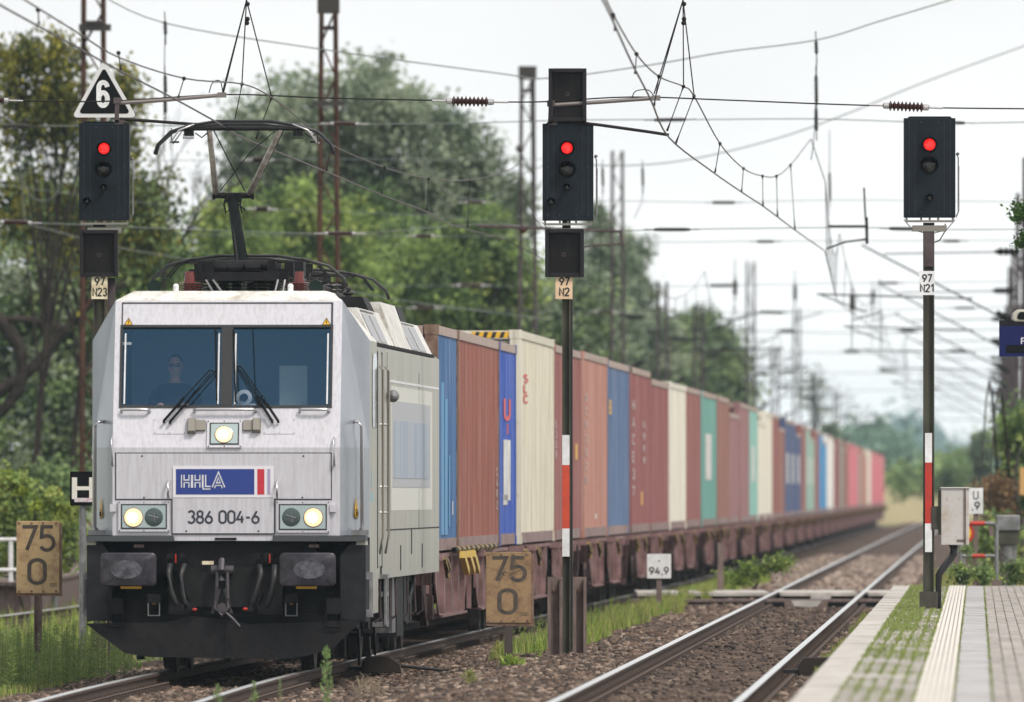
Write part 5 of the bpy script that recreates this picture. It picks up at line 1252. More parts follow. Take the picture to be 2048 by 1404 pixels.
# --- right signal on the platform
Y = 174.0; px = P(1858, 0, Y).x
sg = thing('railway_signal', 'right railway signal standing on the platform with grey cabinet on its post', 'signal', (px, Y, ZP), 0, 'main signals in a row across the tracks')
Yp = Y+.12
a = MB(); H_post(a, px, Yp, ZP, P(0, 445, Y).z, .128); pst = a.build('post', M['post'], sg, world=True)
holes(pst, px, Yp-.006, [P(0, q, Y).z for q in (458,509,521,532,612,625,650,672,684,755,845)], (-.022,.022)); holes(pst, px, Yp-.006, [P(0, q, Y).z for q in (640,698,740,835)], (0,), .014)
a = MB(); a.box((px, Yp, ZP+.10), (.21, .2, .20)); a.build('foot', M['post'], pst, world=True)
a = MB(); A_ = P(1847, 505, Y); a.bb(px-.055, px+.055, Yp-.075, Yp-.062, P(0,533,Y).z, P(0,452,Y).z); a.build('splice_plate', M['rust_grey'], pst, world=True)
signal_head(sg, 1808, 1911, 236, 435, Y, [(1859,289,.072,'red'),(1858,330,.085,'off'),(1859,395,.036,'off'),(1834,257,.04,'blank'),(1842,364,.035,'blank'),(1859,364,.035,'blank'),(1876,364,.035,'blank'),(1826,393,.036,'blank')])
nplate(sg, 1838, 1869, 542, 590, Y-.01, '97', 'N21', M['white'])
mastplate(sg, 1850, 1864, ((866,925),(925,1047),(1047,1104)), Y+.04, M['red'])
a = MB(); a.tube([P(1891,447,Y)+Vector((0,.1,0)), P(1890,463,Y)+Vector((0,.1,0)), P(1880,480,Y)+Vector((0,.1,0)), P(1864,487,Y)+Vector((0,.1,0))], .008, 6); a.build('cable', M['rubber'], sg, world=True)
A_ = P(1882, 1090, Y); B_ = P(1938, 977, Y)
a = MB(); a.bb(A_.x, B_.x, Y-.05, Y+.22, A_.z, B_.z); a.bb(A_.x-.01, B_.x+.012, Y-.07, Y+.24, B_.z, B_.z+.015)
cb = a.build('cabinet', M['cabinet'], sg, world=True, bevel=.008)
a = MB(); a.bb(B_.x-.07, B_.x-.066, Y-.0525, Y-.05, A_.z+.01, B_.z-.01); a.tube([(B_.x-.045, Y-.06, A_.z), (B_.x-.045, Y-.06, B_.z)], .009, 6)
a.box((B_.x-.1, Y-.052, A_.z+.05), (.09, .006, .03)); a.build('cabinet_hinge', M['conc_post'], cb, world=True)
a = MB(); a.bb(A_.x-.03, A_.x-.0, Y, Y+.16, A_.z+.12, B_.z-.02); a.bb(A_.x-.11, A_.x-.03, Y+.02, Y+.10, A_.z+.18, A_.z+.45); a.build('cabinet_bracket', M['post'], cb, world=True)
for dx in (0, .05, .09):
    a = MB(); a.tube([P(1902+dx*100,1088,Y)+Vector((0,.05,0)), P(1904+dx*60,1110,Y)+Vector((0,.05,0)), P(1885+dx*60,1135,Y)+Vector((0,.05,0)), P(1876+dx*40,1150,Y)+Vector((0,.05,0)), Vector((P(1875+dx*40,0,Y).x, Y+.05, ZP))], .030, 8); a.build('cable_conduit', M['rubber'], sg, world=True, smooth=True)
# --- left signal behind the locomotive
Y = 181.0; px = P(207, 0, Y).x
sg = thing('railway_signal', 'left railway signal rising behind the locomotive with a triangular board numbered 6', 'signal', (px, Y, -.3), 0, 'main signals in a row across the tracks')
a = MB(); H_post(a, px-.05, Y+.14, -.3, P(0, 445, Y).z, .15); a.build('post', M['post'], sg, world=True)
a = MB(); a.bb(P(215,0,Y).x, P(230,0,Y).x, Y+.14, Y+.2, -.3, P(0,555,Y).z); a.build('post_back', M['rust_grey'], sg, world=True)
signal_head(sg, 158, 259, 246, 440, Y, [(208,297,.07,'red'),(207,338,.082,'off'),(207,374,.034,'off'),(174,402,.036,'off'),(185,265,.04,'blank'),(190,374,.035,'blank'),(224,374,.035,'blank'),(207,402,.038,'blank')])
indicator(sg, 160, 236, 460, 553, Y, (198,510))
nplate(sg, 183, 215, 548, 598, Y-.01, '97', 'N23', M['cream_plate'])
tA, tB, tC = P(144,235,Y), P(274,235,Y), P(208,119,Y)
def rtri(k, mb, y0, d):
    c = (tA+tB+tC)/3; pts = []
    V3 = [c+(p-c)*k for p in (tA, tB, tC)]
    for i in range(3):
        p, a_, b_ = V3[i], V3[i-1], V3[(i+1) % 3]; r_ = .055*k
        for t_ in (0, .33, .66, 1): q = p+((a_-p).normalized()*r_*(1-t_)+(b_-p).normalized()*r_*t_)*(1-.35*math.sin(math.pi*t_)); pts.append((q.x, q.z))
    mb.prism(pts, (0, y0, 0), (1,0,0), (0,0,1), (0, d, 0))
a = MB(); rtri(1, a, Y-.03, .01); tb = a.build('triangle_board', mat('board_white', (.62,.62,.63), .5), sg, world=True)
a = MB(); rtri(.80, a, Y-.034, .003); a.build('black_field', M['black'], tb, world=True)
o = P(197.5, 216, Y-.036); a = MB(); GLh = (P(0,160,Y).z-P(0,216,Y).z); GL['q'] = GL['Z6']; text(a, 'q', o, (1,0,0), (0,0,1), (0,-1,0), GLh, .17, wsc=.62); a.build('digit', M['white'], tb, world=True)
# --- ochre boards 75 / 0
def board(px0, px1, py0, py1, pyf, Y, label, m_, dark, scratch):
    A_ = P(px0, py1, Y); B_ = P(px1, py0, Y); xm = (A_.x+B_.x)/2; zf = P(0, pyf, Y).z
    t = thing('distance_board', label, 'sign', (xm, Y, zf), 0, 'ochre boards marked 75 over 0')
    a = MB(); a.bb(A_.x, B_.x, Y-.01, Y+.0, A_.z, B_.z); pl = a.build('board', m_, t, world=True, bevel=.006)
    a = MB(); a.bb(A_.x+.0, B_.x+.03, Y+.002, Y+.05, A_.z-.03, B_.z-.02); a.build('board_back', rustcast, t, world=True)
    W_ = B_.x-A_.x; Hh = B_.z-A_.z; ink = mat('board_ink', (.035,.03,.028), .6, col2=(.08,.06,.045), vscale=14)
    a = MB(); h = Hh*.37
    o = Vector((A_.x+W_*.14, Y-.011, B_.z-Hh*.055-h)); k = (W_*.72)/text(MB(), '75', o, (1,0,0), (0,0,1), (0,-1,0), h, .15, gap=.10, wsc=.95)
    text(a, '75', o, (k,0,0), (0,0,1), (0,-1,0), h, .13, gap=.12, wsc=.95)
    o = Vector((A_.x+W_*.27, Y-.011, A_.z+Hh*.12)); text(a, '0', o+Vector((W_*.03,0,0)), (W_*.36/(.5*h),0,0), (0,0,1), (0,-1,0), h, .13)
    for i in range(3): ribbon(a, [(0,0),(0,.035),(.012,.035),(.018,.028),(.018,.007),(.012,0),(0,0)], .004, Vector((B_.x-.105+i*.028, Y-.0115, A_.z+.08)), Vector((1,0,0)), Vector((0,0,1)), Vector((0,-.001,0)))
    a.build('board_number', ink, pl, world=True)
    if scratch:
        a = MB(); q = lambda fx, fz: (A_.x+W_*fx, A_.z+Hh*fz)
        for pts in ([(.30,.60),(.40,.72),(.55,.70)], [(.45,.78),(.28,.55)], [(.50,.66),(.80,.76)], [(.33,.74),(.42,.66)]): ribbon(a, [q(*p) for p in pts], .006, Vector((0, Y-.0105, 0)), Vector((1,0,0)), Vector((0,0,1)), Vector((0,-.003,0)))
        a.build('scratches', ink, pl, world=True)
    a = MB()
    for fx in (.06, .35, .62, .92):
        for z in (A_.z+.025, B_.z-.025): a.lathe((A_.x+W_*fx, Y-.010, z), (A_.x+W_*fx, Y-.018, z), [(0,.014),(.008,.011)], 8)
    a.build('rivets', rustcast, pl, world=True)
    a = MB(); a.bb(xm-.045, xm+.045, Y+.006, Y+.07, zf-.2, A_.z+.1); a.bb(xm-.045, xm-.035, Y-.03, Y+.006, zf-.2, A_.z-.02); a.build('stake', M['conc_post'] if not scratch else mat('dark_stake', (.06,.045,.04), .8), t, world=True)
board(972, 1062, 1104, 1246, 1322, 162.0, 'scratched dark ochre board marked 75 over 0 beside the train', M['ochre2'], True, True)
board(33, 119, 1042, 1187, 1325, 170.0, 'cleaner ochre board marked 75 over 0 in the weeds at the left edge', M['ochre'], False, False)
# --- H board
Y = 184.0; A_ = P(140, 1011, Y); B_ = P(208, 943, Y)
t = thing('stop_board', 'black square board with white H partly hidden by the locomotive', 'sign', (P(165,0,Y).x, Y, -.3))
a = MB(); a.bb(A_.x, B_.x, Y, Y+.02, A_.z, B_.z); pl = a.build('board', M['black'], t, world=True)
a = MB(); text(a, 'H', P(149, 1002, Y), (1.35,0,0), (0,0,1), (0,-1,0), P(0,952,Y).z-P(0,1003,Y).z, .15); a.build('letter', mat('letter_white', (.70,.68,.62), .5), pl, world=True)
a = MB(); c_ = P(149, 1004, Y); a.bb(c_.x, c_.x+.3, Y-.006, Y-.001, c_.z, c_.z+.05); a.build('graffiti_strip', mat('graffiti_pink', (.55,.30,.36), .6, col2=(.6,.6,.62), vscale=40), pl, world=True)
a = MB(); x = P(165,0,Y).x; a.tube([(x, Y+.06, -.4), (x, Y+.06, A_.z+.2)], .042, 10); a.build('post', M['galv'], t, world=True)
# --- small white board 94.9 by the crossing
def wboard(px0, px1, py0, py1, pyf, Y, l1, l2, label, pw=.04):
    A_ = P(px0, py1, Y); B_ = P(px1, py0, Y); xm = (A_.x+B_.x)/2; zf = P(0, pyf, Y).z
    t = thing('kilometre_board', label, 'sign', (xm, Y, zf))
    a = MB(); a.bb(A_.x, B_.x, Y-.02, Y, A_.z, B_.z); pl = a.build('board', M['white'], t, world=True, bevel=.004); h = (B_.z-A_.z)*.34; a = MB()
    for s_, f_, th in ((l1, .56, .12), (l2, .14, .17)):
        w0 = text(MB(), s_, (0,0,0), (1,0,0), (0,0,1), (0,-1,0), h, th, wsc=1, gap=.16)
        text(a, s_, (xm-w0/2, Y-.021, A_.z+(B_.z-A_.z)*f_), (1,0,0), (0,0,1), (0,-1,0), h, th, wsc=1, gap=.16)
    a.build_split('board_number', mat('km_ink', (.05,.05,.05), .6), pl, world=True)
    a = MB(); a.bb(xm-pw, xm+pw, Y+.002, Y+.06, zf-.3, A_.z+.1); a.build('post', M['conc_post'], t, world=True); return t
wboard(1294, 1342, 1108, 1157, 1200, 226.0, '-', '94,9', 'small white board reading 94,9 among grass near the foot crossing')
a = MB(); p_ = P(1441, 1167, 262); a.bb(p_.x-.05, p_.x+.05, 262, 262.1, -.2, P(0,1085,262).z); tag(a.build('marker_post', M['conc_post']), 'short brown post beside the leafy bush near the crossing', 'post')
wboard(1937, 1966, 976, 1028, 1170, 224.0, 'U', ',9', 'white board with U and 9 half hidden by the grey cabinet', .035)
# --- things beyond the platform end
Y = 222.0
t = thing('barrier', 'red and white tubular barrier beyond the platform end', 'barrier', (P(1965,0,Y).x, Y, .35))
def tp(px, py, yy=Y): return P(px, py, yy)
a = MB(); a.tube([tp(1918,1047), tp(1988,1047), tp(1993,1053), tp(1993,1170)], .032, 8); a.tube([tp(1925,1112), tp(1993,1112)], .026, 8); a.tube([tp(1921,1050), tp(1921,1170)], .03, 8); a.build('barrier_frame', M['galv'], t, world=True)
a = MB(); a.tube([tp(1940,1047), tp(1970,1047)], .036, 8); a.tube([tp(1944,1112), tp(1970,1112)], .030, 8); a.build('red_band', M['red'], t, world=True)
a = MB(); a.box(tp(1993,1168), (.15,.15,.12)); a.box(tp(1982,1062)+Vector((0,-.03,0)), (.06,.05,.14)); a.build('barrier_foot', M['conc_post'], t, world=True)
t = thing('round_sign', 'yellow disc with red rim peeking out behind the grey cabinet', 'sign', (P(1926,0,223).x, 223, .3))
c = P(1926, 1066, 223); a = MB(); a.lathe(c, c+Vector((0,-.01,0)), [(0,.17),(.01,.17)], 24); dk = a.build('red_rim', M['red'], t, world=True); a = MB(); a.lathe(c+Vector((0,-.012,0)), c+Vector((0,-.016,0)), [(0,.125),(.004,.125)], 24); a.build('yellow_disc', M['yellow'], dk, world=True)
a = MB(); a.tube([c+Vector((0,.04,-1.2)), c+Vector((0,.04,0))], .03, 6); a.build('post', M['galv'], t, world=True)
Y = 226.0; x = P(2017,0,Y).x
t = thing('relay_box', 'grey relay box on a round pillar beyond the platform end', 'cabinet', (x, Y, .2))
A_ = P(1995,1090,Y); B_ = P(2040,1030,Y); Zm = P(0,1062,Y).z
a = MB(); a.bb(A_.x+.02, B_.x-.02, Y, Y+.3, A_.z, Zm); a.build('box', M['post'], t, world=True, bevel=.01); a = MB(); a.bb(A_.x-.02, B_.x+.0, Y-.03, Y+.33, Zm, B_.z); a.build('lid', M['galv'], t, world=True, bevel=.02)
a = MB(); a.lathe((x, Y+.15, -.2), (x, Y+.15, A_.z), [(0,.125),(A_.z+.2,.125)], 16); a.build('pillar', M['galv'], t, world=True)
# --- blue station sign with loudspeaker above the platform
Y = 186.0; A_ = P(1999, 713, Y); B_ = P(2100, 652, Y)
t = thing('station_sign', 'dark blue platform sign at the right edge with bird spikes', 'sign', (B_.x, Y, ZP))
a = MB(); a.bb(A_.x, B_.x, Y, Y+.18, A_.z, B_.z); pl = a.build('board', M['blue_sign'], t, world=True)
a = MB(); q = P(2012, 706, Y); q2 = P(2098, 690, Y); a.bb(q.x, q2.x, Y-.004, Y-.001, q.z, q2.z); a.build('black_display', M['black'], pl, world=True)
a = MB(); text(a, 'F', P(2043, 689, Y), (1,0,0), (0,0,1), (0,-1,0), .085, .14); a.build('letter', M['white'], pl, world=True)
a = MB(); z = B_.z; a.bb(A_.x, B_.x, Y+.02, Y+.16, z+.002, z+.07)
for i in range(12): xx = A_.x+.02+i*.05; a.tube([(xx, Y+.05, z+.07), (xx+rng.uniform(-.02,.02), Y+.05, z+.15)], .004, 4)
a.build('spike_strip', M['blackpaint'], t, world=True)
a = MB(); a.bb(B_.x-.1, B_.x+.1, Y+.05, Y+.15, ZP, A_.z); a.bb(B_.x-.06, B_.x+.06, Y+.2, Y+.3, ZP, B_.z+.3); a.build('post', M['galv'], t, world=True)
c = P(2050, 632, Y); lsp = MB(); lsp.prism([(-.16,-.05),(-.15,.03),(-.10,.08),(.3,.08),(.3,-.07),(-.12,-.07)], c, (1,0,0), (0,0,1), (0,.3,0)); ls = tag(lsp.build('loudspeaker', mat('speaker_case', (.42,.40,.34), .5), bevel=.02), 'beige loudspeaker mounted above the blue station sign', 'loudspeaker')
a = MB(); a.prism([(-.10,-.03),(-.09,.02),(-.06,.05),(.3,.05),(.3,-.045),(-.07,-.045)], c+Vector((0,-.004,0)), (1,0,0), (0,0,1), (0,.003,0)); a.build('speaker_grille', M['black'], ls)
a = MB(); a.bb(P(2040,0,300).x, P(2140,0,300).x, 300, 300.1, P(0,990,300).z, P(0,935,300).z); a.bb(P(2080,0,300).x-.05, P(2080,0,300).x+.05, 300.1, 300.2, 0, P(0,935,300).z); tag(a.build('yellow_panel', mat('amber_panel', (.55,.32,.12), .6)), 'amber coloured panel at the right edge among the masts', 'sign')
# --- rail side magnets
def magnet(x, y, z, label, w_=.45):
    t = thing('track_magnet', label, 'track magnet', (x, y, z))
    a = MB(); a.prism([(-w_/2,0),(w_/2,0),(w_/2-.02,.11),(w_/2-.14,.19),(-w_/2+.05,.19),(-w_/2,.12)], (x, y, z), (1,0,0), (0,0,1), (0,.6,0)); a.build('housing', mat('magnet_case', (.035,.028,.024), .8, spec=.15), t, world=True, bevel=.01)
    a = MB(); a.bb(x-w_/2-.15, x+w_/2-.1, y+.15, y+.4, z+.03, z+.07); a.tube([(x+w_/2, y+.2, z+.08), (x+w_/2+.5, y+.1, z+.03), (x+w_/2+1.0, y-.2, z+.0)], .02, 6); a.build('mounting', M['rubber'], t, world=True)
magnet(cL(171)+1.16, 171, -.14, 'dark track magnet box fixed beside the train rail near the ochre board')
magnet(cR(149)+1.16, 149, ZR-.13, 'flat dark track magnet box between the right rail and the platform')
# ================================================================ overhead line
def smooth_path(pts, n=6):
    """Catmull-Rom through points"""
    pts = [Vector(p) for p in pts]; q = [pts[0]*2-pts[1]]+pts+[pts[-1]*2-pts[-2]]; out = []
    for i in range(1, len(q)-2):
        for k in range(n):
            t = k/n; a, b, c, d = q[i-1], q[i], q[i+1], q[i+2]
            out.append(.5*((2*b)+(c-a)*t+(2*a-5*b+4*c-d)*t*t+(3*b-a-3*c+d)*t**3))
    return out+[pts[-1]]
def insulator(par, a_, b_, r, m_, n=9, name='insulator', caps=True, shackle=.08):
    a_, b_ = Vector(a_), Vector(b_); d = (b_-a_); L_ = d.length; d.normalize(); c = .12*L_
    prof = [(0, r*.45)]; h = (L_-2*c)/n; 
    for i in range(n): prof += [(c+i*h+.1*h, r*.45), (c+i*h+.45*h, r), (c+i*h+.6*h, r*.9), (c+i*h+.9*h, r*.45)]
    mb = MB(); mb.lathe(a_, b_, prof+[(L_, r*.45)], 12); o = mb.build(name, m_, par, world=True)
    if caps:
        mb = MB(); mb.lathe(a_, b_, [(0, r*.35), (.01, r*.6), (c, r*.62), (c+.01, r*.3)], 10); mb.lathe(b_, a_, [(0, r*.35), (.01, r*.6), (c, r*.62), (c+.01, r*.3)], 10)
        mb.tube([a_-d*shackle*2, a_-d*shackle, a_], r*.22, 6); mb.tube([b_, b_+d*shackle, b_+d*shackle*2], r*.22, 6)
        mb.build_split('end_fitting', M['cap'] if m_ is M['insul'] else m_, o, world=True)
    return o
def span(label, Y, pts, r, m_, ins=(), group=None, name='cross_span_wire', dY=0):
    q = [P(px, py, Y+dY*(px-1024)/1000) for px, py in pts]; base = q[len(q)//2]
    t = thing(name, label, 'overhead wire', base, 0, group); sp = smooth_path(q, 5); mb = MB(); mb.tube(sp, r, 5, cap=False); mb.build('wire', m_, t, world=True)
    for (x0, y0, x1, y1, rr, mm) in ins: insulator(t, P(x0, y0, Y-.03), P(x1, y1, Y-.03), rr, mm)
    return t
G1 = 'cross span wires over the tracks'
YS = 172.0
sp = span('thin dark cross wire in sharp focus with two large ribbed insulators, just above the signals', YS, [(-60,199),(200,203),(449,189),(650,196),(880,201),(940,203),(1010,204),(1100,203),(1261,194),(1450,200),(1650,208),(1812,213),(1900,216),(2110,218)], .0085, M['wire'], [(892,202,988,204,.062,M['insul']),(1766,211,1858,215,.062,M['insul']),(-60,199,18,201,.05,M['insul'])], G1)
# registration arms, left and right
def arms(label, br0, br1, tube_, low, fan, loops, Y):
    t = thing('registration_arm', label, 'registration arm', P(*br0, Y), 0, 'registration arms on the cross wire')
    am = mat('arm_tube', (.20,.175,.17), .5, .4)
    mb = MB(); mb.bar(P(*br0, Y), P(*br1, Y), .05, .05); mb.box(P(br0[0], br0[1]+4, Y), (.09, .07, .07)); mb.box(P(br1[0]+6, br1[1]-2, Y), (.10, .05, .05)); mb.build('bracket', M['rust_grey'], t, world=True)
    mb = MB(); mb.tube([P(*p, Y) for p in tube_], .023, 8); mb.box(P(*tube_[-1], Y), (.10, .05, .06)); mb.build('tube', am, t, world=True)
    mb = MB(); mb.tube([P(*p, Y) for p in low], .018, 8); mb.build('steady_arm', M['wire'], t, world=True)
    for lp_ in loops: mb = MB(); mb.tube(smooth_path([P(*p, Y) for p in lp_], 5), .006, 5); mb.build('jumper_loop', M['wire'], t, world=True)
    s = thing('suspension_ropes', fan[0], 'suspension ropes', P(*fan[1][0], Y), 0, 'rope fans hanging from the upper span')
    for i in range(1, len(fan[1])): mb = MB(); mb.tube([P(*fan[1][0], Y), P(*fan[1][i], Y)], .0075, 5); mb.build('rope', M['wire'], s, world=True)
    mb = MB(); 
    for dy in (8, 38, 46): mb.ball(P(fan[1][0][0]+(dy % 3), fan[1][0][1]+dy, Y), .028, 8, 6)
    mb.tube([P(fan[1][0][0], fan[1][0][1], Y), P(fan[1][0][0]+3, -190, Y)], .012, 5); mb.build('clamp', M['wire'], s, world=True)
arms('grey registration arm crossing in front of the triangular board with the 6', (235,197), (233,246), [(238,206),(330,200),(444,190)], [(240,238),(300,242),(382,248),(440,250)], ('fan of thin ropes above the pantograph', [(493,0),(444,188),(447,186),(484,164),(543,193)]), [[(418,186),(425,166),(440,162),(446,186)]], YS)
arms('grey registration arm crossing in front of the middle signal', (1102,203), (1100,248), [(1106,210),(1200,204),(1312,196)], [(1112,240),(1200,250),(1300,264),(1338,270)], ('fan of thin ropes right of the middle signal', [(1366,0),(1308,188),(1312,190),(1367,172),(1388,190)]), [[(1264,194),(1272,182),(1296,180),(1308,192)]], YS)
# ---- along-track lines
def Yof(py, h=5.92): return (h-CAMZ)*F/(CY-py)
def line(label, contact, mess, drops, cfun, y_far, ph0):
    """contact: pixel points; mess: (px,py,Y); beyond the last, generated along the track"""
    t = thing('overhead_line', label, 'overhead line', (cfun(170), 170, 5.9), 0, 'catenary lines above the tracks')
    cp = [P(px, py, Yof(py)) for px, py in contact]; mp = [P(*p) for p in mess]
    Yl = cp[-1].y; off0 = cp[-1].x-cfun(Yl); y = Yl; side = -1
    sup = [Yl]
    mb = MB(); mb.tube(smooth_path(cp, 5), .010, 5, cap=False); mb.tube(smooth_path(mp, 5), .0085, 5, cap=False); mb.build('near_wires', M['copper'], t, world=True)
    # continuation
    cont = [cp[-1]]; mes = [mp[-1]]; dr = MB()
    while y < y_far:
        y2 = y+66; offa = .25*side; side = -side
        for k in range(1, 9):
            f = k/8; yy = y+(y2-y)*f; o = off0*(1-f)+offa*f; c = Vector((cfun(yy)+o, yy, 5.92+(.0))); cont.append(c)
            zs = mp[-1].z if False else 7.35; z0 = mes[0].z if y == Yl else 7.35
            m_ = Vector((cfun(yy)+o*.8, yy, (z0*(1-f)+7.35*f)-1.05*4*f*(1-f))); mes.append(m_)
            if k < 8 and y < 460: dr.tube([c, m_], .006, 4)
        off0 = offa; y = y2; sup.append(y)
    mb = MB(); mb.tube(cont, .010, 4, cap=False); mb.build('contact_wire', M['wire'], t, world=True)
    mb = MB(); mb.tube(mes, .0085, 4, cap=False); mb.build('messenger_wire', M['wire'], t, world=True); dr.build_split('dropper', M['wire'], t, world=True)
    for (x0, y0, x1, y1) in drops:
        Y_ = min(260, Yof(y1)); a_, b_ = P(x0, y0, Y_), P(x1, y1, Y_); d = b_-a_; L_ = d.length; mb = MB()
        mb.tube([a_, b_], .006, 5); mb.tube([b_-d*.0, b_-d*.22], .016, 6, r2=.006); mb.tube([a_, a_+d*.12], .014, 6, r2=.006); mb.ball(a_, .022, 8, 5); mb.build('dropper', M['wire'], t, world=True)
    return sup
supL = line('catenary of the left track touching the raised pantograph',
    [(-70,-34),(0,10),(120,76),(240,142),(340,193),(438,247),(474,270),(560,306),(653,344),(763,390),(854,424),(907,451),(1010,478)],
    [(-20,-45,118),(50,0,125),(150,62,135),(240,116,143),(370,157,153),(484,168,161),(543,195,164),(606,244,174),(662,289,187),(769,335,202),(857,357,214),(940,360,224),(1010,343,236),(1040,327,246)],
    [(76,20,78,48),(237,106,242,140),(368,157,356,196),(484,168,466,258),(543,196,512,278),(662,289,653,342),(769,335,763,388),(857,357,854,422),(940,360,935,456)], cL, 900, 0)
supR = line('catenary of the right track swooping down past the middle signal',
    [(1170,-60),(1212,12),(1262,122),(1300,196),(1338,275),(1420,340),(1483,384),(1530,415),(1590,460),(1650,502)],
    [(1196,-40,122),(1224,24,130),(1273,108,144),(1318,153,156),(1367,173,167),(1388,192,172),(1440,287,186),(1487,337,199),(1525,352,210),(1553,352,220),(1581,330,233),(1622,278,247)],
    [(1226,30,1230,62),(1273,108,1270,148),(1318,153,1308,212),(1367,173,1334,262),(1388,192,1351,288),(1440,287,1430,345),(1487,337,1483,384),(1525,352,1526,412),(1553,352,1555,434),(1581,330,1590,460)], cR, 900, 0)
# ---- second head span, farther
Y2 = 247.0
span('pale upper cable rising to both top corners of the view', Y2, [(180,-20),(330,46),(640,98),(1000,147),(1100,156),(1300,130),(1450,104),(1633,80),(1760,42),(1900,0),(2050,-50)], .011, M['greywire'], (), G1)
span('blurred cross wire with a dark insulator right of the middle signal', Y2, [(-60,252),(60,252),(560,250),(690,248),(900,247),(1160,240),(1400,239),(1640,238),(1900,246),(2110,243)], .009, M['greywire'], [(660,247,718,248,.045,M['insul']),(1308,240,1372,239,.045,M['darkins']),(1886,245,1930,246,.04,M['darkins']),(4,252,60,252,.045,M['darkins'])], G1)
span('lower blurred cross wire with insulators level with the dark indicator boxes', Y2, [(-60,445),(100,447),(350,458),(690,467),(960,448),(1040,452),(1200,462),(1340,459),(1700,455),(1900,459),(2110,458)], .008, M['greywire'], [(648,467,712,467,.05,M['insul']),(1308,459,1380,459,.045,M['darkins']),(1778,457,1832,458,.045,M['darkins']),(0,444,64,446,.055,M['insul'])], G1)
def hanger(label, x, pts, ins, Y):
    t = thing('hanging_insulator', label, 'insulator string', P(x, pts[0][1], Y), 0, 'insulator strings hanging from the upper cables')
    mb = MB(); mb.tube([P(*p, Y) for p in pts], .008, 5); mb.build('rod', M['wire'], t, world=True)
    for (a_, b_) in ins: insulator(t, P(x, a_, Y), P(x+1, b_, Y), .042, M['darkins'], 8)
hanger('insulator string hanging beside the triangular board', 330, [(330,40),(329,120),(327,300)], [(42,70),(150,186),(190,226)], Y2)
hanger('long insulator string hanging between middle and right signals', 1632, [(1633,80),(1633,170),(1627,290),(1622,320)], [(82,108),(150,210),(216,262)], Y2)
t = thing('registration_arm', 'blurred arm holding the right catenary below the long insulator string', 'registration arm', P(1733,430,Y2), 0, 'registration arms on the cross wire')
mb = MB(); mb.bar(P(1733,434,Y2), P(1734,488,Y2), .04, .05); mb.bar(P(1728,375,Y2), P(1731,440,Y2), .03, .03); mb.build('bracket', M['wire'], t, world=True)
mb = MB(); mb.tube([P(1734,452,Y2), P(1655,452,Y2)], .018, 6); mb.tube([P(1734,478,Y2), P(1690,484,Y2), P(1652,498,Y2)], .018, 6); mb.build('tube', M['wire'], t, world=True)
t = thing('registration_arm', 'pale blurred arm behind the middle signal pointing right', 'registration arm', P(960,452,Y2), 0, 'registration arms on the cross wire')
mb = MB(); mb.tube([P(955,452,Y2), P(1080,456,Y2), P(1240,463,Y2)], .028, 6); mb.bar(P(1240,460,Y2), P(1246,490,Y2), .05); mb.tube([P(1246,488,Y2), P(1180,492,Y2), P(1120,506,Y2)], .02, 6); mb.build('tube', M['rust_grey'], t, world=True)
mb = MB(); mb.ball(P(1045,459,Y2), .07, 10, 8); mb.build('round_insulator', M['insul'], t, world=True)
# ---- third span group, farther
Y3 = 315.0
span('pale cable arching from the middle signal up to the right edge', Y3, [(1150,330),(1280,330),(1400,315),(1560,275),(1700,225),(1860,160),(2110,70)], .013, M['greywire'], (), G1)
span('cross wire with insulators seen through the trees above the train', Y3, [(-60,326),(200,322),(515,320),(700,318),(900,320),(1100,318)], .008, M['greywire'], [(500,320,534,320,.09,M['insul'])], G1)
span('thin cross wire below the two round insulators by the pantograph', Y3, [(-60,360),(280,405),(524,418),(845,430),(1000,440),(1160,404),(1450,405),(1700,400),(2110,405)], .007, M['greywire'], [(508,418,540,419,.09,M['insul']),(930,405,970,405,.045,M['insul']),(1424,405,1470,405,.05,M['darkins'])], G1)
span('lower cross wire with insulators over the bright green trees', Y3, [(380,470),(680,471),(845,472),(1010,474),(1300,484),(1530,482),(1700,482),(2110,480)], .007, M['greywire'], [(826,472,868,472,.06,M['insul']),(1514,483,1548,483,.045,M['darkins']),(1886,482,1920,482,.045,M['darkins'])], G1)
for i, (x, lab) in enumerate(((1205, 'short insulator string left of a pair right of the middle signal'), (1285, 'short insulator string with bent wire right of the middle signal'), (1659, 'insulator string right of the swooping catenary'))):
    hanger(lab, x, [(x,330-(70 if i == 2 else 0)),(x,400),(x-4,410)]+([(1268,436)] if i == 1 else [(x,430)]), [((335,372) if i < 2 else (345,400))], Y3)
t = thing('jumper_cable', 'slack loop of cable hanging in front of the green trees', 'cable', P(850,292,300)); mb = MB(); mb.tube(smooth_path([P(*p, 300) for p in ((842,295),(855,330),(890,380),(940,398),(990,392),(1040,352),(1090,330))], 6), .010, 5); mb.tube(smooth_path([P(*p, 300) for p in ((850,295),(846,340),(856,420))], 4), .009, 5); mb.build('cable', M['greywire'], t, world=True)
t = thing('jumper_cable', 'slack loop of cable at the left edge beside the signal', 'cable', P(40,350,300)); mb = MB(); mb.tube(smooth_path([P(*p, 300) for p in ((42,348),(60,390),(90,402),(118,380),(135,325),(150,330),(150,385))], 6), .008, 5); mb.tube([P(-40,348,300), P(80,345,300), P(160,336,300)], .007, 5); mb.tube([P(42,350,300), P(50,440,300)], .01, 5); mb.build('cable', M['greywire'], t, world=True)
span('sagging wire low across the trees behind the left signal', 300, [(-60,430),(60,450),(158,475),(250,498),(340,513),(560,555),(800,600),(1100,640)], .009, M['greywire'], (), G1)
for i, (x0, x1, y, lab) in enumerate(((910,975,570,'row'), (816,880,616,'low'), (1110,1240,598,'arm'))):
    pass
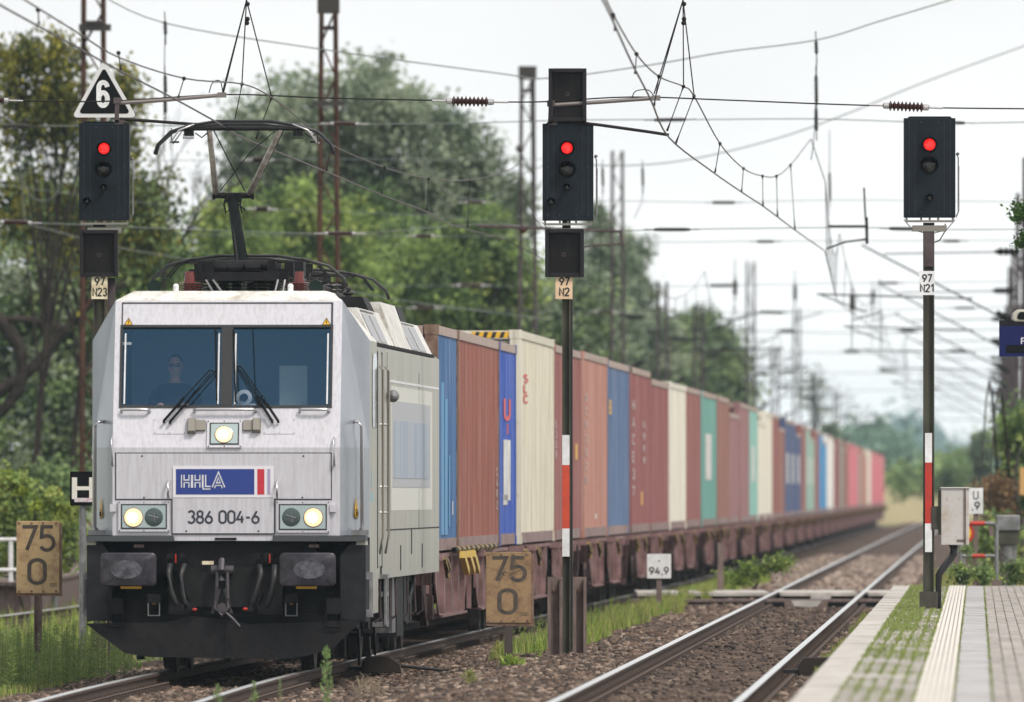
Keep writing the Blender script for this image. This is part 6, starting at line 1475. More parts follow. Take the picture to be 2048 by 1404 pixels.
span('low cross wire with a pale insulator right above the containers', 380, [(700,572),(940,571),(1200,575),(1440,571),(1740,566),(2110,562)], .008, M['greywire'], [(914,571,970,571,.07,M['insul']),(1420,571,1466,571,.06,M['darkins']),(1757,566,1796,566,.05,M['darkins'])], G1)
span('cross wire just above the container roofs with two insulators', 400, [(700,618),(850,616),(1190,624),(1540,624),(1930,616),(2110,614)], .008, M['greywire'], [(826,616,876,616,.07,M['insul']),(1190,624,1230,624,.06,M['insul']),(1520,624,1568,625,.06,M['darkins']),(1910,616,1950,616,.05,M['darkins'])], G1)
for k, (Yq, y0, pts) in enumerate(((520, 660, (1290,1560,1800)), (600, 700, (1420,1690,1900)), (700, 740, (1560,1760,1980)), (800, 775, (1600,1850)))):
    span(('first','second','third','fourth')[k]+' from the top of four thin cross wires in the sky above the rear containers', Yq, [(1180+k*70,y0+4),(1400+k*40,y0),(1700,y0+6),(1900,y0+2),(2120,y0-6)], .012, M['wire'], [(x,y0+2,x+30,y0+2,.10,M['darkins']) for x in pts], 'far cross span wires')
for k, (Yq, x0) in enumerate(((420,1470),(470,1590),(540,1745),(360,1705))):
    t = thing('hanging_insulator', ('leftmost','second','rightmost','thickest')[k]+' of the blurred droppers with insulators in the pale sky above the train', 'insulator string', P(x0,560,Yq), 0, 'far hanging insulators'); mb = MB(); mb.tube([P(x0,520+k*20,Yq), P(x0-2,680+k*8,Yq)], .012, 5); mb.tube([P(x0,640,Yq), P(x0+55,625,Yq)], .018, 5); mb.build('rod', M['wire'], t, world=True); insulator(t, P(x0,560+k*10,Yq), P(x0,590+k*10,Yq), .09, M['darkins'], 6)
# ================================================================ lattice masts
def lattice(label, x, Y, ztop, wb, wt, zb, m_, mono=False, cap=False, cant=0, group='lattice masts', hi=True):
    t = thing('lattice_mast', label, 'mast', (x, Y, zb), 0, group)
    mb = MB(); n = max(6, int((ztop-zb)/(.62 if hi else 1.2)))
    def W(z): f = (z-zb)/(ztop-zb); return wb*(1-f)+wt*f
    for sx in (-1, 1):
        for sy in (-1, 1): mb.bar((x+sx*W(zb)/2, Y+sy*.18, zb), (x+sx*W(ztop)/2, Y+sy*.12, ztop), .07 if hi else .075)
    mb.build('chords', m_, t, world=True)
    mb = MB()
    for i in range(n):
        z0 = zb+(ztop-zb)*i/n; z1 = zb+(ztop-zb)*(i+1)/n; s = 1 if i % 2 else -1
        for yy in (-.17, .17): mb.bar((x-s*W(z0)/2, Y+yy, z0), (x+s*W(z1)/2, Y+yy, z1), .035 if hi else .045)
    mb.build('bracing', m_, t, world=True)
    if cap: mb = MB(); mb.box((x, Y, ztop+.1), (wt+.16, .3, .34)); mb.box((x, Y, ztop-.35), (wt+.05, .26, .08)); mb.build_split('mast_cap', M['darkins'], t, world=True)
    if cant:
        mb = MB(); s = cant; cx = (cL if s > 0 else cR)(Y); hx = cx-.0
        for dy in (0,):
            mb.tube([(x+s*wb/2, Y, 5.6), (hx-s*.1, Y, 7.45)], .022, 6); mb.tube([(x+s*wb/2, Y, 7.3), (hx-s*.6, Y, 7.25)], .016, 6)
            mb.tube([(x+s*wb/2+s*1.1, Y, 6.25), (hx+s*.9, Y, 6.35)], .022, 6); mb.tube([(hx+s*.8, Y, 6.33), (hx-s*.2, Y, 5.95)], .016, 5); mb.lathe((x+s*(wb/2+.05), Y, 5.65), (x+s*(wb/2+.6), Y, 5.98), [(0,.05)]+[(k*.06, .10 if k % 2 else .05) for k in range(1, 9)]+[(.6,.05)], 8)
            mb.lathe((x+s*(wb/2+.05), Y, 7.3), (x+s*(wb/2+.6), Y, 7.3), [(0,.05)]+[(k*.06, .10 if k % 2 else .05) for k in range(1, 9)]+[(.55,.05)], 8)
        mb.build('cantilever', M['wire'], t, world=True)
    return t
GM = 'lattice masts beside the line'
lattice('wide rusty lattice mast behind the triangular board', P(187,0,290).x, 290, 13.8, .47, .36, -.4, M['rust'], group=GM)
mb = MB(); c = P(190,55,289.6); mb.box(c, (.62,.16,.13)); mb.box(c+Vector((0,0,.1)), (.35,.3,.06)); tag(mb.build('cross_plate', M['darkins']), 'dark clamp plate across the rusty mast behind the triangular board', 'clamp')
lattice('rusty lattice mast rising above the trees right of the pantograph', P(657,0,290).x, 290, 11.25, .46, .27, -.4, M['rust'], cap=True, group=GM)
mb = MB(); c = P(657,207,289.6); mb.box(c, (.62,.16,.10)); tag(mb.build('cross_plate', M['darkins']), 'dark clamp plate on the rusty mast right of the pantograph', 'clamp')
lattice('greyish lattice mast just left of the middle signal', P(1055,0,380).x, 380, 12.45, .50, .30, -.4, M['rust_grey'], cap=True, group=GM)
t = thing('hanging_insulator', 'insulator chain along the side of the mast left of the middle signal', 'insulator string', P(1064,150,379)); mb = MB(); mb.tube([P(1062,150,379), P(1064,420,379)], .015, 5); mb.build('rod', M['wire'], t, world=True)
for a_, b_ in ((155,200),(205,245)): insulator(t, P(1064,a_,379), P(1064,b_,379), .07, M['darkins'])
for px, py in ((1040,297),(1046,458)):
    mb = MB(); mb.ball(P(px,py,378.5), .11, 12, 8); tag(mb.build('round_weight', M['rust_grey']), ('upper' if py < 400 else 'lower')+' round insulator on the mast left of the middle signal', 'insulator')
lab_l = ['second', 'third', 'fourth', 'fifth', 'sixth', 'seventh', 'eighth', 'ninth']
for i, Yq in enumerate((460, 525, 592, 680, 760, 850, 960, 1080)):
    lattice(f'{lab_l[i]} lattice mast along the left side of the line counted from the middle signal', cL(Yq)-(4.2 if Yq < 600 else 3.5), Yq, 12.4 if Yq in (460, 680, 850) else 9.3, .44, .30, -.4, M['rust_grey'], cant=1, hi=Yq < 550, group=GM)
lab_r = ['nearest', 'second', 'third', 'fourth', 'fifth', 'sixth', 'seventh', 'eighth']
for i, Yq in enumerate((335, 400, 465, 530, 600, 690, 790, 900)):
    lattice(f'{lab_r[i]} lattice mast along the right side of the line beyond the platform', cR(Yq)+3.9, Yq, 9.4+(i % 2)*.5, .44, .30, -.3, M['rust_grey'], cant=-1, hi=Yq < 550, group=GM)
# ================================================================ vegetation
def quads(C, D, Wd, Ln, up=None):
    """leaf quads: centres C, long axis D (unit), widths, lengths; random roll"""
    n = len(C); rnd = rng.normal(size=(n, 3)); S = np.cross(D, rnd); S /= np.maximum(1e-6, np.linalg.norm(S, axis=1))[:, None]
    a = D*(Ln/2)[:, None]; b = S*(Wd/2)[:, None]
    V = np.stack([C-a, C+b-a*.1, C+a, C-b-a*.1], 1).reshape(-1, 3)
    return V, np.arange(n*4).reshape(-1, 4)
def unit(n): v = rng.normal(size=(n, 3)); return v/np.linalg.norm(v, axis=1)[:, None]
def tree(name, label, cat, base, blobs, nclump, per, leaf, cr_, cols, trunk_r, droop=0.0, stretch=1.0, group=None, limbs=7, dens=.55, gray=0.0):
    """blobs: (cx,cy,cz,rx,ry,rz) absolute; clumps scattered in the shells, leaves scattered round each clump"""
    base = Vector(base); t = thing(name, label, cat, base, 0, group)
    B = np.array(blobs, float); vol = B[:, 3]*B[:, 5]; w_ = vol/vol.sum(); which = rng.choice(len(B), nclump, p=w_)
    u = unit(nclump); rad = rng.uniform(dens, 1.0, nclump)**.7*rng.uniform(.88, 1.10, nclump)
    K = B[which, :3]+u*rad[:, None]*B[which, 3:]
    cols = np.array(cols, float); ci = cols[rng.integers(0, len(cols), nclump)]*rng.uniform(.72, 1.28, (nclump, 1))
    idx = np.repeat(np.arange(nclump), per); n = len(idx); sz = rng.uniform(.6, 1.35, nclump)[idx]*cr_
    off = rng.normal(size=(n, 3))*sz[:, None]*np.array([.55, .55, .42*stretch])
    if droop: off[:, 2] -= np.abs(rng.normal(size=n))*droop*sz; 
    C = K[idx]+off; D = unit(n); 
    if droop: D[:, 2] -= droop*.9; D /= np.linalg.norm(D, axis=1)[:, None]
    V, Fq = quads(C, D, leaf*rng.uniform(.5, .9, n), leaf*rng.uniform(.8, 1.5, n)); V -= np.array(base)
    np_mesh('crown', V, Fq, LEAF, t, attr=ci[idx]*rng.uniform(.8, 1.2, (n, 1)))
    mb = MB(); top = B[:, :3].mean(0); h = top[2]-base.z
    if trunk_r:
        pts = [base, base+Vector((rng.uniform(-.2,.2), 0, h*.3)), Vector((top[0]*.5+base.x*.5, top[1], base.z+h*.6)), Vector(top)]
        mb.tube(smooth_path(pts, 4), trunk_r, 8, r2=trunk_r*.35)
        for i in rng.choice(nclump, min(limbs, nclump), replace=False):
            k = Vector(K[i]); s = Vector(pts[1]).lerp(Vector(pts[3]), rng.uniform(.1, .9)); mid = s.lerp(k, .5)+Vector((0, 0, .12*(k-s).length)); mb.tube(smooth_path([s, mid, k], 4), trunk_r*.35, 6, r2=trunk_r*.08)
        mb.build('trunk', M['bark'], t, world=True)
    return t
def bl(px, py, rx, ry, Y, ryd=None): c = P(px, py, Y); s = Y/F; return (c.x, Y, c.z, rx*s, ryd or rx*s*.8, ry*s)
gW = [(.31,.36,.255),(.26,.31,.22),(.38,.43,.31),(.14,.18,.12)]          # willow grey green
gB = [(.27,.36,.115),(.21,.29,.10),(.36,.42,.13),(.11,.17,.065)]               # bright green
gM = [(.25,.34,.15),(.19,.27,.12),(.33,.42,.19),(.08,.12,.06)]                            # mid green
gD = [(.18,.24,.15),(.12,.17,.11),(.25,.31,.20)]                         # dark green
gY = [(.27,.25,.05),(.19,.19,.045),(.10,.12,.04),(.05,.065,.025)]               # yellowish willow at left
gFarHaze = [(.17,.26,.20),(.14,.23,.18),(.21,.30,.22)]  # far woods: blue-shifted green, some of the haze painted into the leaves
GT = 'trees beyond the left side of the line'
# big grey green willow behind the masts
tree('willow_tree', 'great grey green rounded willow crown behind the rusty mast', 'tree', (P(740,0,450).x, 450, -.4),
  [bl(740,210,105,100,450), bl(580,260,120,110,450), bl(640,380,190,150,452), bl(850,300,130,120,450), bl(930,400,110,110,450), bl(520,330,70,110,451), bl(770,480,260,150,454), bl(480,470,80,90,452), bl(1000,430,50,90,450)], 620, 80, .19, .62, gW, .5, group=GT, dens=.35)
tree('willow_tree', 'smaller grey green willow filling the gap left of the pantograph', 'tree', (P(380,0,430).x, 430, -.4),
  [bl(420,590,110,70,430), bl(430,650,120,100,432), bl(340,650,60,90,430)], 120, 80, .17, .5, gW+gM, .3, group=GT, dens=.3)
# bright green trees in front of it
br = [(470,480,80,90),(600,470,95,100),(720,480,100,105),(690,560,150,120),(560,570,110,90),(860,560,110,110),(960,600,100,100),(1030,560,70,110),(400,560,90,90),(300,520,60,110)]
labs = ['bright green tree behind the raised pantograph arm', 'bright green tree right of the pantograph arm', 'bright green tree between the pantograph and the middle signal', 'tall yellow green tree behind the second pantograph']
tree('leafy_tree', labs[0], 'tree', (P(450,0,400).x, 400, -.4), [bl(460,470,85,95,400), bl(400,570,100,90,400), bl(530,560,90,110,401)], 130, 75, .16, .48, gB, .25, group=GT, dens=.3)
tree('leafy_tree', labs[1], 'tree', (P(640,0,405).x, 405, -.4), [bl(620,450,90,90,405), bl(660,560,120,120,405), bl(590,540,90,100,406)], 170, 75, .16, .5, gB, .25, group=GT, dens=.3)
tree('leafy_tree', labs[2], 'tree', (P(900,0,410).x, 410, -.4), [bl(880,570,110,110,410), bl(980,600,100,110,411), bl(960,490,60,70,410), bl(1020,520,45,60,410)], 190, 75, .16, .5, gB+gM, .25, group=GT, dens=.3)
tree('leafy_tree', labs[3], 'tree', (P(760,0,415).x, 415, -.4), [bl(755,470,85,100,415), bl(790,580,100,110,415), bl(740,640,110,60,416)], 160, 75, .16, .5, gB+gM, .25, group=GT, dens=.3)
tree('leafy_tree', 'mid green tree low behind the container roofs near the middle signal', 'tree', (P(1050,0,470).x, 470, -.4), [bl(1060,640,120,110,470), bl(1150,620,80,90,470), bl(980,700,120,90,472), bl(1170,720,90,90,470)], 220, 75, .18, .55, gM+gW, .3, group=GT, dens=.3)
# dark trees right of the middle signal
tree('conifer_tree', 'dark pointed tree right behind the middle signal', 'tree', (P(1200,0,560).x, 560, -.4), [bl(1198,470,22,70,560), bl(1200,540,45,80,560), bl(1210,640,75,90,560), bl(1190,740,80,80,560)], 170, 75, .20, .5, gD+gW, .3, group=GT, dens=.2)
tree('conifer_tree', 'dark tree with ragged top between the middle signal and the far mast', 'tree', (P(1255,0,600).x, 600, -.4), [bl(1262,520,32,50,600), bl(1240,600,70,70,600), bl(1280,700,90,90,600)], 150, 75, .22, .55, gD+gW, .3, group=GT, dens=.2)
tree('leafy_tree', 'dark green tree above the dark red containers', 'tree', (P(1390,0,700).x, 700, -.4), [bl(1400,680,60,60,700), bl(1350,730,80,60,700), bl(1440,740,55,70,700), bl(1390,800,110,60,700), bl(1460,770,35,60,700)], 240, 70, .25, .65, gD+gM, .3, group=GT, dens=.3)
tree('leafy_tree', 'bluish green tree between the containers and the row of masts', 'tree', (P(1300,0,650).x, 650, -.4), [bl(1300,700,70,80,650), bl(1250,760,90,70,650)], 130, 70, .25, .65, gM+gW, .3, group=GT, dens=.3)
for i, (px, py, h, Yq, lab) in enumerate(((1490,740,70,760,'thin twiggy tree beside the far mast'), (1628,800,60,900,'thin bare tree above the navy container'))):
    tree('sparse_tree', lab, 'tree', (P(px,0,Yq).x, Yq, -.4), [bl(px,py,22,h,Yq)], 14, 16, .24, .8, gD, .15, group=GT, limbs=14)
tree('conifer_tree', 'small dark conifer above the bright blue container', 'tree', (P(1658,0,1000).x, 1000, -.4), [bl(1658,862,9,10,1000), bl(1658,885,13,20,1000)], 26, 60, .3, .4, gD, .2, group=GT)
# left side
tree('willow_tree', 'yellow green drooping willow at the top left corner', 'tree', (P(60,0,330).x, 330, -.4),
  [bl(30,110,75,55,330), bl(110,90,60,50,330), bl(120,190,85,60,330), bl(30,220,60,50,330), bl(180,260,60,45,330), bl(250,170,40,60,330), bl(250,300,50,60,330)], 105, 85, .12, .34, gY, .09, droop=1.3, stretch=1.3, group=GT, limbs=30, dens=.2)
tree('willow_tree', 'olive willow with trailing boughs behind the left signal', 'tree', (P(150,0,335).x, 335, -.4), [bl(140,400,110,70,335), bl(40,380,70,60,336), bl(290,400,50,90,335), bl(230,430,60,60,335)], 120, 80, .14, .42, gY+gM, .09, droop=1.0, stretch=1.2, group=GT, limbs=16, dens=.2)
tree('willow_tree', 'broad grey green tree mass low at the left edge', 'tree', (P(50,0,350).x, 350, -.4), [bl(60,560,130,120,350), bl(160,620,110,120,350), bl(20,700,110,130,351), bl(130,780,120,130,350), bl(60,900,150,100,350), bl(180,500,90,80,352)], 420, 80, .15, .48, gW+gM, .11, group=GT, dens=.35)
tree('leafy_tree', 'mid green tree between the left signal and the locomotive roof', 'tree', (P(290,0,345).x, 345, -.4), [bl(290,520,70,90,345), bl(270,640,90,120,345), bl(330,620,40,70,346)], 150, 80, .14, .42, gM+gB, .25, group=GT, dens=.35)
mb = MB(); bp = [P(*p, 344) for p in ((-30,800),(60,740),(130,660),(190,600),(260,560))]; mb.tube(smooth_path(bp, 5), .15, 8, r2=.07); mb.tube(smooth_path([P(*p, 344) for p in ((-20,620),(40,700),(30,790),(-40,860))], 5), .17, 8, r2=.12); mb.tube(smooth_path([P(*p, 344) for p in ((130,660),(60,640),(-30,640))], 5), .12, 8, r2=.07)
tag(mb.build('leaning_trunk', M['bark'], smooth=True), 'dark leaning tree trunk showing through leaves at the left edge', 'tree')
# thin twigs of the bare tree in the sky gap
t = thing('bare_tree', 'bare twiggy branches in the pale gap left of the pantograph', 'tree', (P(330,0,340).x, 340, -.4), 0, GT); mb = MB()
def twig(mb, p, d, L_, r, k):
    q = p+d*L_; mb.tube([p, p.lerp(q, .5)+Vector((rng.normal()*.05, 0, .03))*L_, q], r, 4, r2=r*.6)
    if k:
        for _ in range(3 if k > 1 else 4): twig(mb, p.lerp(q, rng.uniform(.4, 1)), (d+Vector((rng.normal()*.5, rng.normal()*.3, rng.uniform(-.2,.35)))).normalized(), L_*rng.uniform(.5,.8), r*.6, k-1)
twig(mb, P(320,700,340), Vector((.02,0,1)), 2.2, .06, 5); 
mb.build('branches', M['bark'], t, world=True)
# bushes behind the left boards
GBU = 'bushes along the left edge'
tree('bush', 'bright yellow green bush behind the left ochre board', 'bush', (P(60,0,255).x, 255, -.3), [bl(20,1010,60,70,255), bl(110,1060,60,50,255), bl(60,1100,90,50,256)], 130, 60, .085, .24, gB+[(.24,.30,.07)], .05, group=GBU, dens=.2)
tree('bush', 'arching bright green shoots above the left ochre board', 'bush', (P(60,0,250).x, 250, -.3), [bl(50,975,14,26,250), bl(90,1000,30,16,250), bl(15,960,20,20,250), bl(130,1020,26,22,250)], 40, 45, .075, .13, gB+[(.28,.34,.06),(.30,.26,.07)], .03, group=GBU, dens=.1)
tree('bush', 'dark green shrub mass below the H board', 'bush', (P(130,0,300).x, 300, -.3), [bl(130,985,60,50,300), bl(30,1000,60,50,300)], 80, 60, .12, .34, gM, .08, group=GBU, dens=.2)
tree('bush', 'bright green leafy bush growing by the foot crossing', 'bush', (P(1520,0,268).x, 268, .0), [bl(1510,1140,30,14,268), bl(1555,1125,22,20,268), bl(1470,1155,40,9,268)], 60, 34, .055, .16, gB+[(.22,.32,.07)], .03, dens=.1)
tree('bush', 'green bush among the masts at the right edge', 'bush', (P(2010,0,330).x, 330, .2), [bl(2040,880,40,80,330), bl(2060,960,50,60,330), bl(1985,1080,40,40,300)], 120, 60, .12, .34, gM+gB, .1, dens=.2)
tree('bush', 'dry brown bush in front of the right hand masts', 'bush', (P(2000,0,320).x, 320, .2), [bl(1995,985,26,26,320), bl(2000,1020,20,20,320)], 40, 50, .10, .25, [(.30,.20,.11),(.22,.15,.09)], .05, dens=.1)
tree('bush', 'weedy climber around the red and white barrier', 'bush', (P(1950,0,221).x, 221, .3), [bl(1920,1145,24,22,221), bl(1965,1150,30,18,221), bl(2030,1145,40,26,224), bl(1930,1100,12,10,221)], 80, 45, .045, .10, gB+gM, .02, dens=.1)
tree('robinia_tree', 'feathery green leaves poking in at the right edge above the blue sign', 'tree', (P(2150,0,190).x, 190, .2), [bl(2040,425,24,22,190), bl(2055,480,22,30,190), bl(2110,440,60,80,190)], 120, 40, .05, .10, [(.06,.12,.03),(.08,.15,.04)], .12, limbs=14, dens=.1)
# dark poplar like shape and far woods
tree('conifer_tree', 'slim dark columnar tree near the right hand masts', 'tree', (P(1965,0,800).x, 800, 0), [bl(1965,890,7,34,800), bl(1965,930,8,34,800), bl(1968,965,16,20,800)], 70, 60, .3, .35, gD, .2)
GH = 'woods on the far horizon'
def wood(label, blobs, Yq, n, cols, leaf=.7, cr_=2.2):
    o = tree('far_wood', label, 'wood', (P(blobs[0][0],0,Yq).x, Yq, -.4), [bl(*b_, Yq, 20*Yq/1300) for b_ in blobs], n, 60, leaf, cr_, cols, 0, group=GH, dens=.1); o['kind'] = 'stuff'
    for c in o.children: c['kind'] = 'stuff'
wood('hazy green wood behind the end of the train', [(1738,915,34,36),(1765,935,34,40),(1725,955,24,36),(1810,978,30,16)], 1300, 330, gFarHaze)
wood('blue wooded hill on the horizon right of the train', [(1815,908,42,62),(1865,940,50,40),(1950,945,80,34),(2040,940,80,36),(1780,960,60,30)], 5500, 480, gFarHaze, 2.6, 8.0)
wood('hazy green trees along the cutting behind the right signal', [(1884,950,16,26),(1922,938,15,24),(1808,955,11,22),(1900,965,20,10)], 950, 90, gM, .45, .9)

# ---------------------------------------------------------------- grasses and weeds
def blades(name, X, Y, Z, h, cols, w_=.007, lean=.35, kind='stuff'):
    n = len(X); hh = h*rng.uniform(.45, 1.15, n); a = rng.uniform(0, 6.28, n); L_ = rng.uniform(.05, lean, n)*hh
    dx, dy = np.cos(a), np.sin(a); px, py = -dy, dx; px[np.abs(px) < .4] = .7
    B = np.stack([X, Y, Z], -1); T = B+np.stack([dx*L_, dy*L_, hh], -1); Mi = B+np.stack([dx*L_*.35, dy*L_*.35, hh*.55], -1); S = np.stack([px, py, 0*px], -1)*(w_*rng.uniform(.6, 1.4, n))[:, None]
    V = np.stack([B-S, B+S, Mi+S*.8, Mi-S*.8, T+S*.15, T-S*.15], 1).reshape(-1, 3)
    i = np.arange(n)*6; Fq = np.concatenate([np.stack([i, i+1, i+2, i+3], -1), np.stack([i+3, i+2, i+4, i+5], -1)])
    c = np.array(cols)[rng.integers(0, len(cols), n)]*rng.uniform(.75, 1.25, (n, 1)); c = np.concatenate([c, c])
    return tag(np_mesh(name, V, Fq, GRASS, attr=c), kind=kind)
gG = [(.26,.33,.08),(.20,.28,.08),(.34,.36,.12),(.40,.36,.16)]
gL = [(.30,.42,.08),(.24,.36,.07),(.40,.46,.14)]
def patch(name, n, y0, y1, xa, xb, h, cols, zf=None, w_=.007, clump=0):
    Y = rng.uniform(y0, y1, n); U = rng.uniform(0, 1, n)
    if clump:
        k = max(1, n//clump); ky = rng.uniform(y0, y1, k); ku = rng.uniform(0, 1, k); j = rng.integers(0, k, n); Y = ky[j]+rng.normal(0, .7, n); U = ku[j]+rng.normal(0, .035, n)
    X = np.array([xa(y)+(xb(y)-xa(y))*u for y, u in zip(Y, U)]); Z = zfield(X, Y) if zf is None else np.full(n, zf)
    if zf is not None: Z = Z+0
    return blades(name, X, Y, Z-.01, h, cols, w_)
patch('grass', 9000, 176, 250, lambda y: cL(y)+2.05, lambda y: cR(y)-2.0, .24, gG+gL, clump=60)
patch('grass', 5000, 200, 290, lambda y: cL(y)+1.9, lambda y: cR(y)-1.7, .30, gG, clump=70)
patch('grass', 2500, 263, 300, lambda y: cL(y)+1.6, lambda y: cR(y)-1.5, .30, gL, clump=50)
patch('grass', 9000, 222, 300, lambda y: cR(y)+1.8, lambda y: cR(y)+6, .38, gG+[(.40,.32,.15)], w_=.012)
patch('grass', 9000, 300, 460, lambda y: cR(y)+3, lambda y: cR(y)+9, .5, gG+[(.42,.34,.17)], w_=.02)
patch('grass', 5000, 135, 218, lambda y: PX(y, -.42), lambda y: PX(y, -.06), .16, gG, clump=45)
patch('grass', 14000, 200, 330, lambda y: -16, lambda y: cL(y)-3.4, .42, gG+gL, zf=-.38, w_=.012)
patch('grass', 9000, 300, 420, lambda y: -24, lambda y: cL(y)-3.4, .7, gL+gB, zf=-.4, w_=.02)
patch('grass', 5000, 148, 172, lambda y: cL(y)-4.6, lambda y: cL(y)-2.1, .14, gG, clump=60)
# moss and grass growing in the paving joints
gMo = [(.27,.34,.09),(.22,.29,.09),(.36,.38,.15),(.17,.20,.08)]
def moss(n, d0, d1, y0, y1, h, pw=1.0, cols=gMo, lines=None):
    Y = rng.uniform(y0, y1, n)
    if lines is None:
        D = rng.uniform(d0, d1, n); k = rng.uniform(size=n) < .75; D[k] = .285+np.round((D[k]-.285)/.103)*.103-.006+rng.normal(0, .006, k.sum()); k2 = ~k; Y[k2] = np.round(Y[k2]/.2)*.2+rng.normal(0, .01, k2.sum())
    else: D = np.array(lines)[rng.integers(0, len(lines), n)]+rng.normal(0, .008, n)
    den = .5+.5*np.sin(Y*.9+D*7)*np.sin(Y*.37+1.3); keep = rng.uniform(size=n) < np.clip(den*1.3, .1, 1)**pw; Y, D = Y[keep], D[keep]
    X = 1.79+.031*(Y-96.7)+D; return blades('moss', X, Y, np.full(len(Y), ZP-.015), h, cols, w_=.006, lean=.9)
moss(34000, .26, .80, 122, 217, .034, 1.2); moss(22000, .27, .60, 145, 217, .042, .6); moss(16000, .28, .80, 96, 135, .026, 1.8)
moss(9000, 1.31, 2.6, 96, 217, .016, 2.6, cols=[(.24,.27,.10),(.16,.15,.09)])
moss(5000, 0, 0, 96, 217, .022, 1.0, lines=[.795, 1.055, 1.31]); moss(5000, 0, 0, 96, 217, .014, 1.6, lines=[1.413,1.516,1.62,1.725,1.83], cols=[(.25,.27,.10),(.2,.24,.07)])
# tall leafy weeds (horseweed) : stem with many narrow leaves
def weed_mesh(px, py, pz, hs, cols, tufts=False):
    Vs, Fs, Cs = [], [], []; o = 0
    for x, y, z, h in zip(px, py, pz, hs):
        n = int(70*h/.7)+16; t_ = rng.uniform(.05, 1, n)**.8; lx, ly = rng.normal(0, .05*h), rng.normal(0, .04)
        C = np.stack([x+lx*t_**2, y+ly*t_**2, z+h*t_], -1); a = rng.uniform(0, 6.28, n); el = rng.uniform(.1, .9, n); L_ = (.085*(1.05-t_)+.03)*h/.7
        D = np.stack([np.cos(a)*np.cos(el), np.sin(a)*np.cos(el), np.sin(el)], -1); V, Fq = quads(C+D*(L_/2)[:, None], D, L_*.22, L_)
        Vs.append(V); Fs.append(Fq+o); o += len(V); c = np.array(cols)[rng.integers(0, len(cols), 1)]*rng.uniform(.8, 1.2, (n, 1)); Cs.append(np.repeat(c if len(c) == n else np.repeat(c, n, 0), 1, 0))
        S = np.array([[x-.004, y, z], [x+.004, y, z], [x+lx+.002, y+ly, z+h], [x+lx-.002, y+ly, z+h]]); Vs.append(S); Fs.append(np.array([[0,1,2,3]])+o); o += 4; Cs.append(np.array([[.14,.18,.07]]))
    return np.concatenate(Vs), np.concatenate(Fs), np.concatenate(Cs)
def weeds(n, y0, y1, xa, xb, h, cols):
    Y = rng.uniform(y0, y1, n); X = np.array([xa(y)+(xb(y)-xa(y))*rng.uniform() for y in Y]); Z = zfield(X, Y)-.02; H_ = h*rng.uniform(.5, 1.15, n)
    V, Fq, C = weed_mesh(X, Y, Z, H_, cols); return tag(np_mesh('weeds', V, Fq, GRASS, attr=C), kind='stuff')
gHW = [(.24,.31,.12),(.20,.28,.10),(.30,.35,.15),(.27,.36,.12)]
weeds(520, 161, 180, lambda y: cL(y)-5.0, lambda y: cL(y)-2.15, .66, gHW)
weeds(160, 180, 200, lambda y: cL(y)-5.5, lambda y: cL(y)-3.0, .62, gHW)
weeds(150, 178, 225, lambda y: cL(y)+2.1, lambda y: cR(y)-2.2, .42, gHW+gL)
weeds(60, 225, 262, lambda y: cL(y)+2.1, lambda y: cR(y)-2.2, .36, gHW+[(.42,.36,.16)])
weeds(36, 120, 165, lambda y: PX(y, -.36), lambda y: PX(y, -.12), .20, gHW+[(.25,.21,.12)])
def plant(name, label, px, pyb, pyt, Y, wd, cols, n=130, sph=False):
    b_ = P(px, pyb, Y); tp_ = P(px, pyt, Y); h = tp_.z-b_.z; t = thing(name, label, 'plant', b_)
    t_ = rng.uniform(0, 1, n); env = np.sin(np.pi*np.clip(t_*.92+.06, 0, 1))**.7*wd if not sph else wd*np.sqrt(np.clip(1-(2*t_-1)**2, 0, 1))
    a = rng.uniform(0, 6.28, n); rr = rng.uniform(.2, 1, n)*env; C = np.stack([rr*np.cos(a), rr*np.sin(a), t_*h], -1); D = np.stack([np.cos(a)*.5, np.sin(a)*.5, np.full(n, .8)], -1)+rng.normal(0, .25, (n, 3)); D /= np.linalg.norm(D, axis=1)[:, None]
    V, Fq = quads(C, D, np.full(n, wd*.22), rng.uniform(.5, 1, n)*wd*.9); c = np.array(cols)[rng.integers(0, len(cols), n)]*rng.uniform(.75, 1.25, (n, 1))
    np_mesh('leaves', V, Fq, GRASS, t, attr=c); mb = MB(); mb.tube([(0,0,-.1),(wd*.1,0,h*.95)], .006, 5, r2=.003); mb.build('stem', mat('stem_green', (.15,.18,.06), .7), t)
gP = [(.28,.40,.16),(.34,.45,.20),(.20,.31,.11)]
plant('horseweed_plant', 'tall narrow weed standing before the right rail of the train track', 653, 1420, 1290, 140, .065, gP, 260)
plant('horseweed_plant', 'leftmost of three small weed tips at the bottom edge', 437, 1430, 1368, 134, .055, gP, 110)
plant('horseweed_plant', 'middle of three small weed tips at the bottom edge, leaning right', 508, 1440, 1362, 135, .05, gP, 110)
plant('horseweed_plant', 'right and thinnest of three small weed tips at the bottom edge', 560, 1440, 1355, 136, .03, gP, 80)
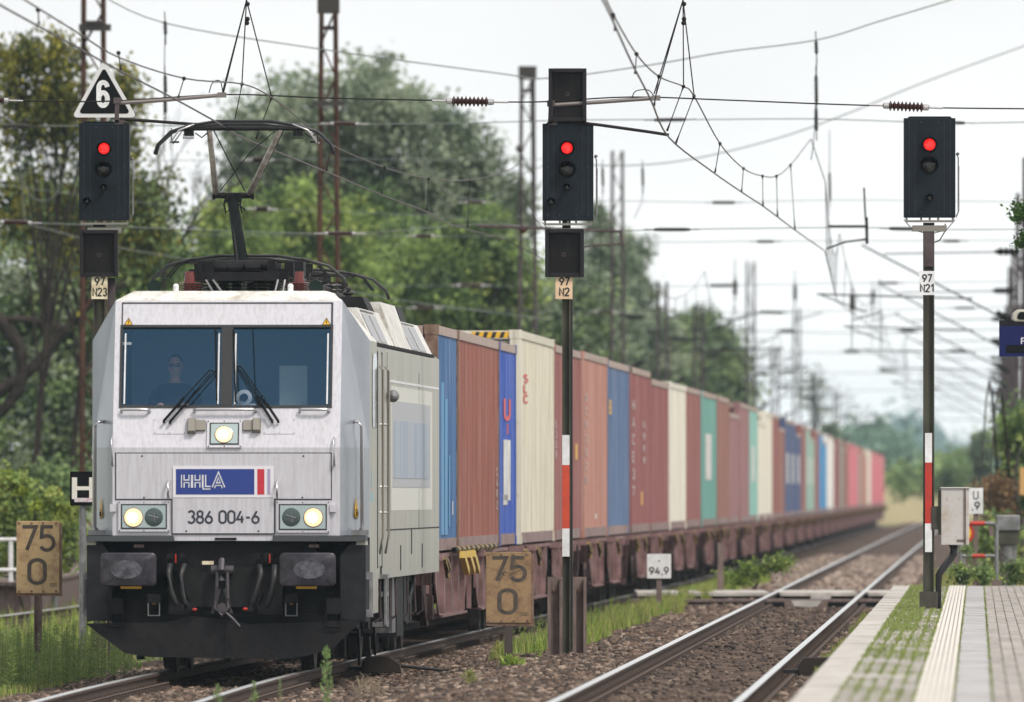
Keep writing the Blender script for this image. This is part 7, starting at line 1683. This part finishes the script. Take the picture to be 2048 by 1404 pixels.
plant('horseweed_plant', 'thin weed stalk between the scratched board and the concrete stub', 1069, 1318, 1232, 163, .035, gP, 60)
plant('weed_plant', 'leafy green clump at the foot of the scratched ochre board', 1025, 1340, 1312, 161, .14, gL, 120, True)
plant('weed_plant', 'small green weed right of the scratched ochre board', 1078, 1312, 1285, 163, .06, gL, 60, True)
plant('weed_plant', 'brown green weed hugging the stake of the scratched board', 996, 1325, 1280, 161.5, .045, [(.20,.22,.05),(.28,.20,.06)], 60, True)
plant('weed_plant', 'yellow green seedling on the ballast left of centre', 940, 1375, 1340, 146, .085, [(.32,.33,.12),(.25,.27,.10)], 80, True)
def drystalk(px, pyb, pyt, Y, label):
    b_ = P(px, pyb, Y); h = P(px, pyt, Y).z-b_.z; t = thing('dry_weed', label, 'plant', b_, 0, 'dry twiggy weeds on the ballast'); mb = MB()
    for _ in range(9):
        d = Vector((rng.normal()*.35, rng.normal()*.3, 1)).normalized(); L_ = h*rng.uniform(.6, 1); mb.tube([(0,0,0), d*L_*.5+Vector((rng.normal()*.01,0,0)), d*L_], .0028, 4); 
        for k in (.5, .7, .9): q = d*L_*k; mb.tube([q, q+Vector((rng.normal()*.03, 0, .04))], .0022, 4)
    mb.build('twigs', mat('dry_twig', (.30,.24,.17), .9), t)
drystalk(718, 1400, 1345, 141, 'left dry twiggy weed on the ballast before the locomotive')
drystalk(748, 1400, 1350, 140, 'right dry twiggy weed on the ballast before the locomotive')
# ================================================================ haze
hz = MB(); hz.bb(-1500, 1500, -20, 6000, -2.5, 45)
hm_ = bpy.data.materials.new('haze_air'); hm_.use_nodes = True; _n = hm_.node_tree; _n.nodes.clear(); _o = _n.nodes.new('ShaderNodeOutputMaterial'); _v = _n.nodes.new('ShaderNodeVolumePrincipled')
_v.inputs['Color'].default_value = (.62, .82, 1, 1); _v.inputs['Density'].default_value = .00009; _v.inputs['Anisotropy'].default_value = .2
_n.links.new(_v.outputs[0], _o.inputs['Volume']); tag(hz.build('haze', hm_), kind='stuff')
